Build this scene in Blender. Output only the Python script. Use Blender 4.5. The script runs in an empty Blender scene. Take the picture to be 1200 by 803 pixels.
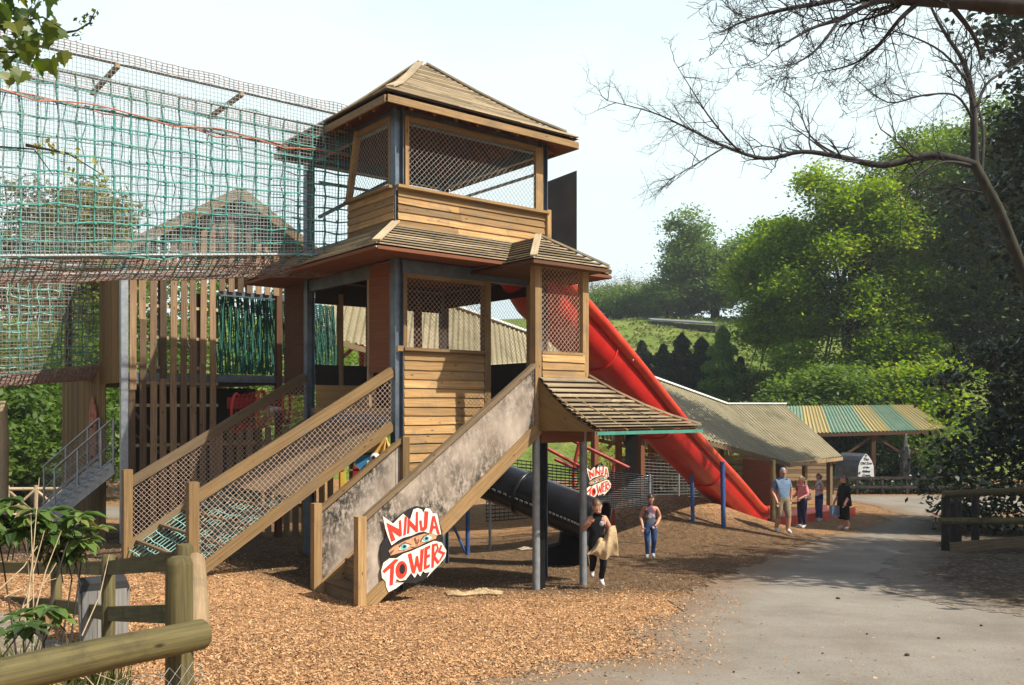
import bpy, math, random
import numpy as np
from mathutils import Vector, Matrix, noise as mnoise

R = random.Random(7)
NR = np.random.default_rng(11)
scene = bpy.context.scene
COL = scene.collection
F = 1040.0
HY = 478.0


def at(px, py, Y):
    """a point seen at a pixel of the photograph, Y metres ahead"""
    return Vector(((px - 600) * Y / F, Y, (HY - py) * Y / F))


# ------------------------------------------------------------------ terrain
_ys = [-40, -5, 0, 5, 10, 14.5, 19, 24, 28, 33, 40, 46, 52, 60, 75, 90, 110, 130, 200, 420]
_zs = [-1.4, -1.45, -1.6, -2.05, -2.5, -2.92, -3.25, -3.65, -3.95, -4.08, -4.1, -4.1, -3.2, -.6, 2.6, 5.9, 10.9, 12.6, 20, 30]


def sstep(a, b, x):
    t = min(1.0, max(0.0, (x - a) / (b - a)))
    return t * t * (3 - 2 * t)


def base_z(y):
    k = 1.2 if y < 46 else 3.0
    return (np.interp(y - k, _ys, _zs) + np.interp(y, _ys, _zs) * 2 + np.interp(y + k, _ys, _zs)) / 4


def gz(x, y):
    z = float(base_z(y))
    z += .45 * sstep(2.2, 4.6, -x) * sstep(9, 12.5, y) * (1 - sstep(30, 48, y))
    z += 1.25 * math.exp(-(((x - 4.6) / 3.0) ** 2 + ((y - 26.4) / 2.3) ** 2))
    if y < 40:
        z += .03 * mnoise.noise(Vector((x * .7, y * .7, 0))) + .004 * mnoise.noise(Vector((x * 3, y * 3, 5)))
    elif y > 55:
        z += .8 * mnoise.noise(Vector((x * .04, y * .04, 3))) * sstep(55, 80, y)
    return z


def G(px, py):
    lo, hi = 3.0, 60.0
    for _ in range(50):
        Y = (lo + hi) / 2
        x = (px - 600) * Y / F
        if (HY - py) / F * Y > gz(x, Y):
            lo = Y
        else:
            hi = Y
    x = (px - 600) * lo / F
    return Vector((x, lo, gz(x, lo)))


# ------------------------------------------------------------------ materials
def new_mat(name):
    m = bpy.data.materials.new(name)
    m.use_nodes = True
    nt = m.node_tree
    b = nt.nodes['Principled BSDF']
    return m, nt, b


def N(nt, typ, **kw):
    n = nt.nodes.new(typ)
    for k, v in kw.items():
        if k in n.inputs:
            n.inputs[k].default_value = v
        else:
            setattr(n, k, v)
    return n


def ramp(nt, fac, stops):
    n = nt.nodes.new('ShaderNodeValToRGB')
    e = n.color_ramp.elements
    while len(e) < len(stops):
        e.new(.5)
    for el, (p, c) in zip(e, stops):
        el.position = p
        el.color = (*c, 1)
    nt.links.new(fac, n.inputs[0])
    return n.outputs[0]


def mixc(nt, a, b, fac, mode='MIX'):
    n = nt.nodes.new('ShaderNodeMix')
    n.data_type = 'RGBA'
    n.blend_type = mode
    for sock, val in ((n.inputs[0], fac), (n.inputs[6], a), (n.inputs[7], b)):
        if hasattr(val, 'is_output'):
            nt.links.new(val, sock)
        elif isinstance(val, (int, float)):
            sock.default_value = val
        else:
            sock.default_value = (*val, 1)
    return n.outputs[2]


def coords(nt, kind, scale=(1, 1, 1)):
    t = nt.nodes.new('ShaderNodeTexCoord')
    mp = nt.nodes.new('ShaderNodeMapping')
    mp.inputs['Scale'].default_value = scale
    nt.links.new(t.outputs[kind], mp.inputs[0])
    return mp.outputs[0]


def noise_out(nt, vec, scale, detail=4, rough=.55):
    n = N(nt, 'ShaderNodeTexNoise', Scale=scale, Detail=detail, Roughness=rough)
    nt.links.new(vec, n.inputs['Vector'])
    return n.outputs['Fac']


def rnd_attr(nt):
    a = nt.nodes.new('ShaderNodeAttribute')
    a.attribute_name = 'rnd'
    return a.outputs['Fac']


def bump(nt, b, h, strength=.3, dist=.01):
    n = N(nt, 'ShaderNodeBump', Strength=strength, Distance=dist)
    nt.links.new(h, n.inputs['Height'])
    nt.links.new(n.outputs[0], b.inputs['Normal'])


def wood(name, dark, light, rough=.75, var=.45, blotch=None, grain=(1.3, 38, 1), blotch_amt=.5, knots=True):
    m, nt, b = new_mat(name)
    uv = coords(nt, 'UV', grain)
    n1 = noise_out(nt, uv, 1.0, 6, .65)
    c = ramp(nt, n1, [(.3, dark), (.68, light)])
    # per-board brightness
    r = rnd_attr(nt)
    mr = N(nt, 'ShaderNodeMapRange')
    nt.links.new(r, mr.inputs[0])
    mr.inputs[3].default_value = 1 - var
    mr.inputs[4].default_value = 1 + var * .5
    hs = N(nt, 'ShaderNodeHueSaturation')
    nt.links.new(c, hs.inputs['Color'])
    nt.links.new(mr.outputs[0], hs.inputs['Value'])
    c = hs.outputs[0]
    if knots:
        uv2 = coords(nt, 'UV', (3.0, 9, 1))
        v = N(nt, 'ShaderNodeTexVoronoi', Scale=1.0, Randomness=1.0)
        nt.links.new(uv2, v.inputs['Vector'])
        k = ramp(nt, v.outputs['Distance'], [(.05, (1, 1, 1)), (.13, (0, 0, 0))])
        c = mixc(nt, c, tuple(x * .35 for x in dark), k)
    if blotch:
        o = coords(nt, 'Object')
        n2 = noise_out(nt, o, 2.2, 8, .7)
        f = ramp(nt, n2, [(.5, (0, 0, 0)), (.66, (blotch_amt,) * 3)])
        c = mixc(nt, c, blotch, f)
    nt.links.new(c, b.inputs['Base Color'])
    b.inputs['Roughness'].default_value = rough
    b.inputs['Specular IOR Level'].default_value = .25
    bump(nt, b, n1, .35, .006)
    return m


def plain(name, c1, c2=None, scale=6, rough=.6, metal=0, coord='Object', stretch=(1, 1, 1), bmp=0, var=0, spec=.5, coat=0, lohi=(.35, .65), detail=5):
    m, nt, b = new_mat(name)
    c2 = c2 or tuple(x * .75 for x in c1)
    o = coords(nt, coord, stretch)
    n1 = noise_out(nt, o, scale, detail, .6)
    c = ramp(nt, n1, [(lohi[0], c2), (lohi[1], c1)])
    if var:
        mr = N(nt, 'ShaderNodeMapRange')
        nt.links.new(rnd_attr(nt), mr.inputs[0])
        mr.inputs[3].default_value = 1 - var
        mr.inputs[4].default_value = 1 + var * .6
        hs = N(nt, 'ShaderNodeHueSaturation')
        nt.links.new(c, hs.inputs['Color'])
        nt.links.new(mr.outputs[0], hs.inputs['Value'])
        c = hs.outputs[0]
    nt.links.new(c, b.inputs['Base Color'])
    b.inputs['Roughness'].default_value = rough
    b.inputs['Metallic'].default_value = metal
    b.inputs['Specular IOR Level'].default_value = spec
    b.inputs['Coat Weight'].default_value = coat
    if bmp:
        bump(nt, b, n1, bmp, .01)
    return m


def leafmat(name, stops, trans=.35, rough=.5, spec=.35):
    m, nt, b = new_mat(name)
    c = ramp(nt, rnd_attr(nt), stops)
    nt.links.new(c, b.inputs['Base Color'])
    b.inputs['Roughness'].default_value = rough
    b.inputs['Specular IOR Level'].default_value = spec
    tr = N(nt, 'ShaderNodeBsdfTranslucent')
    hs = N(nt, 'ShaderNodeHueSaturation', Hue=.485, Saturation=1.15, Value=1.35)
    nt.links.new(c, hs.inputs['Color'])
    nt.links.new(hs.outputs[0], tr.inputs['Color'])
    mx = N(nt, 'ShaderNodeMixShader')
    mx.inputs[0].default_value = trans
    nt.links.new(b.outputs[0], mx.inputs[1])
    nt.links.new(tr.outputs[0], mx.inputs[2])
    nt.links.new(mx.outputs[0], nt.nodes['Material Output'].inputs[0])
    return m


M = {}
M['timber'] = wood('treated_timber', (.20, .118, .046), (.41, .265, .12), blotch=(.15, .115, .075), blotch_amt=.55)
M['siding'] = wood('siding_timber', (.25, .138, .05), (.50, .31, .13), var=.55, blotch=(.19, .145, .095), blotch_amt=.65)
M['oldtimber'] = wood('weathered_timber', (.17, .115, .06), (.36, .255, .145), var=.5, blotch=(.12, .09, .06))
M['slat'] = wood('slat_timber', (.14, .085, .045), (.30, .20, .115), var=.65, blotch=(.14, .10, .07))
M['plank_olive'] = wood('stained_plank', (.14, .085, .028), (.27, .17, .06), var=.35)
M['darkwood'] = wood('dark_brown_wood', (.07, .032, .016), (.13, .06, .028), var=.3)
M['redwood'] = wood('red_brown_board', (.14, .05, .022), (.24, .09, .04), var=.2)
M['shingle'] = wood('roof_batten', (.25, .19, .115), (.50, .41, .265), var=.5, blotch=(.14, .115, .07), blotch_amt=.7, knots=False)
M['fencewood'] = wood('fence_log', (.065, .054, .02), (.185, .15, .06), var=.3, blotch=(.03, .03, .014), blotch_amt=.85)
M['bleached'] = wood('bleached_timber', (.34, .26, .155), (.55, .45, .29), var=.3, blotch=(.22, .19, .13), blotch_amt=.5)
M['tanply'] = wood('tan_plywood', (.36, .22, .09), (.47, .30, .13), var=.1, grain=(1, 12, 1), knots=False)
M['steel'] = plain('painted_steel', (.16, .20, .24), (.10, .125, .155), 4, .45, .6, bmp=.05)
M['galv'] = plain('galvanised_steel', (.42, .45, .48), (.30, .33, .36), 9, .45, .7)
M['galvdull'] = plain('dull_galvanised', (.30, .32, .33), (.20, .215, .22), 7, .55, .35)
M['wire'] = plain('rusty_chain_link', (.62, .48, .38), (.45, .29, .20), 30, .6, .3)
M['wiregrey'] = plain('grey_chain_link', (.42, .42, .38), (.30, .30, .28), 30, .55, .5)
M['rope'] = plain('turquoise_rope', (.11, .33, .275), (.04, .165, .14), 14, .9, bmp=.2)
M['ropedark'] = plain('dark_green_rope', (.025, .16, .12), (.012, .08, .06), 14, .9)
M['ropepale'] = plain('pale_turquoise_rope', (.38, .62, .54), (.20, .45, .38), 14, .9)
M['ropered'] = plain('faded_orange_rope', (.52, .20, .13), (.34, .12, .08), 14, .9)
M['finenet'] = plain('fine_brown_netting', (.36, .25, .20), (.20, .13, .11), 9, .9)
M['finegrey'] = plain('fine_grey_netting', (.40, .42, .41), (.22, .26, .26), 9, .9)
M['redrope'] = plain('red_rope', (.62, .075, .045), (.42, .04, .028), 12, .85)
M['red'] = plain('red_plastic', (.55, .020, .014), (.42, .014, .011), 1.6, .42, spec=.4, coat=.08)  # deepened red: shade on the chute side put into the colour
M['redlip'] = plain('sunlit_red_plastic', (.74, .075, .035), (.60, .04, .025), 2.2, .35, coat=.2)  # brighter red: sunlight on the rolled lip put into the colour
M['redpaint'] = plain('red_paint', (.38, .03, .025), None, 6, .5)
M['blackplastic'] = plain('black_plastic', (.012, .013, .017), (.007, .008, .010), 3, .34, spec=.5, coat=.12)
M['blackboard'] = plain('black_stained_board', (.011, .010, .009), (.006, .006, .006), 3, .85, bmp=.2, spec=.12)
M['dark'] = plain('shade_toned_board', (.028, .022, .018), None, 4, .85)  # near-black: interior shade put into the board colour
M['blue'] = plain('blue_paint', (.035, .10, .30), (.03, .07, .2), 6, .45)
M['teal'] = plain('teal_paint', (.06, .27, .20), (.05, .20, .15), 6, .5)
M['white'] = plain('white_paint', (.78, .80, .78), (.64, .66, .64), 4, .5)
M['yellow'] = plain('yellow_paint', (.80, .60, .08), (.7, .48, .05), 4, .5)
M['paleyellow'] = plain('orange_canvas', (.80, .48, .13), (.72, .40, .1), 4, .6)
M['bluepanel'] = plain('bright_blue_panel', (.05, .28, .50), None, 4, .5)
M['grey'] = plain('grey_stone', (.15, .17, .19), (.09, .105, .12), 3, .85, bmp=.3)
M['stone'] = plain('stone', (.14, .135, .12), (.07, .068, .06), 5, .9, bmp=.4)
M['burlap'] = plain('burlap', (.50, .37, .21), (.33, .235, .12), 40, .95, bmp=.4)
M['burlapdull'] = plain('burlap_dull', (.40, .33, .23), (.25, .2, .13), 40, .95, bmp=.4)
M['ink'] = plain('black_sign_paint', (.012, .012, .013), None, 5, .5)
M['signwhite'] = plain('cream_sign_paint', (.80, .77, .66), (.74, .70, .56), 8, .5)
M['signred'] = plain('red_sign_paint', (.68, .045, .025), (.60, .03, .02), 8, .5)
M['signskin'] = plain('skin_tone_sign_paint', (.62, .35, .20), (.42, .20, .10), 26, .5)
M['signshade'] = plain('brown_sign_paint', (.22, .09, .045), None, 8, .5)
M['signeye'] = plain('blue_green_sign_paint', (.12, .42, .46), (.2, .52, .55), 30, .5)
M['binwood'] = wood('grey_bin_slat', (.16, .15, .13), (.33, .32, .30), var=.3, knots=False)
M['binlid'] = plain('black_bin_lid', (.03, .03, .03), None, 4, .5)
M['bark'] = plain('mossy_bark', (.055, .05, .02), (.02, .017, .012), 7, .95, stretch=(1, 1, .3), bmp=.6)
M['barkdark'] = plain('dark_bark', (.05, .04, .03), (.02, .016, .014), 7, .95, stretch=(1, 1, .3), bmp=.5)
M['twig'] = plain('dark_twig', (.035, .03, .03), (.02, .018, .02), 6, .9)
M['stalk'] = plain('dry_stalk', (.50, .38, .23), (.34, .24, .14), 20, .9)
M['corrugated_beige'] = None


def ply_mat():
    m, nt, b = new_mat('mouldy_grey_plywood')
    o = coords(nt, 'Object', (1, 1, .6))
    n1 = noise_out(nt, o, 3.5, 8, .62)
    c = ramp(nt, n1, [(.3, (.30, .235, .18)), (.7, (.48, .41, .33))])
    n2 = noise_out(nt, o, 1.15, 3, .5)
    n3 = noise_out(nt, coords(nt, 'Object', (5, 5, 3)), 3.0, 6, .75)
    ma = N(nt, 'ShaderNodeMath', operation='MULTIPLY')
    nt.links.new(ramp(nt, n2, [(.36, (.12, .12, .12)), (.56, (1, 1, 1))]), ma.inputs[0])
    nt.links.new(ramp(nt, n3, [(.36, (0, 0, 0)), (.56, (1, 1, 1))]), ma.inputs[1])
    c = mixc(nt, c, (.035, .032, .026), ma.outputs[0])
    n4 = noise_out(nt, o, .9, 2, .5)
    c = mixc(nt, c, (.17, .135, .06), ramp(nt, n4, [(.55, (0, 0, 0)), (.75, (.6, .6, .6))]))
    nt.links.new(c, b.inputs['Base Color'])
    b.inputs['Roughness'].default_value = .8
    b.inputs['Specular IOR Level'].default_value = .2
    return m


M['ply'] = ply_mat()


def corr_mat(name, stops, stain, amt=.6, rndramp=False):
    """sheet roofing: colour from face attribute (if any) with lichen stains"""
    m, nt, b = new_mat(name)
    o = coords(nt, 'Object')
    if rndramp:
        c = ramp(nt, rnd_attr(nt), stops)
        n0 = noise_out(nt, o, 1.5, 5, .6)
        c = mixc(nt, c, (.36, .36, .25), ramp(nt, n0, [(.35, (.1, .1, .1)), (.75, (.75, .75, .75))]))
    else:
        n0 = noise_out(nt, o, 1.2, 5, .6)
        c = ramp(nt, n0, stops)
    n1 = noise_out(nt, coords(nt, 'UV', (1.0, .35, 1)), .8, 7, .7)
    c = mixc(nt, c, stain, ramp(nt, n1, [(.52, (0, 0, 0)), (.66, (amt,) * 3)]))
    wv = N(nt, 'ShaderNodeTexWave', Scale=1.0, Distortion=.6)
    nt.links.new(coords(nt, 'UV', (1.43, .02, 1)), wv.inputs['Vector'])
    c = mixc(nt, c, tuple(x * .55 for x in stain), ramp(nt, wv.outputs['Fac'], [(.0, (.55, .55, .55)), (.12, (0, 0, 0))]))
    nt.links.new(c, b.inputs['Base Color'])
    b.inputs['Roughness'].default_value = .7
    b.inputs['Specular IOR Level'].default_value = .25
    tr = N(nt, 'ShaderNodeBsdfTranslucent')
    nt.links.new(c, tr.inputs['Color'])
    mx = N(nt, 'ShaderNodeMixShader')
    mx.inputs[0].default_value = .22
    nt.links.new(b.outputs[0], mx.inputs[1])
    nt.links.new(tr.outputs[0], mx.inputs[2])
    nt.links.new(mx.outputs[0], nt.nodes['Material Output'].inputs[0])
    return m


M['corrugated_beige'] = corr_mat('mossy_corrugated_sheet', [(.3, (.34, .29, .175)), (.7, (.45, .395, .25))], (.16, .16, .085), .7)
M['corrugated_striped'] = corr_mat('striped_corrugated_sheet', [(.0, (.13, .31, .23)), (.4, (.19, .34, .25)), (.6, (.43, .32, .09)), (1, (.50, .38, .13))], (.24, .23, .12), .3, True)


def chip_mat():
    m, nt, b = new_mat('wood_chip_ground')
    o = coords(nt, 'Object')
    wob = N(nt, 'ShaderNodeTexNoise', Scale=22.0, Detail=2)
    nt.links.new(o, wob.inputs['Vector'])
    vadd = mixc(nt, o, wob.outputs['Color'], .06)
    v = N(nt, 'ShaderNodeTexVoronoi', Scale=52.0)
    nt.links.new(vadd, v.inputs['Vector'])
    sep = nt.nodes.new('ShaderNodeSeparateColor')
    nt.links.new(v.outputs['Color'], sep.inputs[0])
    c = ramp(nt, sep.outputs[0], [(.0, (.13, .06, .026)), (.2, (.38, .20, .085)), (.6, (.50, .28, .13)), (.88, (.57, .345, .17)), (1, (.66, .46, .27))])
    v2 = N(nt, 'ShaderNodeTexVoronoi', Scale=11.0)
    nt.links.new(vadd, v2.inputs['Vector'])
    sep2 = nt.nodes.new('ShaderNodeSeparateColor')
    nt.links.new(v2.outputs['Color'], sep2.inputs[0])
    c = mixc(nt, c, ramp(nt, sep2.outputs[1], [(.0, (.55, .55, .55)), (1, (1.15, 1.12, 1.1))]), .8, 'MULTIPLY')
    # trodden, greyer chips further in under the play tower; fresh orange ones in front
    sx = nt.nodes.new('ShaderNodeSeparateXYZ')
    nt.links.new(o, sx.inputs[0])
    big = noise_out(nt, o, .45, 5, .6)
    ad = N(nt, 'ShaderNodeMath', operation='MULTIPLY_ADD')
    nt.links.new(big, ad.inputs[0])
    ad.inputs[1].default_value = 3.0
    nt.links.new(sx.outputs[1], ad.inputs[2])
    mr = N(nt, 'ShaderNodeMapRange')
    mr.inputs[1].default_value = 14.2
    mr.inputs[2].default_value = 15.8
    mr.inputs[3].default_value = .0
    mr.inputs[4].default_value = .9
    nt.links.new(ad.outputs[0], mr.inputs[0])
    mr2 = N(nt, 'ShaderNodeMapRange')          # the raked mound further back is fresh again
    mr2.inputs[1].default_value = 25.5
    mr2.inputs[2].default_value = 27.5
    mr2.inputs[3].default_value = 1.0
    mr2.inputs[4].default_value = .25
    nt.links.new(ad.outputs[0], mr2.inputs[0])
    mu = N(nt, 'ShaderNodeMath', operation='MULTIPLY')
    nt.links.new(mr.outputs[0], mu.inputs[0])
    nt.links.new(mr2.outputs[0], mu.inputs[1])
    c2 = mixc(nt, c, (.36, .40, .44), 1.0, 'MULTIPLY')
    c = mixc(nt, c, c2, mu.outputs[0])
    c = mixc(nt, c, (.5, .45, .4), ramp(nt, noise_out(nt, o, 1.3, 5, .6), [(.55, (0, 0, 0)), (.75, (.6, .6, .6))]), 'MULTIPLY')
    nt.links.new(c, b.inputs['Base Color'])
    b.inputs['Roughness'].default_value = .9
    b.inputs['Specular IOR Level'].default_value = .15
    hh = N(nt, 'ShaderNodeMath', operation='ADD')
    nt.links.new(v.outputs['Distance'], hh.inputs[0])
    nt.links.new(sep.outputs[1], hh.inputs[1])
    bump(nt, b, hh.outputs[0], .8, .02)
    return m


def edge_mix(nt, c, edgecol, o, amt):
    """dirt carried over the edge of a sheet: strong at its border, breaking up inwards"""
    a = nt.nodes.new('ShaderNodeAttribute')
    a.attribute_name = 'edge'
    nn = noise_out(nt, o, 3.0, 8, .75)
    ad = N(nt, 'ShaderNodeMath', operation='MULTIPLY_ADD')
    nt.links.new(nn, ad.inputs[0])
    ad.inputs[1].default_value = 1.5
    ad.inputs[2].default_value = -.75
    a2 = N(nt, 'ShaderNodeMath', operation='SUBTRACT')
    nt.links.new(a.outputs['Fac'], a2.inputs[0])
    nt.links.new(ad.outputs[0], a2.inputs[1])
    f = ramp(nt, a2.outputs[0], [(.1, (amt,) * 3), (.75, (0, 0, 0))])
    return mixc(nt, c, edgecol, f)


def path_mat():
    m, nt, b = new_mat('worn_asphalt')
    o = coords(nt, 'Object')
    n1 = noise_out(nt, o, .6, 7, .65)
    c = ramp(nt, n1, [(.3, (.175, .155, .125)), (.5, (.235, .212, .175)), (.7, (.29, .265, .222))])
    n2 = noise_out(nt, o, 60, 3, .7)
    c = mixc(nt, c, ramp(nt, n2, [(.25, (.6, .6, .6)), (.75, (1.32, 1.3, 1.26))]), 1.0, 'MULTIPLY')
    v = N(nt, 'ShaderNodeTexVoronoi', Scale=14.0)
    nt.links.new(o, v.inputs['Vector'])
    c = mixc(nt, c, (.07, .055, .04), ramp(nt, v.outputs['Distance'], [(.03, (.8, .8, .8)), (.09, (0, 0, 0))]))
    n3 = noise_out(nt, coords(nt, 'Object', (1, .35, 1)), 1.4, 6, .7)
    c = mixc(nt, c, (.17, .125, .08), ramp(nt, n3, [(.55, (0, 0, 0)), (.75, (.5, .5, .5))]))
    c = edge_mix(nt, c, (.20, .135, .082), o, .9)
    nt.links.new(c, b.inputs['Base Color'])
    b.inputs['Roughness'].default_value = .85
    b.inputs['Specular IOR Level'].default_value = .25
    bump(nt, b, n2, .4, .006)
    return m


def soil_mat(name, a, bb, flecks):
    m, nt, b = new_mat(name)
    o = coords(nt, 'Object')
    n1 = noise_out(nt, o, 2.0, 8, .7)
    c = ramp(nt, n1, [(.3, a), (.7, bb)])
    v = N(nt, 'ShaderNodeTexVoronoi', Scale=16.0)
    nt.links.new(o, v.inputs['Vector'])
    sep = nt.nodes.new('ShaderNodeSeparateColor')
    nt.links.new(v.outputs['Color'], sep.inputs[0])
    c = edge_mix(nt, c, (.215, .19, .155), o, 1.0)
    c = mixc(nt, c, flecks, ramp(nt, sep.outputs[0], [(.72, (0, 0, 0)), (.95, (.8, .8, .8))]))
    nt.links.new(c, b.inputs['Base Color'])
    b.inputs['Roughness'].default_value = .95
    b.inputs['Specular IOR Level'].default_value = .1
    bump(nt, b, v.outputs['Distance'], .7, .03)
    return m


def grass_mat():
    m, nt, b = new_mat('rough_pasture')
    o = coords(nt, 'Object')
    n1 = noise_out(nt, o, .12, 8, .65)
    c = ramp(nt, n1, [(.3, (.10, .15, .03)), (.5, (.16, .215, .05)), (.7, (.25, .25, .095))])
    n2 = noise_out(nt, o, 1.3, 6, .75)
    c = mixc(nt, c, ramp(nt, n2, [(.3, (.45, .5, .45)), (.7, (1.4, 1.35, 1.2))]), 1.0, 'MULTIPLY')
    nt.links.new(c, b.inputs['Base Color'])
    b.inputs['Roughness'].default_value = 1
    b.inputs['Specular IOR Level'].default_value = .05
    bump(nt, b, n2, 1.0, .3)
    return m


M['chips'] = chip_mat()
M['asphalt'] = path_mat()
M['soil'] = soil_mat('leaf_litter_soil', (.045, .035, .024), (.11, .085, .055), (.26, .19, .12))
M['litter'] = soil_mat('dry_litter', (.10, .075, .04), (.24, .18, .10), (.36, .29, .17))
M['grass'] = grass_mat()
m, nt, b = new_mat('loose_chip')
c = ramp(nt, rnd_attr(nt), [(0, (.05, .026, .014)), (.15, (.16, .085, .045)), (.3, (.38, .195, .085)), (.6, (.50, .28, .13)), (.88, (.55, .33, .16)), (1, (.62, .42, .24))])
nt.links.new(c, b.inputs['Base Color'])
b.inputs['Roughness'].default_value = .85
b.inputs['Specular IOR Level'].default_value = .2
M['chip'] = m
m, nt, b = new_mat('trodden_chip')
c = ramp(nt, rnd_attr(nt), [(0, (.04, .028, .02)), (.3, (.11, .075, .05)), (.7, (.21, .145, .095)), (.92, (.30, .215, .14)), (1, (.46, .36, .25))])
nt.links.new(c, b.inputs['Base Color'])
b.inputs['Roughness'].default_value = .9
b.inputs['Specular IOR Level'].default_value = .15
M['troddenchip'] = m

M['leaf_beech'] = leafmat('beech_leaf', [(0, (.06, .125, .018)), (.35, (.145, .255, .03)), (.75, (.26, .36, .052)), (1, (.40, .385, .08))], .57)
M['leaf_deep'] = leafmat('deep_green_leaf', [(0, (.06, .115, .024)), (.6, (.13, .22, .045)), (1, (.22, .31, .065))], .52)
M['leaf_dark'] = leafmat('evergreen_leaf', [(0, (.010, .022, .007)), (.6, (.022, .045, .012)), (.93, (.045, .075, .02)), (1, (.12, .10, .06))], .15, .4, .5)
M['leaf_conifer'] = leafmat('conifer_needle', [(0, (.010, .028, .012)), (.6, (.022, .05, .02)), (1, (.05, .08, .03))], .1, .7, .1)
M['leaf_larch'] = leafmat('larch_needle', [(0, (.08, .16, .03)), (.6, (.14, .26, .05)), (1, (.21, .33, .08))], .3, .7, .1)
M['leaf_yellow'] = leafmat('yellow_green_leaf', [(0, (.13, .13, .02)), (.6, (.26, .25, .045)), (1, (.36, .34, .07))], .4)
M['leaf_olive'] = leafmat('budding_olive_leaf', [(0, (.06, .075, .022)), (.6, (.12, .14, .04)), (1, (.22, .19, .08))], .4)
M['leaf_hazel'] = leafmat('twiggy_leaf', [(0, (.18, .16, .13)), (.6, (.28, .26, .22)), (1, (.38, .36, .31))], .2)
M['twiggrey'] = plain('grey_bark', (.26, .235, .20), (.17, .15, .13), 6, .9)
M['terracotta'] = plain('faded_red_carving', (.48, .15, .08), (.30, .08, .04), 8, .7)
M['leaf_maple'] = leafmat('sycamore_leaf', [(0, (.035, .075, .010)), (.6, (.08, .13, .015)), (1, (.15, .17, .025))], .5, .4, .4)
M['leaf_rhodo'] = leafmat('rhododendron_leaf', [(0, (.03, .06, .014)), (.5, (.075, .14, .03)), (.85, (.15, .22, .05)), (1, (.22, .15, .06))], .3, .45, .4)
M['blade'] = leafmat('grass_blade', [(0, (.05, .09, .015)), (.5, (.12, .15, .03)), (1, (.33, .27, .13))], .3, .8, .1)
M['skin'] = plain('skin', (.55, .30, .20), (.48, .24, .155), 9, .5, spec=.3)
M['hair_dark'] = plain('dark_hair', (.04, .022, .013), None, 30, .5)
M['hair_brown'] = plain('brown_hair', (.17, .095, .045), None, 30, .5)
M['hair_blond'] = plain('blond_hair', (.50, .36, .18), None, 30, .5)
M['hair_grey'] = plain('grey_hair', (.33, .31, .29), None, 30, .5)
M['hair_red'] = plain('auburn_hair', (.16, .045, .022), None, 30, .5)
for k, c in dict(cl_black=(.014, .014, .016), cl_white=(.75, .75, .74), cl_blue=(.17, .25, .36), cl_pink=(.68, .26, .27), cl_jeans=(.045, .10, .24),
                 cl_navy=(.018, .026, .075), cl_khaki=(.30, .235, .145), cl_grey=(.13, .125, .14), cl_stripe=(.42, .40, .43), cl_plum=(.24, .10, .16),
                 cl_cream=(.55, .47, .34), cl_red=(.6, .04, .03), cl_shoe=(.62, .60, .57), cl_royal=(.02, .06, .3)).items():
    M[k] = plain(k.replace('cl_', 'cloth_'), c, tuple(x * .7 for x in c), 12, .85, spec=.15)
M['eyewhite'] = plain('eye_white', (.8, .8, .8), None, 5, .3)
M['lip'] = plain('lip', (.5, .14, .12), None, 5, .5)


# ------------------------------------------------------------------ mesh builder
def root_off(p):
    o = Vector((0, 0, 0))
    while p:
        o += p.location
        p = p.parent
    return o


def tag(o, label=None, cat=None, group=None, kind=None):
    for k, v in (('label', label), ('category', cat), ('group', group), ('kind', kind)):
        if v:
            o[k] = v
    return o


def thing(name, loc, label, cat, group=None):
    o = bpy.data.objects.new(name, None)
    COL.objects.link(o)
    o.location = loc
    o.empty_display_size = .2
    return tag(o, label, cat, group)


def fresh_parent_update():
    bpy.context.view_layer.update()


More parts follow.
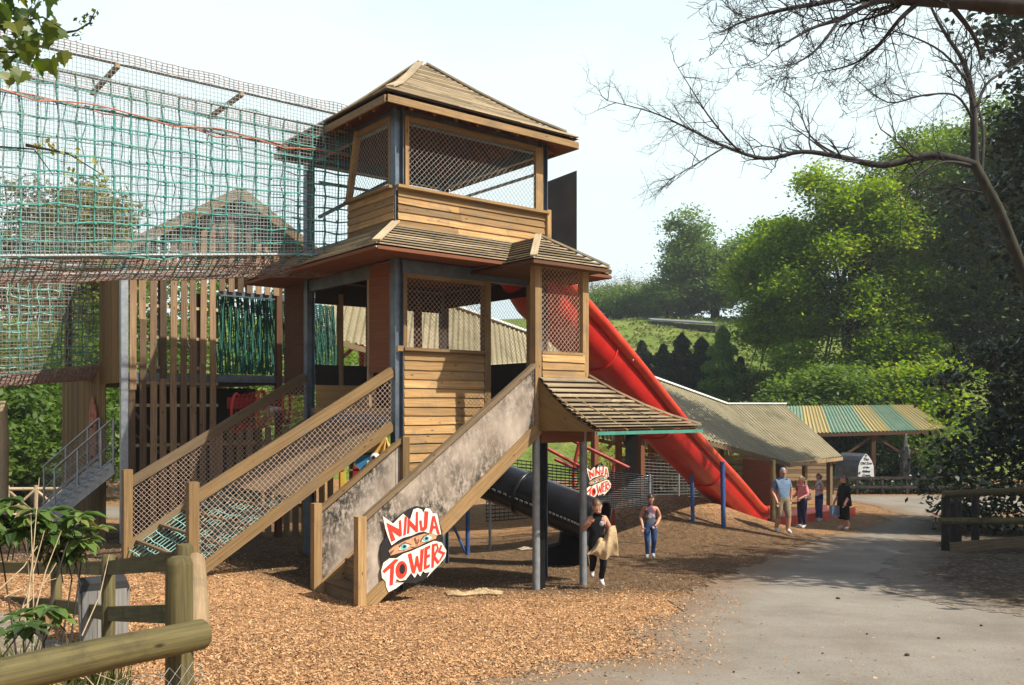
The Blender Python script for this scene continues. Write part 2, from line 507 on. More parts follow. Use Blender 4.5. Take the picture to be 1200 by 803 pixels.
class MB:
    def __init__(s):
        s.v, s.f, s.uv, s.r, s.mi, s.sm = [], [], [], [], [], []

    def face(s, pts, uv=None, r=None, m=0, sm=False):
        i = len(s.v)
        s.v += [tuple(p) for p in pts]
        s.f.append(tuple(range(i, i + len(pts))))
        s.uv += uv if uv else [(0, 0)] * len(pts)
        s.r.append(R.random() if r is None else r)
        s.mi.append(m)
        s.sm.append(sm)

    def grid(s, rows, closed=False, r=None, m=0, sm=True, uvs=None):
        """rows: list of equal-length point rows; shared vertices"""
        i0 = len(s.v)
        n = len(rows[0])
        for row in rows:
            s.v += [tuple(p) for p in row]
        rr = R.random() if r is None else r
        ou, ov = R.random() * 50, R.random() * 50
        lens = [0.0]
        for a, b2 in zip(rows, rows[1:]):
            lens.append(lens[-1] + (Vector(a[0]) - Vector(b2[0])).length)
        wid = [0.0]
        for k in range(1, n):
            wid.append(wid[-1] + (Vector(rows[0][k]) - Vector(rows[0][k - 1])).length)
        per = wid[-1] + (Vector(rows[0][0]) - Vector(rows[0][-1])).length
        for a in range(len(rows) - 1):
            for k in range(n if closed else n - 1):
                k2 = (k + 1) % n
                s.f.append((i0 + a * n + k, i0 + a * n + k2, i0 + (a + 1) * n + k2, i0 + (a + 1) * n + k))
                w2 = wid[k + 1] if k + 1 < n else per
                s.uv += [(lens[a] + ou, wid[k] + ov), (lens[a] + ou, w2 + ov), (lens[a + 1] + ou, w2 + ov), (lens[a + 1] + ou, wid[k] + ov)]
                s.r.append(rr)
                s.mi.append(m)
                s.sm.append(sm)

    def box(s, c, ax, ay, az, r=None, m=0):
        """centre and three half-axis vectors; u runs along ax"""
        c, ax, ay, az = map(Vector, (c, ax, ay, az))
        r = R.random() if r is None else r
        ou, ov = R.random() * 50, R.random() * 50
        X, Y, Z = ax.length, ay.length, az.length
        P = lambda a, b2, d: c + ax * a + ay * b2 + az * d
        for (q, du, dv) in (
                ([(-1, -1, 1), (1, -1, 1), (1, 1, 1), (-1, 1, 1)], X, Y), ([(-1, 1, -1), (1, 1, -1), (1, -1, -1), (-1, -1, -1)], X, Y),
                ([(-1, -1, -1), (1, -1, -1), (1, -1, 1), (-1, -1, 1)], X, Z), ([(1, 1, -1), (-1, 1, -1), (-1, 1, 1), (1, 1, 1)], X, Z),
                ([(1, -1, -1), (1, 1, -1), (1, 1, 1), (1, -1, 1)], Y, Z), ([(-1, 1, -1), (-1, -1, -1), (-1, -1, 1), (-1, 1, 1)], Y, Z)):
            o2 = R.random() * 3
            s.face([P(*t) for t in q], [(ou, ov + o2), (ou + 2 * du, ov + o2), (ou + 2 * du, ov + o2 + 2 * dv), (ou, ov + o2 + 2 * dv)], r, m)

    def beam(s, p, q, w, h, up=(0, 0, 1), r=None, m=0):
        p, q, up = Vector(p), Vector(q), Vector(up)
        d = q - p
        L = d.length
        d.normalize()
        side = d.cross(up)
        if side.length < 1e-5:
            side = d.cross(Vector((1, 0, 0)))
        side.normalize()
        u2 = side.cross(d).normalized()
        s.box((p + q) / 2, d * L / 2, side * w / 2, u2 * h / 2, r, m)

    def tube(s, pts, rad, n=8, cap=True, r=None, m=0, sm=True):
        pts = [Vector(p) for p in pts]
        rad = [rad] * len(pts) if isinstance(rad, (int, float)) else rad
        ref = None
        rows = []
        for i, p in enumerate(pts):
            a = pts[max(i - 1, 0)]
            b2 = pts[min(i + 1, len(pts) - 1)]
            d = (b2 - a)
            if d.length < 1e-9:
                d = Vector((0, 0, 1))
            d.normalize()
            if ref is None:
                ref = d.orthogonal().normalized()
            x = ref - d * ref.dot(d)
            if x.length < 1e-6:
                x = d.orthogonal()
            x.normalize()
            ref = x
            y = d.cross(x)
            rows.append([p + (x * math.cos(2 * math.pi * k / n) + y * math.sin(2 * math.pi * k / n)) * rad[i] for k in range(n)])
        s.grid(rows, True, r, m, sm)
        if cap:
            s.face(list(reversed(rows[0])), None, r, m)
            s.face(rows[-1], None, r, m)

    def stick(s, p, q, rad, m=0, r=.5):
        """thin three-sided wire"""
        p, q = Vector(p), Vector(q)
        d = q - p
        if d.length < 1e-6:
            return
        x = d.orthogonal().normalized() * rad
        y = d.normalized().cross(x)
        o = [x, x * -.5 + y * .866, x * -.5 - y * .866]
        i = len(s.v)
        s.v += [tuple(p + a) for a in o] + [tuple(q + a) for a in o]
        for k in range(3):
            k2 = (k + 1) % 3
            s.f.append((i + k, i + k2, i + 3 + k2, i + 3 + k))
            s.uv += [(0, 0)] * 4
            s.r.append(r)
            s.mi.append(m)
            s.sm.append(True)

    def wire(s, pts, rad, m=0, r=.5):
        for a, b2 in zip(pts, pts[1:]):
            s.stick(a, b2, rad, m, r)

    def slab(s, poly, thick, m=0, r=None):
        """planar polygon (3D points, counter-clockwise seen from its front) thickened backwards along its normal"""
        poly = [Vector(p) for p in poly]
        nrm = Vector((0, 0, 0))
        for i in range(len(poly)):
            a, b2 = poly[i], poly[(i + 1) % len(poly)]
            nrm += a.cross(b2)
        nrm.normalize()
        back = [p - nrm * thick for p in poly]
        ex = (poly[1] - poly[0]).normalized()
        ey = nrm.cross(ex)
        ou, ov = R.random() * 40, R.random() * 40
        uv = [((p - poly[0]).dot(ex) + ou, (p - poly[0]).dot(ey) + ov) for p in poly]
        r = R.random() if r is None else r
        s.face(poly, uv, r, m)
        s.face(list(reversed(back)), list(reversed(uv)), r, m)
        for i in range(len(poly)):
            j = (i + 1) % len(poly)
            L = (poly[i] - poly[j]).length
            s.face([poly[j], poly[i], back[i], back[j]], [(ou, ov), (ou + L, ov), (ou + L, ov + thick), (ou, ov + thick)], r, m)

    def ellipsoid(s, c, rx, ry, rz, n=12, k=8, m=0, r=None, rot=None):
        c = Vector(c)
        rows = []
        for i in range(k + 1):
            t = -math.pi / 2 + math.pi * i / k
            row = []
            for j in range(n):
                a = 2 * math.pi * j / n
                p = Vector((rx * math.cos(t) * math.cos(a), ry * math.cos(t) * math.sin(a), rz * math.sin(t)))
                if rot:
                    p = rot @ p
                row.append(c + p)
            rows.append(row)
        s.grid(rows, True, r, m)

    def build(s, name, mats, parent=None, label=None, cat=None, group=None, kind=None):
        if not isinstance(mats, (list, tuple)):
            mats = [mats]
        if not s.v:
            return None
        if parent is not None:
            off = root_off(parent)
        elif kind in ('structure', 'stuff'):
            off = Vector((0, 0, 0))
        else:
            a = np.array(s.v)
            off = Vector(((a[:, 0].min() + a[:, 0].max()) / 2, (a[:, 1].min() + a[:, 1].max()) / 2, a[:, 2].min()))
        me = bpy.data.meshes.new(name)
        a = np.array(s.v, dtype=np.float64) - np.array(off)
        me.from_pydata(a.tolist(), [], s.f)
        uvl = me.uv_layers.new(name='UVMap')
        uvl.data.foreach_set('uv', np.array(s.uv, dtype=np.float32).ravel())
        at_ = me.attributes.new('rnd', 'FLOAT', 'FACE')
        at_.data.foreach_set('value', np.array(s.r, dtype=np.float32))
        me.polygons.foreach_set('material_index', np.array(s.mi, dtype=np.int32))
        me.polygons.foreach_set('use_smooth', np.array(s.sm, dtype=bool))
        for mt in mats:
            me.materials.append(M[mt] if isinstance(mt, str) else mt)
        ob = bpy.data.objects.new(name, me)
        COL.objects.link(ob)
        if parent is not None:
            ob.parent = parent
        else:
            ob.location = off
        return tag(ob, label, cat, group, kind)


def np_mesh(name, verts, nper, rnd, mat, parent=None, smooth=False, **kw):
    """many separate n-gons at once: verts (F, nper, 3)"""
    Fn = verts.shape[0]
    if parent is not None:
        off = np.array(root_off(parent))
    elif kw.get('kind'):
        off = np.zeros(3)
    else:
        off = np.array([verts[..., 0].mean(), verts[..., 1].mean(), verts[..., 2].min()])
    me = bpy.data.meshes.new(name)
    me.vertices.add(Fn * nper)
    me.vertices.foreach_set('co', (verts.reshape(-1, 3) - off).astype(np.float32).ravel())
    me.loops.add(Fn * nper)
    me.loops.foreach_set('vertex_index', np.arange(Fn * nper, dtype=np.int32))
    me.polygons.add(Fn)
    me.polygons.foreach_set('loop_start', np.arange(0, Fn * nper, nper, dtype=np.int32))
    at_ = me.attributes.new('rnd', 'FLOAT', 'FACE')
    at_.data.foreach_set('value', rnd.astype(np.float32))
    me.update(calc_edges=True)
    me.validate()
    me.materials.append(M[mat])
    ob = bpy.data.objects.new(name, me)
    COL.objects.link(ob)
    if parent is not None:
        ob.parent = parent
    else:
        ob.location = off
    return tag(ob, kw.get('label'), kw.get('cat'), kw.get('group'), kw.get('kind'))


def copy_tree(o, parent=None):
    c = o.copy()
    COL.objects.link(c)
    if parent:
        c.parent = parent
    for ch in [x for x in bpy.data.objects if x.parent == o]:
        copy_tree(ch, c)
    return c


def inside(poly, x, y):
    c = False
    j = len(poly) - 1
    for i in range(len(poly)):
        xi, yi = poly[i][0], poly[i][1]
        xj, yj = poly[j][0], poly[j][1]
        if (yi > y) != (yj > y) and x < (xj - xi) * (y - yi) / (yj - yi + 1e-12) + xi:
            c = not c
        j = i
    return c


def chainlink(mb, o, ex, ey, poly, pitch=.075, rad=.0035):
    """diamond mesh inside a 2D polygon given in the (ex, ey) frame at o"""
    o, ex, ey = Vector(o), Vector(ex), Vector(ey)
    xs = [p[0] for p in poly]
    ys = [p[1] for p in poly]
    x = min(xs) - pitch
    h = pitch * .5
    i = 0
    while x < max(xs) + pitch:
        y = min(ys)
        k = 0
        while y < max(ys):
            s = 1 if (k + i) % 2 == 0 else -1
            a = (x + s * h * .5, y)
            b2 = (x - s * h * .5, y + h)
            if inside(poly, (a[0] + b2[0]) / 2, (a[1] + b2[1]) / 2):
                mb.stick(o + ex * a[0] + ey * a[1], o + ex * b2[0] + ey * b2[1], rad)
            y += h
            k += 1
        x += h
        i += 1
# ================================================================== the play tower (local frame: u along the front, v into the depth)
U = Vector((.781, .625, 0)).normalized()
V = Vector((-U.y, U.x, 0))
Z = Vector((0, 0, 1))
K = Vector((-1.81, 13.97, 0))


def T(u, v, z):
    return K + U * u + V * v + Z * z


def siding(mb, p, q, z0, z1, nrm, course=.135, thick=.022, z1q=None):
    """overlapping boards between plan points p and q, facing nrm; each board leans out at its foot"""
    p, q, nrm = Vector(p), Vector(q), Vector(nrm)
    n = max(1, round((z1 - z0) / course))
    h = (z1 - z0) / n
    L = (q - p).length
    for i in range(n):
        a, b = z0 + i * h, z0 + (i + 1) * h
        cut = sorted([0, L] + ([R.uniform(.25, .75) * L] if L > 2 else []))
        for s0, s1 in zip(cut, cut[1:]):
            d = (q - p).normalized()
            A, B = p + d * s0, p + d * (s1 - .003)
            r = R.random()
            ou, ov = R.random() * 50, R.random() * 50
            sd_ = R.random() * 90
            ns = max(2, int((s1 - s0) / .22))
            pts = []
            for k in range(ns + 1):
                x = A.lerp(B, k / ns)
                wv = .010 * mnoise.noise(Vector((k * .22 * 1.3 + sd_, z0, 1))) + .005 * mnoise.noise(Vector((k * .9 + sd_, 3, 1)))
                pts.append((x + nrm * (thick + .014) + Z * (a + wv), x + nrm * thick * .6 + Z * (b + .012), x + nrm * .006 + Z * (a + wv), k / ns * (s1 - s0)))
            for (f0, t0_, b0_, x0_), (f1, t1_, b1_, x1_) in zip(pts, pts[1:]):
                mb.face([f0, f1, t1_, t0_], [(ou + x0_, ov), (ou + x1_, ov), (ou + x1_, ov + h), (ou + x0_, ov + h)], r)
                mb.face([b0_, b1_, f1, f0], [(ou + x0_, ov), (ou + x1_, ov), (ou + x1_, ov + .03), (ou + x0_, ov + .03)], r)
            for (f0, t0_, b0_, x0_) in (pts[0], pts[-1]):
                mb.face([f0, t0_, t0_ - nrm * .012, b0_], None, r)


def battened_slope(mb, e0, e1, t0, t1, prof, n, thick=.056):
    """roof slope from eave e0-e1 up to t0-t1 (plan points): separate battens over a dark underlay; prof(t) is the height"""
    e0, e1, t0, t1 = map(Vector, (e0, e1, t0, t1))
    gap = .12
    for i in range(n):
        a, b = i / n, (i + 1 - gap) / n
        l0, r0 = e0.lerp(t0, a), e1.lerp(t1, a)
        l1, r1 = e0.lerp(t0, b), e1.lerp(t1, b)
        za, zb = prof(a), prof(b)
        L = (r0 - l0).length
        cuts = [0.0]
        while cuts[-1] < 1:
            cuts.append(min(1, cuts[-1] + R.uniform(.9, 2.2) / max(L, .3)))
        for c0, c1 in zip(cuts, cuts[1:]):
            j, j2 = R.uniform(-.004, .004), R.uniform(-.004, .004)
            f = [l0.lerp(r0, c0) + Z * (za + thick + j), l0.lerp(r0, c1) + Z * (za + thick + j2),
                 l1.lerp(r1, c1) + Z * (zb + .014), l1.lerp(r1, c0) + Z * (zb + .014)]
            ou, ov = R.random() * 50, R.random() * 50
            h = (f[3] - f[0]).length
            uv = [(ou, ov), (ou + L * (c1 - c0), ov), (ou + L * (c1 - c0), ov + h), (ou, ov + h)]
            r = R.random()
            mb.face(f, uv, r)
            lo = [f[0] - Z * .020, f[1] - Z * .020, f[2] - Z * .012, f[3] - Z * .012]
            mb.face([lo[3], lo[2], lo[1], lo[0]], uv, r)
            mb.face([lo[0], lo[1], f[1], f[0]], uv, r)
            mb.face([lo[2], lo[3], f[3], f[2]], uv, r)
        u0, u1 = min(1, (i + 1) / n), a
        mb.face([l0 + Z * (za - .002), r0 + Z * (za - .002), e1.lerp(t1, u0) + Z * (prof(u0) - .002), e0.lerp(t0, u0) + Z * (prof(u0) - .002)], None, 0.0, 1)


def soffit(mb, poly, z, r=.4):
    mb.slab([Vector((p.x, p.y, z)) for p in reversed(poly)], .02, r=r)


tw = thing('play_tower', T(1.5, 1.5, -3.0), 'two storey timber play tower with pyramid batten roof, skirt roof and projecting porch bay', 'play tower')
TD, TW = 3.1, 3.0
# --- steel columns, H section
for (cu, cv) in ((0, 0), (TW, 0), (0, TD), (TW, TD)):
    mb = MB()
    top = 4.70
    s = .07
    for du in (-s, s):
        mb.beam(T(cu + du, cv, -3.35), T(cu + du, cv, top), .15, .012, U)
    mb.beam(T(cu, cv, -3.35), T(cu, cv, top), 2 * s - .016, .012, V)
    # up-vector handling: web spans u
    mb.build('steel_column', 'steel', tw)
# --- floors and ceilings
mb = MB()
mb.slab([T(.02, .04, 0), T(TW, .04, 0), T(TW, TD, 0), T(.02, TD, 0)], .12)
mb.slab([T(1.76, -1.30, 0), T(2.72, -1.30, 0), T(2.72, .03, 0), T(1.76, .03, 0)], .10)
mb.build('lower_floor', 'oldtimber', tw)
mb = MB()
mb.slab([T(.05, .05, 2.62), T(TW - .05, .05, 2.62), T(TW - .05, TD - .05, 2.62), T(.05, TD - .05, 2.62)], .09)
for i in range(6):
    mb.beam(T(.1, .35 + i * .48, 2.46), T(TW - .1, .35 + i * .48, 2.46), .05, .14)
mb.build('upper_floor', 'redwood', tw)
# --- steel ring beams
for z in (2.235, 4.60):
    mb = MB()
    mb.beam(T(.08, 0, z), T(TW - .08, 0, z), .09, .2)
    mb.beam(T(.08, TD, z), T(TW - .08, TD, z), .09, .2)
    mb.beam(T(0, .08, z), T(0, TD - .08, z), .09, .2)
    mb.beam(T(TW, .08, z), T(TW, TD - .08, z), .09, .2)
    mb.build('steel_ring_beam', 'steel', tw)
mb = MB()
mb.beam(T(.08, .02, -.2), T(TW - .08, .02, -.2), .09, .18)
mb.beam(T(.02, .08, -.2), T(.02, TD - .08, -.2), .09, .18)
mb.build('steel_ring_beam', 'steel', tw)
# --- lower storey front
mb = MB()
siding(mb, T(.09, -.045, 0), T(1.70, -.045, 0), -1.30, .90, -V, .150)
mb.build('lower_front_cladding', 'siding', tw)
mb = MB()
siding(mb, T(1.80, -1.395, 0), T(2.72, -1.395, 0), .48, .86, -V, .125)
mb.build('bay_cladding', 'siding', tw)
mb = MB()
siding(mb, T(2.81, -1.30, 0), T(2.81, -.02, 0), .48, .86, U, .125)
mb.build('bay_cladding', 'siding', tw)
mb = MB()
mb.beam(T(.06, -.09, .925), T(1.69, -.09, .925), .10, .05)
mb.beam(T(.10, -.06, .95), T(.10, -.06, 2.12), .06, .07, U)
mb.beam(T(.13, -.06, 2.09), T(1.66, -.06, 2.09), .06, .07)
mb.beam(T(-.055, -.095, .93), T(.055, -.095, .93), .03, .085)
mb.build('lower_front_window_frame', 'timber', tw)
mb = MB()
chainlink(mb, T(0, -.07, 0), U, Z, [(.13, .95), (1.66, .95), (1.66, 2.06), (.13, 2.06)], .085, .0035)
mb.build('lower_front_mesh', 'wire', tw)
# --- porch bay posts, frames
for (cu, cv, z0, z1) in ((1.73, -1.34, -.40, 2.30), (2.75, -1.34, -.15, 2.26), (1.73, -.02, -.60, 2.14)):
    mb = MB()
    mb.beam(T(cu, cv, z0), T(cu, cv, z1), .13, .13, U)
    mb.build('bay_post', 'timber', tw)
for (cu, cv) in ((1.735, -1.34), (2.75, -1.34)):
    p = T(cu, cv, 0)
    mb = MB()
    mb.tube([p + Z * (gz(p.x, p.y) - .3), p + Z * -.2], .062, 14)
    mb.build('support_pole', 'galvdull', tw)
    if cu < 2:
        mb = MB()
        mb.beam(T(cu + .13, cv + .03, gz(p.x, p.y) - .3), T(cu + .13, cv + .03, -.35), .09, .09, U)
        mb.build('support_post', 'blackboard', tw)
mb = MB()
mb.beam(T(1.80, -1.36, .875), T(2.68, -1.36, .875), .12, .045)
mb.beam(T(1.66, -1.34, 2.28), T(2.82, -1.34, 2.28), .08, .10)
mb.beam(T(1.73, -1.28, 2.30), T(1.73, -.06, 2.30), .08, .10)
mb.beam(T(2.75, -1.28, 2.30), T(2.75, -.06, 2.30), .08, .10)
mb.beam(T(2.77, -1.27, .875), T(2.77, -.06, .875), .12, .045)
mb.beam(T(2.70, -.04, -.1), T(2.70, -.04, 2.2), .1, .1, U)
mb.build('bay_frame', 'timber', tw)
mb = MB()
chainlink(mb, T(0, -1.35, 0), U, Z, [(1.80, .9), (2.68, .9), (2.68, 2.22), (1.80, 2.22)], .085, .004)
chainlink(mb, T(2.76, 0, 0), V, Z, [(-1.27, .9), (-.08, .9), (-.08, 2.22), (-1.27, 2.22)], .085, .004)
mb.build('bay_mesh', 'wire', tw)
mb = MB()
mb.beam(T(1.80, -1.36, -.46), T(2.9, -1.36, -.46), .07, .2)
mb.beam(T(2.77, -1.30, -.46), T(2.77, -.1, -.46), .07, .2)
mb.build('bay_floor_beam', 'redwood', tw)
# --- lower storey left face: open above the ramp, a tall brown board beside the corner
mb = MB()
mb.slab([T(-.05, .78, .58), T(-.05, .13, .55), T(-.05, .13, 2.31), T(-.05, .78, 2.31)], .03)
mb.build('left_board', 'redwood', tw)
mb = MB()
mb.slab([T(-.08, 4.0, .25), T(-.08, 3.2, .25), T(-.08, 3.2, 2.31), T(-.08, 4.0, 2.31)], .05)
mb.build('left_rear_board', 'darkwood', tw)
mb = MB()
for vv in (.11, .82):
    mb.beam(T(-.03, vv, .02), T(-.03, vv, 2.12), .07, .05, U)
mb.build('left_stud', 'oldtimber', tw)
# --- lower storey rear wall: tan board, near-black boards for the interior shade, posts and mesh
mb = MB()
mb.slab([T(.1, TD - .1, -.4), T(1.35, TD - .1, -.4), T(1.35, TD - .1, .42), T(.1, TD - .1, .42)], .02)
mb.build('rear_board', 'tanply', tw)
mb = MB()
mb.slab([T(.1, TD - .06, .42), T(TW - .1, TD - .06, .42), T(TW - .1, TD - .06, .80), T(.1, TD - .06, .80)], .02)
mb.slab([T(1.38, TD - .06, -.4), T(TW - .1, TD - .06, -.4), T(TW - .1, TD - .06, .42), T(1.38, TD - .06, .42)], .02)
mb.slab([T(.1, TD - .055, 1.93), T(TW - .1, TD - .055, 1.93), T(TW - .1, TD - .055, 2.32), T(.1, TD - .055, 2.32)], .02)
mb.slab([T(TW - .03, .1, 2.02), T(TW - .03, TD - .1, 2.02), T(TW - .03, TD - .1, 2.32), T(TW - .03, .1, 2.32)], .02)
mb.slab([T(TW - .02, .1, -.05), T(TW - .02, TD - .1, -.05), T(TW - .02, TD - .1, .82), T(TW - .02, .1, .82)], .02)
mb.build('rear_shade_board', 'dark', tw)
for uu, w in ((.62, .09), (1.25, .11), (2.35, .12)):
    mb = MB()
    mb.beam(T(uu, TD - .03, -.1), T(uu, TD - .03, 2.14), w, w, U)
    mb.build('rear_post', 'oldtimber' if uu < 2 else 'darkwood', tw)
mb = MB()
chainlink(mb, T(0, TD - .02, 0), U, Z, [(.1, .82), (2.9, .82), (2.9, 2.12), (.1, 2.12)], .085, .0035)
chainlink(mb, T(TW - .02, 0, 0), V, Z, [(.1, .84), (TD - .1, .84), (TD - .1, 2.12), (.1, 2.12)], .085, .0035)
mb.build('rear_mesh', 'wiregrey', tw)
# --- upper storey
mb = MB()
siding(mb, T(-.03, -.06, 0), T(TW + .04, -.06, 0), 2.84, 3.44, -V, .122)
mb.build('upper_front_cladding', 'siding', tw)
mb = MB()
siding(mb, T(-.06, 1.46, 0), T(-.06, -.05, 0), 2.84, 3.44, -U, .122)
mb.build('upper_left_cladding', 'siding', tw)
mb = MB()
siding(mb, T(TW + .02, -.03, 0), T(TW + .02, TD, 0), 2.84, 3.44, U, .122)
mb.build('upper_right_cladding', 'siding', tw)
mb = MB()
mb.beam(T(-.07, -.11, 3.465), T(TW + .05, -.11, 3.465), .11, .045)
mb.beam(T(-.105, -.02, 3.467), T(-.105, 1.48, 3.467), .11, .045)
mb.beam(T(.13, -.07, 3.49), T(.13, -.07, 4.60), .06, .07, U)
mb.beam(T(2.86, -.07, 3.49), T(2.86, -.07, 4.60), .07, .16, U)
mb.beam(T(.17, -.07, 4.565), T(2.77, -.07, 4.565), .06, .09)
mb.beam(T(-.05, .11, 3.49), T(-.05, .11, 4.6), .06, .06, U)
mb.beam(T(-.05, 1.50, 3.46), T(-.05, 1.16, 4.62), .10, .09, U)
mb.beam(T(-.05, .14, 4.565), T(-.05, 1.14, 4.565), .06, .09)
mb.beam(T(TW + .06, -.09, 2.80), T(TW + .06, -.09, 3.52), .10, .09, U)
mb.build('upper_window_frame', 'timber', tw)
mb = MB()
chainlink(mb, T(0, -.085, 0), U, Z, [(.16, 3.49), (2.78, 3.49), (2.78, 4.52), (.16, 4.52)], .09, .0035)
chainlink(mb, T(-.06, 0, 0), V, Z, [(.14, 3.49), (1.44, 3.49), (1.13, 4.52), (.14, 4.52)], .09, .0035)
mb.build('upper_mesh', 'wiregrey', tw)
mb = MB()   # bracing tubes high in the upper storey
mb.tube([T(.1, 2.9, 3.5), T(1.6, 3.0, 4.4)], .035, 8)
mb.tube([T(.2, TD, 4.2), T(TW - .2, TD, 4.2)], .03, 8)
mb.tube([T(TW, .2, 4.2), T(TW, TD, 4.2)], .03, 8)
mb.build('upper_brace', 'galv', tw)
# --- main roof
ov = .47
e = [T(-ov, -ov, 0), T(TW + ov, -ov, 0), T(TW + ov, TD + ov, 0), T(-ov, TD + ov, 0)]
c0, c1 = T(1.42, 1.55, 0), T(1.58, 1.55, 0)
tops = [(c0, c1), (c1, c1), (c1, c0), (c0, c0)]


def prof_main(t):
    return 4.70 + 1.50 * (t * .86 + .14 * t * t + .0) - (.07 if t > .2 else .07 * (t / .2)) + .07


rf = MB()
for i in range(4):
    battened_slope(rf, e[i], e[(i + 1) % 4], tops[i][0], tops[i][1], prof_main, 27)
roof = rf.build('main_roof', ['shingle', 'darkwood'], tw)
mb = MB()
for i in range(4):
    tp = tops[i][0]
    pts = [e[i].lerp(tp, t) + Z * (prof_main(t) + .062) for t in (0.08, .35, .65, 1.0)]
    for a, b in zip(pts, pts[1:]):
        mb.beam(a, b, .13, .03)
mb.build('hip_board', 'bleached', roof)
mb = MB()
for i in range(4):
    d = (e[(i + 1) % 4] - e[i]).normalized()
    mb.beam(e[i] + Z * 4.655 + d * .02, e[(i + 1) % 4] + Z * 4.655 - d * .03, .03, .11)
mb.build('fascia', 'timber', roof)
mb = MB()
inner = [x.lerp(T(1.5, 1.55, 0), .03) for x in e]
for i in range(4):
    a, b = inner[i], inner[(i + 1) % 4]
    tp = T(1.5, 1.55, 0)
    # boarded underside of each slope
    mb.face([b + Z * 4.64, a + Z * 4.64, tp + Z * (prof_main(1) - .09)], [(0, 0), (4, 0), (2, 2)], .3)
    for k in range(1, 9):
        s = k / 9
        q = a.lerp(b, s)
        h = min(s, 1 - s) * 2
        mb.beam(q + Z * 4.62, q.lerp(tp, h * .96) + Z * (4.62 + (prof_main(1) - .12 - 4.62) * h * .96), .045, .09)
mb.build('roof_underside', 'redwood', roof)
# --- skirt roof between the storeys
w = .88
so = [T(-w, -w, 0), T(TW + w, -w, 0), T(TW + w, TD + w, 0), T(-w, TD + w, 0)]
si = [T(-.02, -.02, 0), T(TW + .02, -.02, 0), T(TW + .02, TD + .02, 0), T(-.02, TD + .02, 0)]
prof_sk = lambda t: 2.33 + .53 * t
mb = MB()
for i in range(4):
    battened_slope(mb, so[i], so[(i + 1) % 4], si[i], si[(i + 1) % 4], prof_sk, 9)
sk = mb.build('skirt_roof', ['shingle', 'darkwood'], tw)
for i in (0, 1, 3):
    mb = MB()
    mb.beam(so[i].lerp(si[i], .0) + Z * 2.41, so[i].lerp(si[i], .98) + Z * 2.93, .12, .03)
    mb.build('skirt_hip_board', 'bleached', sk)
mb = MB()
for i in range(4):
    a, b = so[i], so[(i + 1) % 4]
    mb.slab([b + Z * 2.30, a + Z * 2.30, si[i] + Z * 2.36, si[(i + 1) % 4] + Z * 2.36], .012, r=.5)
    d = (b - a).normalized()
    mb.beam(a + Z * 2.312 + d * .02, b + Z * 2.312 - d * .03, .02, .05)
mb.build('skirt_soffit', 'redwood', sk)
# --- porch bay roof: hipped, ridge running back to the front wall
bo = .32
b0, b1 = T(1.73 - bo, -1.34 - bo, 0), T(2.75 + bo, -1.34 - bo, 0)
b2, b3 = T(2.75 + bo, -.05, 0), T(1.73 - bo, -.05, 0)
r0, r1 = T(2.24, -.80, 0), T(2.24, -.03, 0)
prof_b = lambda t: 2.26 + .56 * t
mb = MB()
battened_slope(mb, b0, b1, r0, r0, prof_b, 9)
battened_slope(mb, b3, b0, r1, r0, prof_b, 9)
battened_slope(mb, b1, b2, r0, r1, prof_b, 9)
br = mb.build('bay_roof', ['shingle', 'darkwood'], tw)
mb = MB()
for q in (b0, b1):
    mb.beam(q.lerp(r0, .02) + Z * (prof_b(.02) + .062), r0 + Z * (prof_b(1) + .062), .11, .03)
mb.build('bay_hip_board', 'bleached', br)
mb = MB()
mb.slab([b1 + Z * 2.235, b0 + Z * 2.235, b3 + Z * 2.235, b2 + Z * 2.235], .015, r=.5)
mb.beam(b0 + Z * 2.245, b1 + Z * 2.245, .02, .055)
mb.beam(b3 + Z * 2.245, b0 + Z * 2.245, .02, .055)
mb.build('bay_soffit', 'darkwood', br)
# --- low awning roof wrapped round the bay
aw = 1.36
a0, a1 = T(1.73, -1.34 - aw, 0), T(2.75 + aw, -1.34 - aw, 0)
a2 = T(2.75 + aw, -.10, 0)
q0, q1, q2 = T(1.73, -1.41, 0), T(2.82, -1.41, 0), T(2.82, -.10, 0)
prof_a = lambda t: -.32 + .80 * (.55 * t + .45 * t * t)
mb = MB()
battened_slope(mb, a0, a1, q0, q1, prof_a, 12)
battened_slope(mb, a1, a2, q1, q2, prof_a, 12)
an = mb.build('awning', ['shingle', 'darkwood'], tw)
mb = MB()
pts = [a1.lerp(q1, t) + Z * (prof_a(t) + .062) for t in (0.01, .25, .5, .75, 1)]
for a, b in zip(pts, pts[1:]):
    mb.beam(a, b, .05, .03)
mb.build('awning_hip_board', 'bleached', an)
mb = MB()
mb.beam(a0 + Z * -.375 - V * .012, a1 + Z * -.375 - V * .012, .02, .05)
mb.beam(a1 + Z * -.375 + U * .012, a2 + Z * -.375 + U * .012, .02, .05)
mb.build('teal_fascia', 'teal', an)
mb = MB()
pr = [a0.lerp(q0, t) + Z * (prof_a(t) - .03) for t in (0, .25, .5, .75, 1)]
mb.slab([T(1.745, -1.41, -.36), *reversed(pr)][::-1], .02)
for k in range(5):
    s = .04 + .23 * k
    mb.beam(a0.lerp(a1, s) + Z * -.36, q0.lerp(q1, s) + Z * .36, .04, .07)
mb.build('awning_gable', 'plank_olive', an)
# --- tall black board behind the upper storey, beside the slide mouth
bb = MB()
p0, p1 = Vector((.62, 17.05, 0)), Vector((1.29, 17.65, 0))
bb.slab([p0 + Z * 2.1, p1 + Z * 2.0, p1 + Z * 4.72, p0 + Z * 4.32], .04)
bb.build('slide_mouth_board', 'blackboard', tw)

# ================================================================== staircase
st = thing('staircase', T(.2, -.7, -2.7), 'timber staircase with mouldy grey plywood sides rising to the tower porch', 'staircase')
UB = -1.42


def stz(u, z0, z1):           # linear along the flight
    return z0 + (u - UB) / (1.70 - UB) * (z1 - z0)


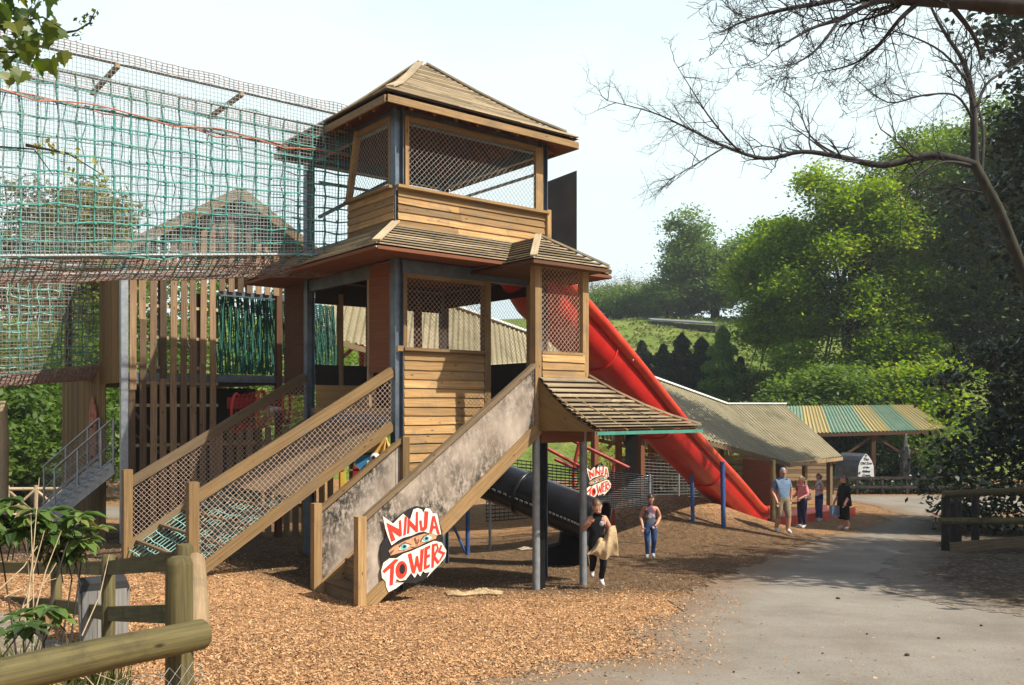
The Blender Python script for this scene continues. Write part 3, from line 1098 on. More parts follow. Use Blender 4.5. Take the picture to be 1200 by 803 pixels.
for (vv, u1) in ((-1.385, 1.66), (-.075, .05)):
    P = lambda u, z: T(u, vv, z)
    mb = MB()
    mb.slab([P(UB + .08, stz(UB, -2.55, 0)), P(u1, stz(u1, -2.62, -.24)), P(u1, stz(u1, -1.56, .66)), P(UB + .08, stz(UB + .08, -1.56, .66))], .025)
    mb.build('side_panel', 'ply', st)
    mb = MB()
    d = Vector(P(u1, stz(u1, -1.52, .70)) - P(UB, stz(UB, -1.52, .70)))
    mb.beam(P(UB + .05, stz(UB + .05, -1.54, .70)) + V * .0, P(u1, stz(u1, -1.54, .70)), .10, .06)
    mb.build('handrail', 'oldtimber' if vv < -1 else 'timber', st)
    mb = MB()
    mb.beam(P(UB + .06, stz(UB + .06, -2.74, -.34)) - V * .01, P(u1 + .04, stz(u1 + .04, -2.74, -.34)) - V * .01, .07, .2)
    mb.build('stringer', 'timber', st)
    g = T(UB, vv, 0)
    mb = MB()
    mb.beam(T(UB, vv, gz(g.x, g.y) - .25), T(UB, vv, -1.40 if vv > -1 else -1.47), .125, .125, U)
    mb.build('newel_post', 'timber', st)
    if vv > -1:
        mb = MB()
        mb.beam(T(.07, vv - .03, -1.95), T(.07, vv - .03, -.46), .12, .12, U)
        mb.build('newel_post', 'timber', st)
for i in range(9):
    u = UB + .12 + i * .345
    z = -2.72 + i * .3
    mb = MB()
    mb.box(T(u + .17, -.73, z + .15), U * .18, V * .62, Z * .02)
    mb.box(T(u + .01, -.73, z), U * .012, V * .62, Z * .13)
    mb.build('step', 'oldtimber', st)

# ================================================================== net ramp on the left
rp = thing('climbing_ramp', T(-1.6, 1.55, -2.6), 'wide timber climbing ramp with turquoise rope floor and chain link sides', 'climbing ramp')
RB = -3.2


def rz(u, z0, z1):
    return z0 + (u - RB) / (-RB) * (z1 - z0)


for vv, mat in ((0.0, 'timber'), (3.08, 'oldtimber')):
    P = lambda u, z: T(u, vv, z)
    mb = MB()
    mb.beam(P(RB + .02, rz(RB, -2.26, -.22)), P(-.09, rz(-.09, -2.26, -.22)), .07, .155)
    mb.build('stringer', mat, rp)
    mb = MB()
    mb.beam(P(RB + .05, rz(RB + .05, -1.24, .62)), P(-.09, rz(-.09, -1.24, .62)), .08, .15)
    mb.build('rail', mat, rp)
    mb = MB()
    o = P(0, 0)
    chainlink(mb, P(0, 0), U, Z, [(RB + .07, rz(RB, -2.2, -.2)), (-.1, rz(-.1, -2.2, -.2)), (-.1, rz(-.1, -1.3, .56)), (RB + .07, rz(RB, -1.3, .56))], .085, .0042)
    mb.build('side_mesh', 'wire', rp)
    g = P(RB, 0)
    mb = MB()
    mb.beam(P(RB, gz(g.x, g.y) - .3), P(RB, -1.0), .14, .14, U)
    mb.build('post', 'timber', rp)
net = MB()


def ramp_pt(u, v):
    s = math.sin(math.pi * v / 3.08)
    return T(u, v, rz(u, -2.30, -.24) - .10 * s + .02 * mnoise.noise(Vector((u * 3, v * 3, 1))))


for i in range(21):
    v = .06 + i * .148
    net.wire([ramp_pt(RB + .0 + k * .1, v + .02 * mnoise.noise(Vector((k * .5, v * 9, 2)))) for k in range(22)], .010)
for k in range(16):
    u = RB + .02 + k * .137
    net.wire([ramp_pt(u + .025 * mnoise.noise(Vector((u * 9, i * .6, 7))), .04 + i * .15) for i in range(21)], .011)
net.build('rope_net_floor', 'ropepale', rp)
mb = MB()
for i in range(9):
    u = RB + .15 + i * .37
    mb.beam(T(u, .05, rz(u, -2.26, -.25)), T(u, 3.03, rz(u, -2.26, -.25)), .06, .04)
mb.slab([T(-1.75, .06, rz(-1.75, -2.21, -.20)), T(-.12, .06, rz(-.12, -2.21, -.20)), T(-.12, 3.02, rz(-.12, -2.21, -.20)), T(-1.75, 3.02, rz(-1.75, -2.21, -.20))], .02)
mb.build('ramp_deck', 'oldtimber', rp)

# ================================================================== rope bridge at the upper storey
BV0, BV1 = 1.55, 2.95
rb = thing('rope_bridge', T(-4, 2.2, 2.0), 'long turquoise rope net bridge leading off left from the upper storey', 'rope bridge', 'rope bridges')
BL = 8.6


def bot(t):
    return 2.62 - .112 * t


# frame tubes
mb = MB()
for v in (BV0, BV1):
    mb.tube([T(.0, v, 4.98), T(-BL, v, 4.98)], .028, 8)
    mb.tube([T(.0, v + .0, 4.70), T(-BL, v, 4.70)], .024, 8)
mb.tube([T(-.05, BV0, bot(0)), T(-BL, BV0, bot(BL))], .03, 8)
mb.tube([T(-.05, BV1, bot(0) - .1), T(-BL, BV1, bot(BL) - .1)], .03, 8)
mb.build('frame_tube', 'galvdull', rb)
for t in (.25, 1.9, 3.75, 5.6, 7.5):
    mb = MB()
    mb.beam(T(-t, BV0 - .03, 4.94), T(-t, BV1 + .03, 4.94), .06, .06)
    mb.build('cross_beam', 'oldtimber', rb)


def cords(mb, pt, n, m, rad, jit, seg=1):
    """n cords one way, m the other, over pt(a, b) with a, b in 0..1"""
    for i in range(n + 1):
        a = i / n
        mb.wire([pt(a + jit / n * mnoise.noise(Vector((i * 3.1, k * .9 / seg, 1.5))), k / (m * seg)) for k in range(m * seg + 1)], rad)
    for k in range(m + 1):
        b = k / m
        mb.wire([pt(i / (n * seg), b + jit / m * mnoise.noise(Vector((i * .8 / seg, k * 2.7, 8.5)))) for i in range(n * seg + 1)], rad)


def side_pt(v):
    def f(a, b):
        t = a * BL
        zt, zb = 4.72, bot(t)
        sag = .05 * math.sin(b * math.pi) + .05 * mnoise.noise(Vector((t * 1.1, b * 3, v)))
        dz = -.035 * abs(math.sin(t * math.pi / .56)) * (1 - b) - .02 * mnoise.noise(Vector((t * 2.5, b * 6, 2 + v)))
        return T(-t, v + sag * (1 if v > 2 else -1), zb + (zt - zb) * b + dz)
    return f


mb = MB()
cords(mb, side_pt(BV0), 36, 11, .016, .2)
f = side_pt(BV0)
for i in range(37):
    for k in range(12):
        p = f(i / 36, k / 11)
        if R.random() < .8:
            mb.ellipsoid(p, .027, .027, .027, 5, 4)
mb.build('near_rope_net', 'rope', rb)
mb = MB()
cords(mb, side_pt(BV1), 31, 9, .011, .35)
mb.build('far_rope_net', 'rope', rb)
mb = MB()


def fine_pt(v, z0=None, z1=4.98):
    return lambda a, b: T(-a * BL, v, (bot(a * BL) if z0 is None else z0) + (z1 - (bot(a * BL) if z0 is None else z0)) * b)


cords(mb, fine_pt(BV0 - .03), 150, 44, .0040, .14)
mb.build('near_fine_netting', 'finegrey', rb)
mb = MB()
cords(mb, fine_pt(BV1 + .03), 150, 44, .0038, .14)
mb.build('far_fine_netting', 'finegrey', rb)
mb = MB()
cords(mb, lambda a, b: T(-a * BL, BV0 - .02, 4.98 + .16 * b + .025 * mnoise.noise(Vector((a * 16, b, 4)))), 110, 4, .007, .2)
cords(mb, lambda a, b: T(-a * BL, BV1 + .02, 4.98 + .16 * b), 110, 4, .006, .2)
mb.build('top_edge_netting', 'finenet', rb)
mb = MB()
pts = lambda v, ph: [T(-t * .2, v, 4.62 + .10 * abs(math.sin(t * .35 + ph)) + .03 * mnoise.noise(Vector((t * .3, ph, 1)))) for t in range(int(BL / .2) + 1)]
mb.tube(pts(BV1 - .03, 0), .014, 6)
mb.tube([p - Z * .42 for p in pts(BV0 - .06, 1)], .010, 6)
mb.build('hand_rope', 'ropered', rb)


def floor_pt(a, b):
    t = a * BL
    return T(-t, BV0 + (BV1 - BV0) * b, bot(t) - .12 * b - .22 * math.sin(b * math.pi) + .04 * mnoise.noise(Vector((t, b * 2, 1))))


mb = MB()
cords(mb, floor_pt, 100, 26, .0085, .25)
mb.build('net_floor', 'finenet', rb)
mb = MB()
cords(mb, lambda a, b: floor_pt(a, b) + Z * .02, 31, 5, .012, .2)
mb.build('floor_rope_net', 'rope', rb)

# ================================================================== slatted tower on the left
S0 = Vector((-7.63, 17.5, 0))


def S(u, v, z):
    return S0 + U * u + V * v + Z * z


stw = thing('slatted_tower', S(1.6, 2.4, -3.0), 'second timber tower with open vertical slats under a grey pitched roof, behind the rope bridge', 'slatted tower')
gl = -2.75
mb = MB()
mb.beam(S(-.03, -.03, gl - .3), S(-.03, -.03, 3.0), .13, .13, U)
mb.build('corner_post', 'galv', stw)


def gable(u):
    return 3.05 + (u + .25) * (4.55 - 3.05) / 2.45 if u < 2.2 else 4.55 - (u - 2.2) * .62


for i in range(9):
    mb = MB()
    u = .12 + i * .2
    r = R.random()
    top = gable(u) - .1
    cut = R.uniform(.2, 2.0)
    mb.beam(S(u, -.06 + .01 * R.random(), gl + R.uniform(.0, .1)), S(u + R.uniform(-.02, .02), -.06, cut), .026, .128, U)
    mb.beam(S(u + R.uniform(-.012, .012), -.06, cut + .006), S(u + R.uniform(-.02, .02), -.06, top), .026, .128, U)
    mb.build('slat', 'slat', stw)
for i in range(7):
    mb = MB()
    u = .12 + (9 + i) * .2
    mb.beam(S(u, -.06, 2.45), S(u, -.06, gable(u) - .1), .026, .128, U)
    mb.build('slat', 'slat', stw)
for i, z in enumerate((2.05, 1.42, .82, .5, .05, -.75, 2.9)):
    mb = MB()
    mb.beam(S(.02, .0, z), S(1.85 if z < 2.4 else 3.1, .0, z), .05, .06)
    mb.build('batten', 'bleached', stw)
mb = MB()
mb.beam(S(0, .03, .62), S(4.6, .03, .62), .12, .16)
mb.beam(S(1.9, .03, 2.42), S(4.2, .03, 2.42), .1, .12)
mb.build('floor_beam', 'steel', stw)
mb = MB()
n = 12
for i in range(n):
    v = .08 + i * .14
    mb.beam(S(-.05, v, .50), S(-.05, v, 2.9), .022, .118, V)
mb.build('upper_left_planks', 'plank_olive', stw)
mb = MB()
for i in range(28):
    v = 1.3 + i * .14
    mb.beam(S(-.05, v, gl - .1), S(-.05, v, .95 + .0 * i), .022, .116, V)
mb.build('lower_left_planks', 'plank_olive', stw)
mb = MB()
mb.slab([S(.6, 1.5, gl), S(3.3, 1.5, gl), S(3.3, 1.5, .45), S(.6, 1.5, .45)], .03)
mb.slab([S(.0, .25, gl - .1), S(.0, .02, gl - .1), S(.0, .02, .5), S(.0, .25, .5)], .03)
mb.slab([S(0, 0, .56), S(3.2, 0, .56), S(3.2, 5.0, .56), S(0, 5.0, .56)], .06)
mb.build('inner_board', 'dark', stw)  # near-black sheets carry the shade behind the slats in their colour
for (u, v) in ((3.2, 0), (3.2, 5), (0.05, 5), (1.62, 3)):
    mb = MB()
    mb.beam(S(u, v, gl - .3), S(u, v, 3.0), .13, .13, U)
    mb.build('post', 'darkwood', stw)
# inner braces seen between the slats
mb = MB()
mb.beam(S(.25, .9, .1), S(1.5, .9, -1.3), .07, .04)
mb.beam(S(.4, 1.1, -.5), S(1.7, 1.1, -1.5), .07, .04)
mb.build('inner_brace', 'oldtimber', stw)
mb = MB()
for (ua, ub) in ((-.35, 2.2), (2.2, 4.3)):
    pa, pb = [S(ua, -.35, gable(ua) + .03), S(ub, -.35, gable(ub) + .03)], [S(ua, 5.2, gable(ua) + .03), S(ub, 5.2, gable(ub) + .03)]
    mb.slab([pa[0], pa[1], pb[1], pb[0]], .07)
mb.build('pitched_roof', 'oldtimber', stw)
mb = MB()
for (ua, ub) in ((-.35, 2.2), (2.2, 4.3)):
    mb.beam(S(ua, -.38, gable(ua) - .03), S(ub, -.38, gable(ub) - .03), .03, .2)
mb.build('bargeboard', 'oldtimber', stw)

# carved totem board on the plank wall
P = lambda a, z: S(-.09, 2.05 - a * 1.25, z - .18)
mb = MB()
out = [(-.17, -1.35), (-.2, -.9), (-.26, -.55), (-.2, -.35), (-.25, .0), (-.17, .25), (-.1, .22), (-.06, .36), (0, .45), (.06, .36), (.1, .22), (.17, .25), (.25, .0), (.2, -.35), (.26, -.55), (.2, -.9), (.17, -1.35), (.08, -1.2), (0, -1.42), (-.08, -1.2)]
mb.slab([P(a, z) for a, z in out], .025)
tot = mb.build('totem_board', 'terracotta', None, 'carved red totem board fixed to the olive plank wall', 'totem')
mb = MB()
for (a, z, ra, rzz) in ((-.1, .02, .05, .07), (.1, .02, .05, .07), (0, -.22, .12, .04), (-.1, -.62, .06, .06), (.1, -.62, .06, .06), (0, -.88, .13, .05)):
    mb.ellipsoid(P(a, z) - U * .008, .012, ra, rzz, 10, 6)
mb.build('carving', 'redpaint', tot)

# dark green hanging net beyond the slats
gn = MB()
for i in range(120):
    a = i / 119
    gn.wire([S(1.88 + a * 3.0 + .25 * a * math.sin(k * .22) * (k / 14) ** 1.5 + .02 * mnoise.noise(Vector((i, k * .3, 1))), .2 + .12 * math.sin(i * .9 + k * .2) + .5 * a, 2.40 - k * .119) for k in range(15)], .0155)
for k in range(12):
    gn.wire([S(1.88 + i / 20 * 3.0, .25 + .5 * i / 20, 2.3 - k * .14 + (.35 * (i / 20) ** 2)) for i in range(21)], .008)
for i in range(46):
    a = i / 45
    gn.wire([S(2.3 + 2.6 * s, .34 + .4 * s, max(.75, min(2.4, 1.0 - 1.6 * a + 2.6 * a + 1.1 * s * (.4 + a))) - .0) for s in np.linspace(.15 + .3 * (1 - a), 1, 10)], .012)
for i in range(60):
    a = i / 59
    gn.wire([S(1.9 + a * 2.95, .48 + .05 * math.sin(i * 2.1 + k * .5), 2.38 - k * .2 + .03 * math.sin(i)) for k in range(9)], .012)
gn.build('hanging_net', 'ropedark', None, 'dense dark green cargo net hanging between the slatted tower and the play tower', 'cargo net')

# lower rope bridge, far left
L0 = S(0, 1.75, 0)


def LP(t, v, z):
    return L0 - U * t + V * v + Z * z


lb = thing('lower_rope_bridge', LP(2, .6, .4), 'lower turquoise net bridge sagging away left from the plank wall', 'rope bridge', 'rope bridges')


def lsp(v):
    def f(a, b):
        t = a * 5
        zb = .88 - .10 * t - .05 * math.sin(t * 1.1)
        zt = 2.95 - .02 * t
        return LP(t, v - .06 * math.sin(b * 3.1) + .04 * mnoise.noise(Vector((t, b * 4, v))), zb + (zt - zb) * b)
    return f


mb = MB()
cords(mb, lsp(0), 26, 13, .013, .4)
mb.build('near_rope_net', 'rope', lb)
mb = MB()
cords(mb, lsp(1.3), 26, 12, .012, .4)
mb.build('far_rope_net', 'ropepale', lb)
mb = MB()
cords(mb, lsp(-.03), 75, 34, .0042, .1)
cords(mb, lsp(1.35), 60, 26, .004, .1)
mb.build('fine_netting', 'finenet', lb)
mb = MB()
cords(mb, lambda a, b: LP(a * 5, b * 1.3, .88 - .5 * a - .24 * math.sin(b * math.pi) - .05 * b), 60, 26, .014, .3)
mb.build('net_floor', 'finenet', lb)
mb = MB()
for v in (0, 1.3):
    mb.tube([LP(0, v, 2.98), LP(5, v, 2.88)], .03, 8)
mb.build('frame_tube', 'galvdull', lb)

# picket screen behind the ramp
pk = thing('picket_screen', S(3.2, .1, -3.0), 'screen of dark weathered upright boards behind the climbing ramp', 'picket screen')
for i in range(13):
    mb = MB()
    u = 1.93 + i * .215
    p = S(u, .1, 0)
    top = -.42 if i < 9 else -.75 - .0 * i
    mb.beam(S(u, .1, gz(p.x, p.y) - .1), S(u + R.uniform(-.01, .01), .1, top + R.uniform(-.02, .02)), .025, .14, U)
    mb.build('board', 'oldtimber' if i < 9 else 'plank_olive', pk)
mb = MB()
for z in (-.75, -2.2):
    mb.beam(S(1.85, .14, z), S(4.6, .14, z), .05, .09)
mb.build('rail', 'oldtimber', pk)

# red rope crawl tunnel between the boards
ct = thing('crawl_tunnel', S(2.6, -.5, -.75), 'red rope crawl tunnel strung on round hoops above the picket screen', 'crawl tunnel')
c_of = lambda s: S(1.95 + s * 1.75, -.55, -.12 + .25 * s)
for s in (0.05, .36, .68, .97):
    mb = MB()
    c = c_of(s)
    mb.tube([c + V * .40 * math.cos(a) * .75 + U * .22 * math.cos(a) + Z * .40 * math.sin(a) for a in np.linspace(0, 2 * math.pi, 25)], .028, 8, False)
    mb.build('hoop', 'redrope', ct)
mb = MB()
for k in range(22):
    a = 2 * math.pi * k / 22
    mb.wire([c_of(s) + V * .39 * math.cos(a) * .75 + U * .22 * math.cos(a) + Z * .39 * math.sin(a) * (1 - .1 * math.sin(s * 9.4) ** 2) for s in np.linspace(.05, .97, 14)], .0065)
for s in np.linspace(.1, .92, 15):
    c = c_of(s)
    mb.wire([c + V * .39 * math.cos(a) * .75 + U * .22 * math.cos(a) + Z * .38 * math.sin(a) for a in np.linspace(0, 2 * math.pi, 18)], .005)
mb.build('tunnel_net', 'redrope', ct)
mb = MB()
mb.slab([S(1.9, -.42, -.02), S(2.9, -.42, -.02), S(2.9, -.42, .22), S(1.9, -.42, .22)], .03)
mb.build('red_backing', 'redpaint', ct)

# steel ramp with rails at the far left, leading to the plank wall door
sr = thing('steel_ramp', S(-2.0, .8, -2.8), 'galvanised steel stair ramp with wire mesh railings at the plank wall', 'steel ramp')
A, B = at(62, 606, 18.6), at(133, 548, 17.7)
sd = (V * 1).normalized()
for off, nm in ((0, 'near'), (1.05, 'far')):
    a, b = A + sd * off, B + sd * off
    mb = MB()
    mb.beam(a, b, .03, .26 if off == 0 else .2)
    mb.build('stringer', 'galv', sr)
    mb = MB()
    up = Z * .98
    mb.tube([a + up, b + up], .024, 8)
    mb.tube([a + Z * .5, b + Z * .5], .012, 6)
    mb.tube([a + Z * .18, b + Z * .18], .02, 6)
    for s in (.03, .42, .80, 1.0):
        mb.tube([a.lerp(b, s) + Z * (-.1 if s > .1 else -.35), a.lerp(b, s) + up], .022, 8)
    mb.build('railing', 'galv', sr)
    mb = MB()
    d = b - a
    chainlink(mb, a, d.normalized(), Z, [(.05, .2 - .05 * 0), (d.length, .2), (d.length, .96), (.05, .96)] if False else [(.05, .2), (d.length, .2), (d.length, .96), (.05, .96)], .10, .003)
    mb.build('railing_mesh', 'wiregrey', sr)
for i in range(9):
    mb = MB()
    s = (i + .5) / 9
    p = A.lerp(B, s) + Z * .02
    mb.box(p + sd * .52, U * .16, sd * .5, Z * .012)
    mb.build('tread', 'galv', sr)
mb = MB()
mb.slab([at(78, 588, 20.2), at(97, 588, 19.9), at(97, 556, 19.9), at(78, 558, 20.2)], .03)
mb.build('notice_board', 'redpaint', None, 'small dark red notice board behind the steel ramp railing', 'notice board')
# ================================================================== red slide
rs = thing('red_slide', (4.3, 24, -3.6), 'long straight red plastic slide chute running down from the tower to the chips', 'slide')
s0, s1 = Vector((.55, 17.0, 2.30)), Vector((7.95, 29.6, -3.62))
dirs = (s1 - s0).normalized()
side = Vector((dirs.y, -dirs.x, 0)).normalized()           # towards the viewer's right
nup = side.cross(dirs).normalized()


def chute_profile(k):
    """open trough, 1.15 m wide, high outer walls"""
    w = .58
    pts = []
    for i in range(17):
        a = math.pi + math.pi * i / 16
        ca, sa = math.cos(a), math.sin(a)
        pts.append((w * math.copysign(abs(ca) ** .62, ca), -.60 * abs(sa) ** .72))
    return pts


def path(s):
    if s <= 1:
        return s0.lerp(s1, s), nup
    e = s - 1
    return s1 + Vector((dirs.x, dirs.y, 0)).normalized() * (e * 12) + Z * (-.12 * e), Z


mb = MB()
cent = [s0.lerp(s1, i / 24) + Z * (.05 * math.sin(i / 24 * math.pi * 3)) for i in range(23)]
cent = [Vector((.10, 16.2, 2.92)), Vector((.32, 16.6, 2.62))] + cent
flat = Vector((dirs.x, dirs.y, 0)).normalized()
last = cent[-1]
for k, (a, dz) in enumerate(((.55, -.20), (1.1, -.30), (1.7, -.32))):
    cent.append(last + flat * a + Z * dz)
rows_o, rows_i = [], []
prof = chute_profile(0)
for c in cent:
    rows_o.append([c + side * x * .92 + nup * y for x, y in prof])
    rows_i.append([c + side * x * .85 + nup * (y * .93 + .0) for x, y in prof])
mb.grid(rows_o)
mb.grid([list(reversed(r)) for r in rows_i])
mb.build('chute', 'red', rs)
for sg in (-1, 1):
    mb = MB()
    mb.tube([c + side * sg * .575 + nup * .03 for c in cent], .125, 12)
    mb.build('chute_lip', 'redlip', rs)
for i in (6, 12, 18):
    mb = MB()
    c = cent[i]
    mb.tube([c + side * x * .96 + nup * y * 1.02 for x, y in prof], .024, 6)
    mb.build('joint_flange', 'red', rs)
mb = MB()
for sg in (-1, 1):
    c = cent[7]
    mb.tube([c + side * sg * .64 - nup * .1, c + side * sg * .64 + nup * .1], .02, 6)
mb.build('joint_bolt', 'galv', rs)
for (px, py, Yb, ytop, r) in ((812, 632, 24.3, 548, .055), (848, 632, 24.2, 541, .065)):
    p = at(px, py, Yb)
    p.z = gz(p.x, p.y) - .1
    q = at(px - 1.5, ytop, Yb + .05)
    mb = MB()
    mb.tube([p, q], r, 10)
    mb.build('support_pole', 'blue', rs)
# flat run-out trough on the chips
ro = MB()
e0 = cent[-1] + Z * -.15
e0.z = gz(e0.x, e0.y) + .10
e1 = at(985, 602, 34.2)
dd = Vector((e1.x - e0.x, e1.y - e0.y, 0)).normalized()
ss = Vector((dd.y, -dd.x, 0))
rows = []
for i in range(17):
    p = e0.lerp(e1, i / 16)
    p.z = gz(p.x, p.y) + .05
    rows.append([p - ss * .60 + Z * .24, p - ss * .52 + Z * .26, p - ss * .46 + Z * .03, p + ss * .46 + Z * .03, p + ss * .52 + Z * .26, p + ss * .60 + Z * .24, p + ss * .60 - Z * .04])
ro.grid(rows, sm=False)
ro.build('run_out', 'redlip', rs)

# ================================================================== black slide
bs = thing('black_slide', at(650, 640, 17.6), 'shiny black plastic tube slide coming out low beneath the tower', 'tube slide')
pth = [at(528, 548, 19.2), at(570, 560, 18.7), at(615, 578, 18.2), at(655, 594, 17.8), at(685, 606, 17.5), at(700, 613, 17.35)]
mb = MB()
mb.tube(pth, .44, 22, False)
mb.tube([p for p in reversed(pth)], .40, 22, False)
mb.build('tube', 'blackplastic', bs)
d = (pth[-1] - pth[-2]).normalized()
for c, rr in ((pth[-1], .455), (pth[2], .45)):
    mb = MB()
    x = d.orthogonal().normalized()
    y = d.cross(x)
    mb.tube([c + (x * math.cos(a) + y * math.sin(a)) * rr for a in np.linspace(0, 2 * math.pi, 33)], .035, 8, False)
    mb.build('end_ring', 'blackplastic', bs)
mb = MB()
for a, b in zip(pth, pth[1:]):
    n = 7
    dn = (b - a).normalized()
    sd2 = Vector((dn.y, -dn.x, 0)).normalized()
    for i in range(n):
        q = a.lerp(b, (i + .2) / n)
        w = sd2 * .44 - Z * .06
        mb.beam(q + w, a.lerp(b, (i + .75) / n) + w, .03, .035)
mb.build('seam_flange', 'galvdull', bs)
mb = MB()
p = pth[3] + Z * -.1
g = gz(p.x, p.y)
mb.slab([Vector((p.x + a, p.y + .05, z)) for a, z in ((-.05, g - .1), (.62, g - .1), (.5, g + .85), (.1, g + .95))], .5)
mb.slab([Vector((p.x + a, p.y - .08, z)) for a, z in ((-.48, g - .1), (.05, g - .1), (.03, g + .42), (-.42, g + .30))], .4)
mb.build('slide_foot', 'blackboard', bs)
mb = MB()
q = at(548, 640, 20.2)
for dx, tx in ((0, 0), (-.2, -.55)):
    mb.tube([Vector((q.x + dx * 0, q.y, gz(q.x, q.y) - .05)), Vector((q.x + tx, q.y, -1.35 if dx == 0 else -2.2))], .05 if dx == 0 else .03, 8)
mb.build('support_leg', 'blue', bs)

# ================================================================== black mesh safety fences behind
def strand_fence(name, a, b, z0a, z1a, z0b, z1b, n, rad, mat, posts, label, postmat='galvdull'):
    t = thing(name, (a + b) / 2, label, 'mesh fence')
    mb = MB()
    for i in range(n + 1):
        f = i / n
        mb.wire([a.lerp(b, s) + Z * ((z0a + (z1a - z0a) * f) * (1 - s) + (z0b + (z1b - z0b) * f) * s - .03 * math.sin(s * math.pi) - a.lerp(b, s).z + .012 * mnoise.noise(Vector((s * 9, i, 1)))) for s in np.linspace(0, 1, 13)], rad)
    for s in np.linspace(0, 1, 40):
        p = a.lerp(b, s)
        mb.stick(Vector((p.x, p.y, z0a * (1 - s) + z0b * s)), Vector((p.x, p.y, z1a * (1 - s) + z1b * s)), rad * .5)
    mb.build('mesh', mat, t)
    for s in posts:
        p = a.lerp(b, s)
        mb = MB()
        mb.tube([Vector((p.x, p.y, gz(p.x, p.y) - .1)), Vector((p.x, p.y, z1a * (1 - s) + z1b * s + .05))], .035, 8)
        mb.build('post', postmat, t)
    return t


a, b = at(570, 560, 21.5), at(765, 560, 22.6)
strand_fence('black_mesh_fence', a, b, -2.75, -1.15, -2.45, -1.75, 17, .020, 'blackplastic', (.02, .33, .98), 'black plastic mesh fence directly behind the black tube slide')
a, b = at(742, 560, 29.5), at(905, 560, 33.5)
strand_fence('wire_strand_fence', a, b, -3.0, -1.45, -3.2, -2.1, 14, .012, 'galvdull', (.02, .3, .62, .98), 'fine grey strand fence under the open shelter behind the chip mound')

# ================================================================== big open shelter with mossy corrugated roof
sh = thing('queue_shelter', at(800, 560, 34), 'long open shelter with pale mossy corrugated roof, behind the red slide', 'shelter')
_ea, _eb = at(372, 390, 22), at(925, 542, 33.5)
_ra, _rb = at(392, 310, 25), at(850, 474, 42)
E = [_ea.lerp(_eb, t_) for t_ in (0, .25, .5, .75, 1)]
RG = [_ra.lerp(_rb, t_) for t_ in (0, .25, .5, .75, 1)]
E3, R3 = at(987, 534.5, 37.6), at(920, 474, 43)


def corr(mb, ea, eb, ra, rb2, pitch=.16, amp=.028, r=None, over=0.0, colour=None):
    """corrugated sheet between eave ea-eb and ridge ra-rb2"""
    L = ((ea - eb).length + (ra - rb2).length) / 2
    n = max(4, int(L / pitch) * 4)
    nr = (eb - ea).cross(ra - ea).normalized()
    if nr.z < 0:
        nr = -nr
    for i in range(n):
        f0, f1 = i / n, (i + 1) / n
        o0, o1 = [nr * amp * math.sin(2 * math.pi * (L / pitch) * f) for f in (f0, f1)]
        A, B = ea.lerp(eb, f0) + o0, ea.lerp(eb, f1) + o1
        C2, D = ra.lerp(rb2, f1) + o1, ra.lerp(rb2, f0) + o0
        H = (D - A).length
        u0, u1 = f0 * L, f1 * L
        mb.face([A, B, C2, D], [(u0, 0), (u1, 0), (u1, H), (u0, H)], colour(f0) if colour else .5, 0, False)


mb = MB()
for i in range(4):
    corr(mb, E[i], E[i + 1], RG[i], RG[i + 1], .22, .032)
corr(mb, E[4], E3, RG[4], R3, .22, .032)
mb.build('corrugated_roof', 'corrugated_beige', sh)
_fa, _fb = at(430, 452, 30), at(868, 550, 47)
FE = [_fa.lerp(_fb, t_) for t_ in (0, .25, .5, .75, 1)]
mb = MB()
for i in range(4):
    corr(mb, FE[i], FE[i + 1], RG[i] - Z * .02, RG[i + 1] - Z * .02, .3, .05)
mb.build('rear_roof', 'corrugated_beige', sh)
mb = MB()
for a, b in ((RG[0], RG[1]), (RG[1], RG[2]), (RG[2], RG[3]), (RG[3], RG[4]), (RG[4], R3)):
    mb.beam(a + Z * .05, b + Z * .05, .30, .07)
mb.build('ridge_cap', 'white', sh)
mb = MB()
for i in range(4):
    mb.beam(E[i] - Z * .11, E[i + 1] - Z * .11, .06, .14)
    mb.beam(FE[i] - Z * .12, FE[i + 1] - Z * .12, .08, .16)
mb.beam(E[4] - Z * .11, E3 - Z * .11, .06, .14)
for i in range(4):
    for k in range(4):
        s = k / 4 + .1
        f = FE[i].lerp(FE[i + 1], s) - Z * .08
        mb.beam(f, RG[i].lerp(RG[i + 1], s) - Z * .12, .06, .09)
        mb.beam(E[i].lerp(E[i + 1], s) - Z * .08, RG[i].lerp(RG[i + 1], s) - Z * .14, .06, .09)
mb.build('rafters', 'oldtimber', sh)
for (px, Yp, w) in ((697, 27.4, .17), (725, 31.0, .17), (751, 29.4, .18), (763, 33.5, .17), (799, 34, .17), (845, 34.5, .15), (913, 35, .16), (943, 36.2, .16), (972, 37.2, .18)):
    ytop = 542 - .275 * (925 - px) + 2 if px < 925 else 541
    p = at(px, ytop, Yp)
    mb = MB()
    mb.beam(Vector((p.x, p.y, gz(p.x, p.y) - .3)), p, w, w, U)
    mb.build('post', 'redwood' if px < 790 else 'oldtimber', sh)
for (pa, pb, Yp) in (((728, 508), (712, 526), 31), ((764, 512), (780, 524), 32.4), ((799, 522), (786, 532), 33)):
    mb = MB()
    mb.beam(at(*pa, Yp), at(*pb, Yp), .09, .11)
    mb.build('brace', 'oldtimber', sh)
mb = MB()
p = at(740, 578, 28.9)
mb.slab([at(733, 590, 28.9), at(747, 590, 28.9), at(747, 498, 28.9), at(733, 498, 28.9)], .06)
mb.build('black_panel', 'blackboard', sh)
mb = MB()
mb.slab([at(867, 600, 32.2), at(908, 604, 31.2), at(908, 541, 31.2), at(871, 538, 32.2)], .05)
mb.build('brown_panel', 'redwood', sh)
mb = MB()
p = at(905.5, 541, 28.9)
mb.tube([Vector((p.x, p.y, gz(p.x, p.y) - .2)), p + Z * .05], .085, 10)
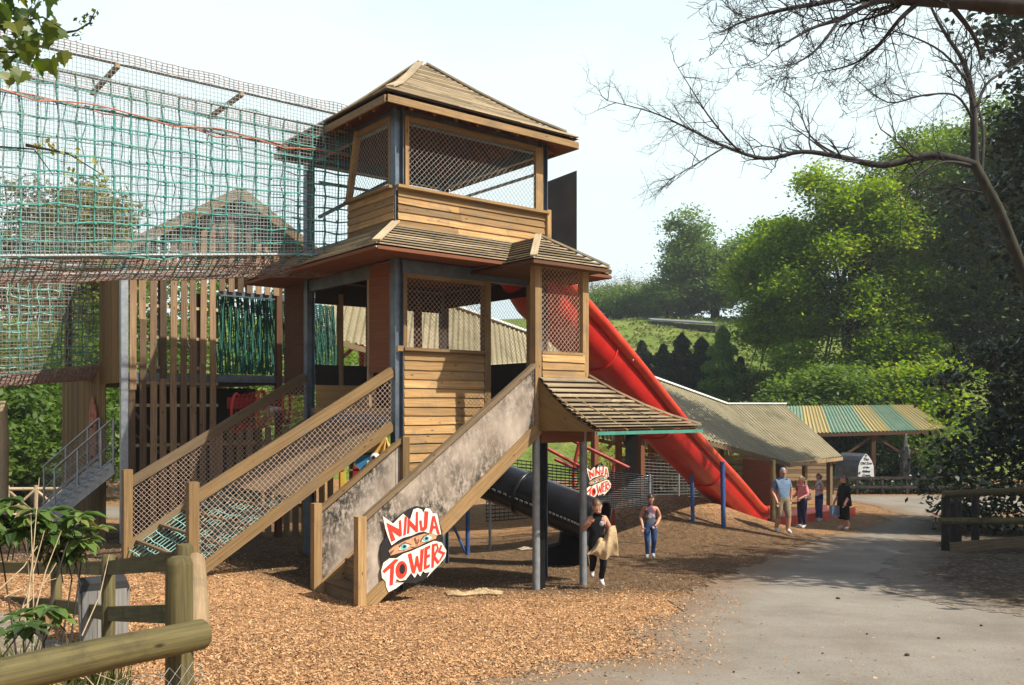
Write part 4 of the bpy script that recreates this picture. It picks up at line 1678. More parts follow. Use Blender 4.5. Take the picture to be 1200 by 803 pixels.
mb.build('front_post', 'fencewood', sh)
mb = MB()
for i in range(7):
    z = -2.25 - i * .17
    mb.beam(Vector((at(880, 0, 40).x - 6, 40, z)), Vector((at(970, 0, 41).x, 41, z)), .03, .15)
mb.build('slatted_rear_rail', 'oldtimber', sh)

# ================================================================== striped shelter
gs = thing('striped_shelter', at(1010, 570, 47), 'shelter with green and yellow striped corrugated roof at the path end', 'shelter')
ge, gf = at(900, 509, 44), at(1112, 503, 44.5)
gr0, gr1 = at(905, 476, 48.5), at(1070, 474.5, 49)


def stripe(f):
    edges = [(0, 0), (.20, 1), (.345, 0), (.555, 1), (.68, 0), (.83, .78), (1, 1)]
    v = .0
    for a, c in edges:
        if f >= a:
            v = c
    return min(1, max(0, v + R.uniform(-.06, .06)))


mb = MB()
corr(mb, ge, gf, gr0, gr1, .18, .034, colour=stripe)
mb.build('striped_roof', 'corrugated_striped', gs)
mb = MB()
bb_ = (gr0 + (gr0 - ge), gr1 + (gr1 - gf))
corr(mb, Vector((bb_[0].x, bb_[0].y, ge.z)), Vector((bb_[1].x, bb_[1].y, gf.z)), gr0 - Z * .03, gr1 - Z * .03, .3, .04, colour=stripe)
mb.build('rear_roof', 'corrugated_striped', gs)
mb = MB()
mb.beam(ge - Z * .12, gf - Z * .12, .08, .16)
mb.build('eave_beam', 'darkwood', gs)
for px, Yp in ((935, 44.4), (1023, 44.5), (1098, 44.7), (1023, 51), (1085, 51)):
    p = at(px, 508, Yp)
    mb = MB()
    mb.beam(Vector((p.x, p.y, gz(p.x, p.y) - .2)), p, .2, .2)
    if Yp < 45:
        mb.beam(p + Vector((-2.0, 0, -1.5)), p + Z * -.1, .1, .12)
        mb.beam(p + Vector((1.3, 0, -.9)), p + Z * -.1, .1, .12)
    mb.build('post', 'darkwood', gs)

# pointed-arch hut, its white lettered sign, the stone pillar
arch = [(-.74, 0), (.74, 0), (.70, .9), (.52, 1.32), (.28, 1.62), (0, 1.84), (-.28, 1.62), (-.52, 1.32), (-.70, .9)]
c = at(1015, 560, 43.4)
gzc = gz(c.x, c.y) + .62
mb = MB()
bk = Vector((-.75, 1.1, 0))
o = Vector((c.x - .01, c.y + .06, gzc))
sc_ = .50
front = [o + Vector((a * sc_, 0, z * .675)) for a, z in arch]
rows = [[p for p in front], [p + bk for p in front]]
mb.grid(rows, True, sm=False)
mb.face(front)
mb.face([p + bk for p in reversed(front)])
hut = mb.build('arched_hut', 'grey', None, 'low grey pointed-arch hut behind the white lettered sign', 'hut')
mb = MB()
mb.slab([Vector((c.x + a * .53, c.y, gzc + z * .66 + .02)) for a, z in arch], .05)
sign = mb.build('arched_sign', 'white', None, 'white pointed-arch sign board with black lettering beside the road', 'sign')


def text(name, body, loc, size, rot, mat, parent, ext=.004, align='CENTER', shear=0):
    cu = bpy.data.curves.new(name, 'FONT')
    cu.body = body
    cu.size = size
    cu.align_x = align
    cu.align_y = 'CENTER'
    cu.extrude = ext
    cu.offset = .004
    cu.shear = shear
    ob = bpy.data.objects.new(name, cu)
    COL.objects.link(ob)
    dg = bpy.context.evaluated_depsgraph_get()
    dg.update()
    me = bpy.data.meshes.new_from_object(ob.evaluated_get(dg))
    bpy.data.objects.remove(ob)
    mo = bpy.data.objects.new(name, me)
    me.materials.clear()
    me.materials.append(M[mat])
    COL.objects.link(mo)
    mo.parent = parent
    mo.location = Vector(loc) - root_off(parent)
    mo.rotation_euler = rot
    return mo


for i, (t, s) in enumerate((('The', .16), ('Old Zoo', .155), ('of the', .13), ('Abbey', .16), ('Crypt', .16))):
    text('lettering', t, (c.x, c.y - .008, gzc + .96 - i * .195), s, (math.pi / 2, 0, 0), 'ink', sign, shear=.15)
mb = MB()
mb.beam(Vector((c.x, c.y - .008, gzc + 1.06)), Vector((c.x, c.y - .008, gzc + 1.19)), .03, .008)
mb.beam(Vector((c.x - .045, c.y - .008, gzc + 1.145)), Vector((c.x + .045, c.y - .008, gzc + 1.145)), .008, .03)
mb.build('cross_mark', 'ink', sign)
p = at(1061, 575, 44)
mb = MB()
g = gz(p.x, p.y)
mb.tube([Vector((p.x, p.y, g - .2)), Vector((p.x, p.y, g + 2.0)), Vector((p.x, p.y, g + 2.1)), Vector((p.x, p.y, g + 2.75))], [.27, .24, .17, .03], 6, sm=False)
mb.build('stone_pillar', 'stone', None, 'grey pointed stone pillar under the right end of the striped roof', 'pillar')


# ================================================================== fences
def log_rail(mb, a, b, r=.06, half=False, n=9):
    a, b = Vector(a), Vector(b)
    pts = [a.lerp(b, s) + Z * (.012 * mnoise.noise(Vector((s * 3, a.x, a.y)))) for s in np.linspace(0, 1, 7)]
    mb.tube(pts, [r * (1 + .06 * mnoise.noise(Vector((i, a.x * 3, 2)))) for i in range(7)], n if not half else 8)


nf = thing('corner_fence', at(208, 870, 4.7), 'greenish round log fence with a stout corner post in the near left corner', 'log fence')
base = at(210, 655, 4.75)
mb = MB()
mb.tube([Vector((base.x, base.y, -2.3)), base - Z * .03, base + Z * .0, base + Z * .012], [.072, .07, .062, .04], 16)
mb.build('post', 'fencewood', nf)
p2 = at(216, 640, 5.9)
mb = MB()
mb.tube([Vector((p2.x, p2.y, -2.4)), p2 - Z * .02, p2 + Z * .012], [.06, .058, .045], 14)
mb.build('post', 'fencewood', nf)
mb = MB()
log_rail(mb, at(236, 743, 4.62), at(-60, 806, 3.5), .078, n=16)
mb.build('rail', 'fencewood', nf)
mb = MB()
for y0, y1 in ((655, 745),):
    pts = [at(229, 658, 5.9), at(231, 690, 5.4), at(232, 720, 5.0), at(231, 748, 4.72)]
    mb.tube(pts, .062, 12)
mb.build('rail', 'oldtimber', nf)
# second stretch running off left
posts = [p2, at(127, 652, 8.2), at(66, 655, 10.2), at(-30, 655, 11.6)]
for i, p in enumerate(posts[1:]):
    mb = MB()
    mb.tube([Vector((p.x, p.y, gz(p.x, p.y) - .3)), p, p + Z * .015], [.062, .06, .045], 12)
    mb.build('post', 'fencewood', nf)
for i in range(3):
    for dz in (-.10, -.52):
        a, b = posts[i] + Z * dz, posts[i + 1] + Z * dz
        if i == 0:
            a = p2 + Z * (dz * .85)
        mb = MB()
        mb.beam(a - V * .05, b - V * .05, .045, .13)
        mb.build('rail', 'fencewood', nf)
mb = MB()
q = at(207, 765, 4.62)
chainlink(mb, at(236, 765, 4.62), (at(-60, 806, 3.5) - at(236, 743, 4.62)).normalized(), Z, [(0, -.9), (1.8, -.9), (1.8, -.0), (0, -.03)], .075, .0016)
mb.build('wire_mesh', 'galv', nf)

# slatted bin behind it
p = at(121, 752, 9.0)
g = gz(p.x, p.y)
bn = thing('litter_bin', (p.x, p.y, g), 'square grey slatted litter bin with black lid behind the log fence', 'bin')
for k in range(12):
    mb = MB()
    a = k // 3 * math.pi / 2 + .5
    n_ = Vector((math.cos(a), math.sin(a), 0))
    t_ = Vector((-n_.y, n_.x, 0))
    o_ = Vector((p.x, p.y, 0)) + n_ * .20 + t_ * ((k % 3 - 1) * .137)
    mb.beam(o_ + Z * (g - .02), o_ + Z * (g + .60) + n_ * .02, .132, .02, n_)
    mb.build('slat', 'binwood', bn)
mb = MB()
for zz, s in ((g + .61, .225), (g + .65, .21)):
    mb.box(Vector((p.x, p.y, zz)), Vector((math.cos(.5), math.sin(.5), 0)) * s, Vector((-math.sin(.5), math.cos(.5), 0)) * s, Z * .02)
mb.build('lid', 'binlid', bn)

# right-hand fence
rf_ = thing('path_rail_fence', at(1150, 640, 20.5), 'dark post and log rail fence at the right edge of the path', 'log fence')
f0 = G(1108, 646)
pa = [f0, f0 + Vector((1.6, 1.7, 0)), f0 + Vector((3.4, .1, 0)), f0 + Vector((1.55, 2.5, 0)), f0 + Vector((.8, 1.2, 0))]
for p in pa:
    g = gz(p.x, p.y)
    mb = MB()
    mb.tube([Vector((p.x, p.y, g - .2)), Vector((p.x, p.y, g + 1.30)), Vector((p.x, p.y, g + 1.32))], [.10, .095, .07], 12)
    mb.build('post', 'barkdark', rf_)
for a, b, zz, mt in ((Vector((-.12, -.12, 0)), Vector((3.8, -.2, 0)), 1.36, 'fencewood'), (Vector((-.2, -.12, 0)), Vector((3.8, -.2, 0)), .72, 'fencewood'), (Vector((.05, .1, 0)), Vector((1.65, 2.7, 0)), 1.15, 'barkdark'), (Vector((.05, .1, 0)), Vector((1.65, 2.7, 0)), .62, 'barkdark')):
    q0_, q1_ = f0 + a, f0 + b
    z0_, z1_ = gz(q0_.x, q0_.y) + zz, gz(q1_.x, q1_.y) + zz + (.15 if zz == 1.36 else 0)
    mb = MB()
    log_rail(mb, Vector((q0_.x, q0_.y, z0_)), Vector((q1_.x, q1_.y, z1_)), .085)
    mb.build('rail', mt, rf_)
mb = MB()
q0_, q1_ = f0 + Vector((.0, -.22, 0)), f0 + Vector((3.9, -.1, 0))
mb.beam(Vector((q0_.x, q0_.y, gz(q0_.x, q0_.y) + .10)), Vector((q1_.x, q1_.y, gz(q1_.x, q1_.y) + .42)), .06, .24)
mb.build('kick_board', 'oldtimber', rf_)

# far fence across the road
ff = thing('roadside_fence', at(1060, 575, 42), 'low dark two rail fence along the far side of the road', 'rail fence')
x0, x1 = at(975, 0, 42).x, at(1180, 0, 42).x
for i in range(8):
    x = x0 + (x1 - x0) * i / 7
    mb = MB()
    g = gz(x, 42)
    mb.beam(Vector((x, 42, g - .2)), Vector((x, 42, g + .85)), .12, .12)
    mb.build('post', 'barkdark', ff)
for zz in (.78, .35):
    mb = MB()
    mb.beam(Vector((x0, 41.95, gz(x0, 42) + zz)), Vector((x1, 41.95, gz(x1, 42) + zz)), .05, .12)
    mb.build('rail', 'barkdark', ff)
# field shed roof on the hill and far-left rustic fence
mb = MB()
a, b = at(764, 374.5, 106), at(838, 379, 100)
mb.slab([a, b, b + Vector((0, 3, .5)), a + Vector((0, 3, .5))], .18, m=0)
mb.slab([a - Z * 1.5, b - Z * 1.8, b - Z * .25, a - Z * .25], 2.5, m=1)
mb.build('field_shed', ['galvdull', 'barkdark'], None, 'long low dark field shed at the top of the green hillside', 'shed')
ru = thing('rustic_fence', at(40, 560, 27), 'pale rustic cross braced pole fence at the far left', 'rustic fence')
rp0, rp1 = at(-40, 565, 27), at(92, 562, 28)
zb = lambda q: gz(q.x, q.y)
for zz in (.12, .95):
    mb = MB()
    mb.tube([Vector((rp0.x, rp0.y, zb(rp0) + zz)), Vector((rp1.x, rp1.y, zb(rp1) + zz))], .075 if zz < .5 else .05, 8)
    mb.build('rail', 'bleached', ru)
for i in range(4):
    q = rp0.lerp(rp1, (i + .45) / 4)
    mb = MB()
    mb.tube([Vector((q.x, q.y, zb(q) - .1)), Vector((q.x, q.y, zb(q) + 1.05))], .06, 8)
    mb.build('post', 'bleached', ru)
for i in range(4):
    a, b = rp0.lerp(rp1, (i - .55) / 4 if i else 0), rp0.lerp(rp1, (i + .45) / 4)
    for f in (0, 1):
        mb = MB()
        mb.tube([Vector((a.x, a.y - .03 * f, zb(a) + (.15 if f else .92))), Vector((b.x, b.y - .03 * f, zb(b) + (.92 if f else .15)))], .04, 7)
        mb.build('brace', 'bleached', ru)
mb = MB()
q = at(2, 580, 20)
mb.tube([Vector((q.x, q.y, gz(q.x, q.y) - .2)), at(4, 512, 20), at(2, 470, 20)], [.13, .12, .10], 10)
mb.tube([at(-8, 521, 20), at(10, 518, 20)], .09, 8)
mb.build('bleached_post', 'bleached', None, 'pale bleached timber post at the left edge of the view', 'post')

# ================================================================== colourful play stall seen under the ramp
ps = thing('play_stall', at(430, 590, 21), 'small bright play stall with orange scalloped canopy, blue panel and white ball', 'play stall')
Yp = 21.0
mb = MB()
top = at(452, 512, Yp)
n = 9
for i in range(n):
    a0_, a1_ = math.pi * (1.05 + .6 * i / n), math.pi * (1.05 + .6 * (i + 1) / n)
    ctr = at(452, 513, Yp - .3)
    rr = .62
    pA = ctr + Vector((math.cos(a0_) * rr, .25 * (i % 2), math.sin(a0_) * rr * .95))
    pB = ctr + Vector((math.cos(a1_) * rr, .25 * ((i + 1) % 2), math.sin(a1_) * rr * .95))
    mb.slab([ctr, pA, pB], .03)
mb.beam(at(433, 514, Yp), at(452, 514, Yp), .08, .05)
mb.build('canopy', 'paleyellow', ps)
for px in (412, 432, 452):
    mb = MB()
    mb.beam(Vector((at(px, 0, Yp).x, Yp, -3.4)), at(px, 520, Yp), .1, .1)
    mb.build('post', 'oldtimber', ps)
mb = MB()
c_ = at(437, 542, Yp - .15)
mb.tube([c_ + Vector((0, .04, 0)), c_], .42, 22, True, sm=False)
mb.build('blue_disc', 'bluepanel', ps)
mb = MB()
mb.ellipsoid(at(440, 538, Yp - .3), .14, .12, .14)
mb.ellipsoid(at(434, 544, Yp - .3), .11, .1, .11)
mb.build('white_ball', 'white', ps)
mb = MB()
for px, py in ((438, 536), (433, 545), (436, 549)):
    mb.ellipsoid(at(px, py, Yp - .42), .045, .03, .045, 8, 5)
mb.build('black_spot', 'ink', ps)
mb = MB()
mb.slab([at(413, 560, Yp - .2), at(425, 562, Yp - .2), at(420, 548, Yp - .2), at(414, 546, Yp - .2)], .2)
mb.build('red_box', 'redpaint', ps)
mb = MB()
mb.beam(at(408, 551, Yp - .1), at(448, 549, Yp - .1), .2, .04)
mb.beam(at(408, 533, Yp - .1), at(448, 531, Yp - .1), .1, .04)
mb.build('shelf', 'timber', ps)
mb = MB()
mb.slab([at(399, 574, Yp - .2), at(405, 574, Yp - .2), at(405, 552, Yp - .2), at(399, 554, Yp - .2)], .04)
mb.build('yellow_panel', 'yellow', ps)

# red stair rail under the shelter
rr_ = thing('red_handrail', at(690, 555, 24.5), 'bent red steel handrail behind the black mesh fence', 'handrail')
mb = MB()
for seg in ([(640, 525), (684, 549)], [(664, 513), (738, 549)], [(672, 549), (679, 518)], [(718, 560), (719, 540), (735, 548)], [(650, 538), (690, 556)]):
    mb.tube([at(x, y, 24.4) for x, y in seg], .05, 8)
mb.build('rail', 'redpaint', rr_)
mb = MB()
for px in (672, 719, 690):
    mb.tube([at(px, 548, 24.4), Vector((at(px, 0, 24.4).x, 24.4, -3.8))], .04, 8)
mb.build('post', 'redpaint', rr_)
mb = MB()   # red curved wall seen through the lower storey
mb.tube([at(396, 410, 24), at(403, 385, 24), at(408, 372, 24.5), at(440, 380, 25), at(470, 395, 25.5)], .07, 8)
mb.tube([at(396, 424, 24), at(420, 402, 24.5), at(470, 420, 25.5)], .06, 8)
for px in (400, 424, 446):
    mb.beam(at(px, 378, 24.6), Vector((at(px, 0, 24.6).x, 24.6, -3.9)), .12, .12)
mb.build('red_stair_frame', 'redpaint', None, 'red and timber stair frame glimpsed through the lower storey of the tower', 'stair frame')

# ================================================================== ninja signs (traced in a 679 x 803 frame)
def sgn():
    o = T(-.60, -1.43, -1.96)
    k = 1.16 / 630.0

    def P(x, y, d=0.0):
        return o + U * ((x - 322) * k * 1.16) + Z * ((400 - y) * k) - V * d
    t = thing('ride_sign', T(-.617, -1.40, -2.6), 'large cut-out sign with ninja eyes, reading NINJA TOWERS, on the staircase side', 'sign', 'ninja signs')

    def piece(name, polys, mat, d, th=.006, parent=None):
        mb = MB()
        for poly in polys:
            # ensure the outline faces the viewer (-V)
            pts = [P(x, y, d) for x, y in poly]
            a = 0
            for i in range(len(poly)):
                x1, y1 = poly[i]
                x2, y2 = poly[(i + 1) % len(poly)]
                a += x1 * y2 - x2 * y1
            if a > 0:
                pts.reverse()
            mb.slab(pts, th)
        return mb.build(name, mat, parent or t)

    def ell(cx, cy, rx, ry, n=18, tilt=0.0):
        return [(cx + rx * math.cos(2 * math.pi * i / n), cy + ry * math.sin(2 * math.pi * i / n) + tilt * rx * math.cos(2 * math.pi * i / n)) for i in range(n)]
    piece('sign_board', [[(345, 88), (420, 105), (480, 150), (525, 220), (550, 300), (556, 370), (560, 480), (530, 560), (470, 620), (410, 655), (340, 678), (260, 665), (180, 640), (120, 580), (80, 480), (72, 410), (85, 340), (120, 290), (115, 250), (160, 190), (230, 140), (290, 105)]], 'ink', 0, .02)
    piece('word_backing', [[(88, 142), (165, 205), (205, 168), (240, 138), (292, 188), (318, 112), (352, 103), (384, 118), (396, 145), (412, 108), (448, 116), (472, 155), (505, 160), (538, 322), (500, 328), (470, 308), (440, 303), (400, 288), (360, 290), (300, 310), (240, 318), (200, 336), (152, 366), (126, 300), (106, 235)],
                           [(76, 545), (92, 490), (138, 462), (190, 468), (240, 440), (300, 428), (370, 405), (440, 383), (482, 368), (542, 388), (580, 455), (572, 505), (520, 560), (470, 600), (424, 644), (448, 604), (410, 607), (392, 590), (372, 628), (350, 600), (328, 634), (300, 592), (258, 640), (214, 642), (190, 622), (176, 652), (244, 658), (186, 692), (130, 714), (112, 670), (108, 630), (82, 600)]], 'signwhite', .012)
    piece('letter', [[(114, 192), (150, 338), (180, 326), (152, 255), (212, 306), (228, 300), (222, 182), (206, 186), (208, 250)]], 'signred', .020)
    piece('letter', [[(250, 158), (268, 160), (258, 296), (240, 302)]], 'signred', .020)
    piece('letter', [[(274, 172), (268, 290), (284, 288), (288, 228), (338, 286), (352, 282), (352, 130), (336, 132), (334, 240)]], 'signred', .020)
    piece('letter', [[(404, 130), (434, 136), (424, 262), (402, 282), (372, 276), (362, 200), (380, 198), (386, 254), (398, 252)]], 'signred', .020)
    piece('letter', [[(464, 176), (484, 172), (526, 320), (506, 318), (494, 274), (474, 268), (462, 304), (442, 296)], ], 'signred', .020)
    piece('letter_counter', [[(474, 214), (486, 252), (472, 250)]], 'signwhite', .024)
    # TOWERS
    piece('letter', [[(84, 548), (96, 536), (176, 472), (206, 478), (172, 512), (160, 662), (136, 664), (142, 532), (98, 566)]], 'signred', .020)
    piece('letter', [ell(225, 558, 44, 66, 20)], 'signred', .020)
    piece('letter_counter', [ell(230, 552, 21, 38, 16)], 'ink', .024)
    piece('letter', [[(274, 446), (300, 440), (322, 552), (336, 470), (352, 468), (366, 556), (372, 424), (398, 416), (384, 590), (362, 592), (344, 536), (328, 600), (306, 590)]], 'signred', .020)
    piece('letter', [[(404, 412), (448, 396), (448, 418), (426, 428), (424, 470), (446, 466), (446, 486), (422, 494), (418, 552), (446, 544), (444, 566), (398, 580)]], 'signred', .020)
    piece('letter', [[(462, 392), (506, 388), (516, 430), (490, 486), (524, 538), (508, 552), (480, 510), (476, 572), (458, 574)]], 'signred', .020)
    piece('letter_counter', [[(480, 412), (496, 410), (498, 428), (480, 460)]], 'signwhite', .024)
    piece('letter', [[(546, 412), (530, 448), (572, 470), (528, 534), (520, 522), (546, 478), (508, 456), (534, 402)]], 'signred', .020)
    # eyes
    piece('eye_band', [[(131, 405), (170, 375), (250, 345), (330, 318), (400, 305), (470, 310), (502, 335), (495, 352), (430, 370), (330, 405), (230, 427), (145, 442)]], 'signskin', .012)
    piece('eye', [[(205, 405), (222, 372), (262, 364), (292, 380), (262, 404), (232, 412)]], 'signwhite', .020)
    piece('eye', [[(378, 360), (392, 328), (430, 318), (462, 340), (436, 362), (404, 370)]], 'signwhite', .020)
    piece('iris', [ell(243, 388, 25, 21)], 'signeye', .024)
    piece('iris', [ell(415, 345, 25, 21)], 'signeye', .024)
    piece('pupil', [ell(245, 384, 12, 11)], 'ink', .028)
    piece('pupil', [ell(416, 341, 12, 11)], 'ink', .028)
    piece('brow', [[(205, 376), (250, 350), (300, 372), (296, 382), (250, 362), (214, 384)], [(368, 356), (392, 322), (436, 306), (440, 314), (398, 332), (376, 362)],
                   [(322, 330), (336, 372), (346, 374), (334, 326)], [(346, 368), (356, 340), (362, 342), (354, 374)], [(300, 392), (330, 398), (352, 384), (330, 402), (304, 400)], [(140, 414), (170, 400), (172, 404), (146, 432)]], 'signshade', .0205)
    return t


sg1 = sgn()
sg2 = copy_tree(sg1)
sg2['label'] = 'NINJA TOWERS sign farther back before the black mesh fence, above the running boy'
p = at(701, 565, 21.2)
sg2.scale = (.77, .77, .77)
sg2.location = p + (sg1.location - T(-.60, -1.43, -1.96)) * .77
q = p + V * .06
mb = MB()
o_ = sg2.location                      # part coordinates are scaled with the sign
f_ = lambda v: o_ + (v - o_) / .77
mb.tube([f_(Vector((q.x, q.y, gz(q.x, q.y) - .2))), f_(q + Z * .30)], .05, 10)
mb.build('sign_post', 'blackboard', sg2)


# ================================================================== burlap sacks on the chips
def sack(px, py, L, wd, h, rot, label, mat='burlapdull'):
    """a limp sack: a double sheet with creases, thrown down flat"""
    g = G(px, py)
    mb = MB()
    sd_ = R.random() * 50
    n, m_ = 44, 24
    top_, bot_ = [], []
    for i in range(n + 1):
        r1, r2 = [], []
        for j in range(m_ + 1):
            s, t_ = i / n - .5, j / m_ - .5
            edge = 1 + .28 * mnoise.noise(Vector((s * 4 + sd_, math.copysign(1, t_), 2)))
            x = s * L * (1 + .18 * mnoise.noise(Vector((t_ * 4, sd_, 1))))
            y = t_ * 2 * wd * edge + .10 * wd * math.sin(s * 9 + sd_) * 3
            q = Vector((s * 6 + sd_, t_ * 5, 0))
            crease = (1 - abs(mnoise.noise(q + Vector((0, 0, 3))) * 2)) ** 2 * .6 + (1 - abs(mnoise.noise(q * 2.1) * 2)) ** 2 * .4
            rim = min(1, 5 * min(.5 - abs(s), .5 - abs(t_)) + .15)
            X, Y_ = x * math.cos(rot) - y * math.sin(rot), x * math.sin(rot) + y * math.cos(rot)
            zb_ = gz(g.x + X, g.y + Y_) + .012
            r1.append(Vector((g.x + X, g.y + Y_, zb_ + .012 + h * crease * rim * (.6 + .6 * mnoise.noise(Vector((s * 3, sd_, 5)))))))
            r2.append(Vector((g.x + X, g.y + Y_, zb_)))
        top_.append(r1)
        bot_.append(r2)
    mb.grid([a_ + list(reversed(b_)) for a_, b_ in zip(top_, bot_)], True)
    mb.face([*top_[0], *reversed(bot_[0])])
    mb.face([*reversed(top_[-1]), *bot_[-1]])
    mb.build('burlap_sack', mat, None, label, 'sack', 'burlap sacks')


sack(556, 697, .80, .15, .14, .1, 'crumpled pale burlap sack lying on the chips right of the large sign', 'burlap')
sack(630, 644, .9, .2, .06, .2, 'flat grey burlap sack lying under the black slide')
# ================================================================== ground sheets
def axis(lo, hi, near0, near1, fine, grow):
    xs = list(np.arange(near0, near1 + 1e-6, fine))
    st_ = fine
    x = near1
    while x < hi:
        st_ *= grow
        x += st_
        xs.append(min(x, hi))
    st_ = fine
    x = near0
    out = []
    while x > lo:
        st_ *= grow
        x -= st_
        out.append(max(x, lo))
    return list(reversed(out)) + xs


def terrain(name, xs, ys, mat, dz=0.0, **kw):
    verts = [(x, y, gz(x, y) + dz) for y in ys for x in xs]
    nx = len(xs)
    faces = [(j * nx + i, j * nx + i + 1, (j + 1) * nx + i + 1, (j + 1) * nx + i) for j in range(len(ys) - 1) for i in range(nx - 1)]
    me = bpy.data.meshes.new(name)
    me.from_pydata(verts, [], faces)
    me.polygons.foreach_set('use_smooth', np.ones(len(faces), dtype=bool))
    me.materials.append(M[mat])
    o = bpy.data.objects.new(name, me)
    COL.objects.link(o)
    return tag(o, kw.get('label'), None, None, 'structure')


ys_all = axis(-30, 420, 2, 36, .25, 1.06)
ysn = [y for y in ys_all if y < 47.5]
ysf = [ysn[-1]] + [y for y in ys_all if y >= 47.5]
xs_n = axis(-300, 300, -14, 16, .3, 1.09)
terrain('ground', xs_n, ysn, 'chips', label='orange wood chip ground around the play tower')
terrain('field', axis(-300, 300, -40, 60, 1.5, 1.12), ysf, 'grass', label='rough green pasture on the hillside')


def sheet(name, poly, cell, mat, dz, jit, label):
    xs = [p.x for p in poly]
    ys = [p.y for p in poly]
    pl = [(p.x, p.y) for p in poly]
    nx, ny = int((max(xs) - min(xs)) / cell) + 2, int((max(ys) - min(ys)) / cell) + 2
    idx = {}
    verts, faces = [], []

    def vid(i, j):
        if (i, j) not in idx:
            x, y = min(xs) + i * cell, min(ys) + j * cell
            idx[(i, j)] = len(verts)
            verts.append((x, y, gz(x, y) + dz))
        return idx[(i, j)]
    for i in range(nx):
        for j in range(ny):
            x, y = min(xs) + (i + .5) * cell, min(ys) + (j + .5) * cell
            w = jit * (mnoise.noise(Vector((x * .9, y * .9, 1))) + .6 * mnoise.noise(Vector((x * 2.6, y * 2.6, 2))) + .5 * mnoise.noise(Vector((x * 7, y * 7, 2))))
            w2 = jit * (mnoise.noise(Vector((x * .9, y * .9, 11))) + .6 * mnoise.noise(Vector((x * 2.6, y * 2.6, 12))) + .5 * mnoise.noise(Vector((x * 7, y * 7, 22))))
            if inside(pl, x + w, y + w2):
                faces.append((vid(i, j), vid(i + 1, j), vid(i + 1, j + 1), vid(i, j + 1)))
    me = bpy.data.meshes.new(name)
    me.from_pydata(verts, [], faces)
    va = np.array(verts)[:, :2]
    dm = np.full(len(va), 9.0)
    for i in range(len(pl)):
        a, b_ = np.array(pl[i]), np.array(pl[(i + 1) % len(pl)])
        d = b_ - a
        tt = np.clip(((va - a) @ d) / max(1e-9, d @ d), 0, 1)
        dm = np.minimum(dm, np.linalg.norm(va - (a + tt[:, None] * d), axis=1))
    ea = me.attributes.new('edge', 'FLOAT', 'POINT')
    ea.data.foreach_set('value', np.clip(dm / 1.5, 0, 1).astype(np.float32))
    me.polygons.foreach_set('use_smooth', np.ones(len(faces), dtype=bool))
    me.materials.append(M[mat])
    o = bpy.data.objects.new(name, me)
    COL.objects.link(o)
    tag(o, label, None, None, 'structure')
    return pl


path_px = [(590, 840), (560, 798), (625, 790), (640, 778), (735, 772), (745, 745), (775, 718), (815, 692), (870, 665), (930, 643), (1000, 622), (1062, 604)]
pp = [Vector((-.9, 3, 0)), Vector((-.7, 5.5, 0))] + [G(*q) for q in path_px[1:]] + [G(1030, 594), G(985, 587), Vector((13.5, 40.5, 0)), Vector((14, 41.7, 0)), Vector((60, 41.7, 0)), Vector((60, 35.0, 0)), G(1105, 603), G(1098, 640)] + [Vector((12, 19, 0)), Vector((26, 18.5, 0)), Vector((26, 3, 0))]
path_poly = sheet('path', pp, .12, 'asphalt', .010, .32, 'worn grey asphalt path curving away to the right')
vg = [G(1032, 668), G(1062, 648), G(1098, 640), Vector((11, 22, 0)), Vector((14, 33, 0)), Vector((40, 33, 0)), Vector((40, 12.2, 0)), G(1200, 727), G(1110, 712), G(1050, 692)]
sheet('verge', vg, .12, 'soil', .016, .45, 'dark shaded soil and leaf litter beside the right fence')
lf = [Vector((-3.4, 3.2, 0)), Vector((-2.3, 4.6, 0)), Vector((-2.2, 5.6, 0)), Vector((-3.7, 8.0, 0)), Vector((-5.2, 10.0, 0)), Vector((-9, 11.5, 0)), Vector((-9, 2, 0)), Vector((-3.5, 2, 0))]
sheet('bank', lf, .1, 'litter', .02, .3, 'dry grass litter behind the near log fence')
rd = [Vector((-30, 27.5, 0)), Vector((-30, 33, 0)), Vector((-9, 33, 0)), Vector((-9, 27.5, 0))]
sheet('road', rd, .4, 'asphalt', .012, .4, 'grey road strip behind the rustic fence at far left')

# loose wood chips, thicker near the camera
n = 135000
cy = 5.2 + NR.gamma(1.7, 3.4, n)
cx = NR.uniform(-.60, .62, n) * cy
keep = []
for x, y in zip(cx, cy):
    if y > 27:
        keep.append(False)
        continue
    ins = inside(path_poly, x, y)
    if ins:
        dmin = min(inside(path_poly, x - .22, y) + inside(path_poly, x - .5, y + .1) + inside(path_poly, x - .9, y + .3), 3)
        keep.append(NR.random() < (.6, .22, .07, .008)[dmin] * (1.6 if x < 3.2 else .5))
    elif x < -2.3 and y < 8 and inside([(p.x, p.y) for p in lf], x, y):
        keep.append(NR.random() < .1)
    else:
        keep.append(True)
keep = np.array(keep)
cx, cy = cx[keep], cy[keep]
n = len(cx)
cz = np.array([gz(x, y) for x, y in zip(cx, cy)]) + .014
L = NR.uniform(.006, .016, n) * (1 + cy * .022)
W = L * NR.uniform(.25, .55, n)
yaw = NR.uniform(0, 2 * np.pi, n)
tilt = NR.normal(0, .35, n)
roll = NR.normal(0, .4, n)
ax = np.stack([np.cos(yaw) * np.cos(tilt), np.sin(yaw) * np.cos(tilt), np.sin(tilt)], 1)
ay = np.stack([-np.sin(yaw) * np.cos(roll), np.cos(yaw) * np.cos(roll), np.sin(roll)], 1)
c = np.stack([cx, cy, cz], 1)
q = np.stack([c - ax * L[:, None] - ay * W[:, None], c + ax * L[:, None] * .9 - ay * W[:, None] * .6, c + ax * L[:, None] + ay * W[:, None], c - ax * L[:, None] * .8 + ay * W[:, None] * .9], 1)
rr = NR.random(n)
far = np.clip((cy - 12.5) / 5, 0, 1)
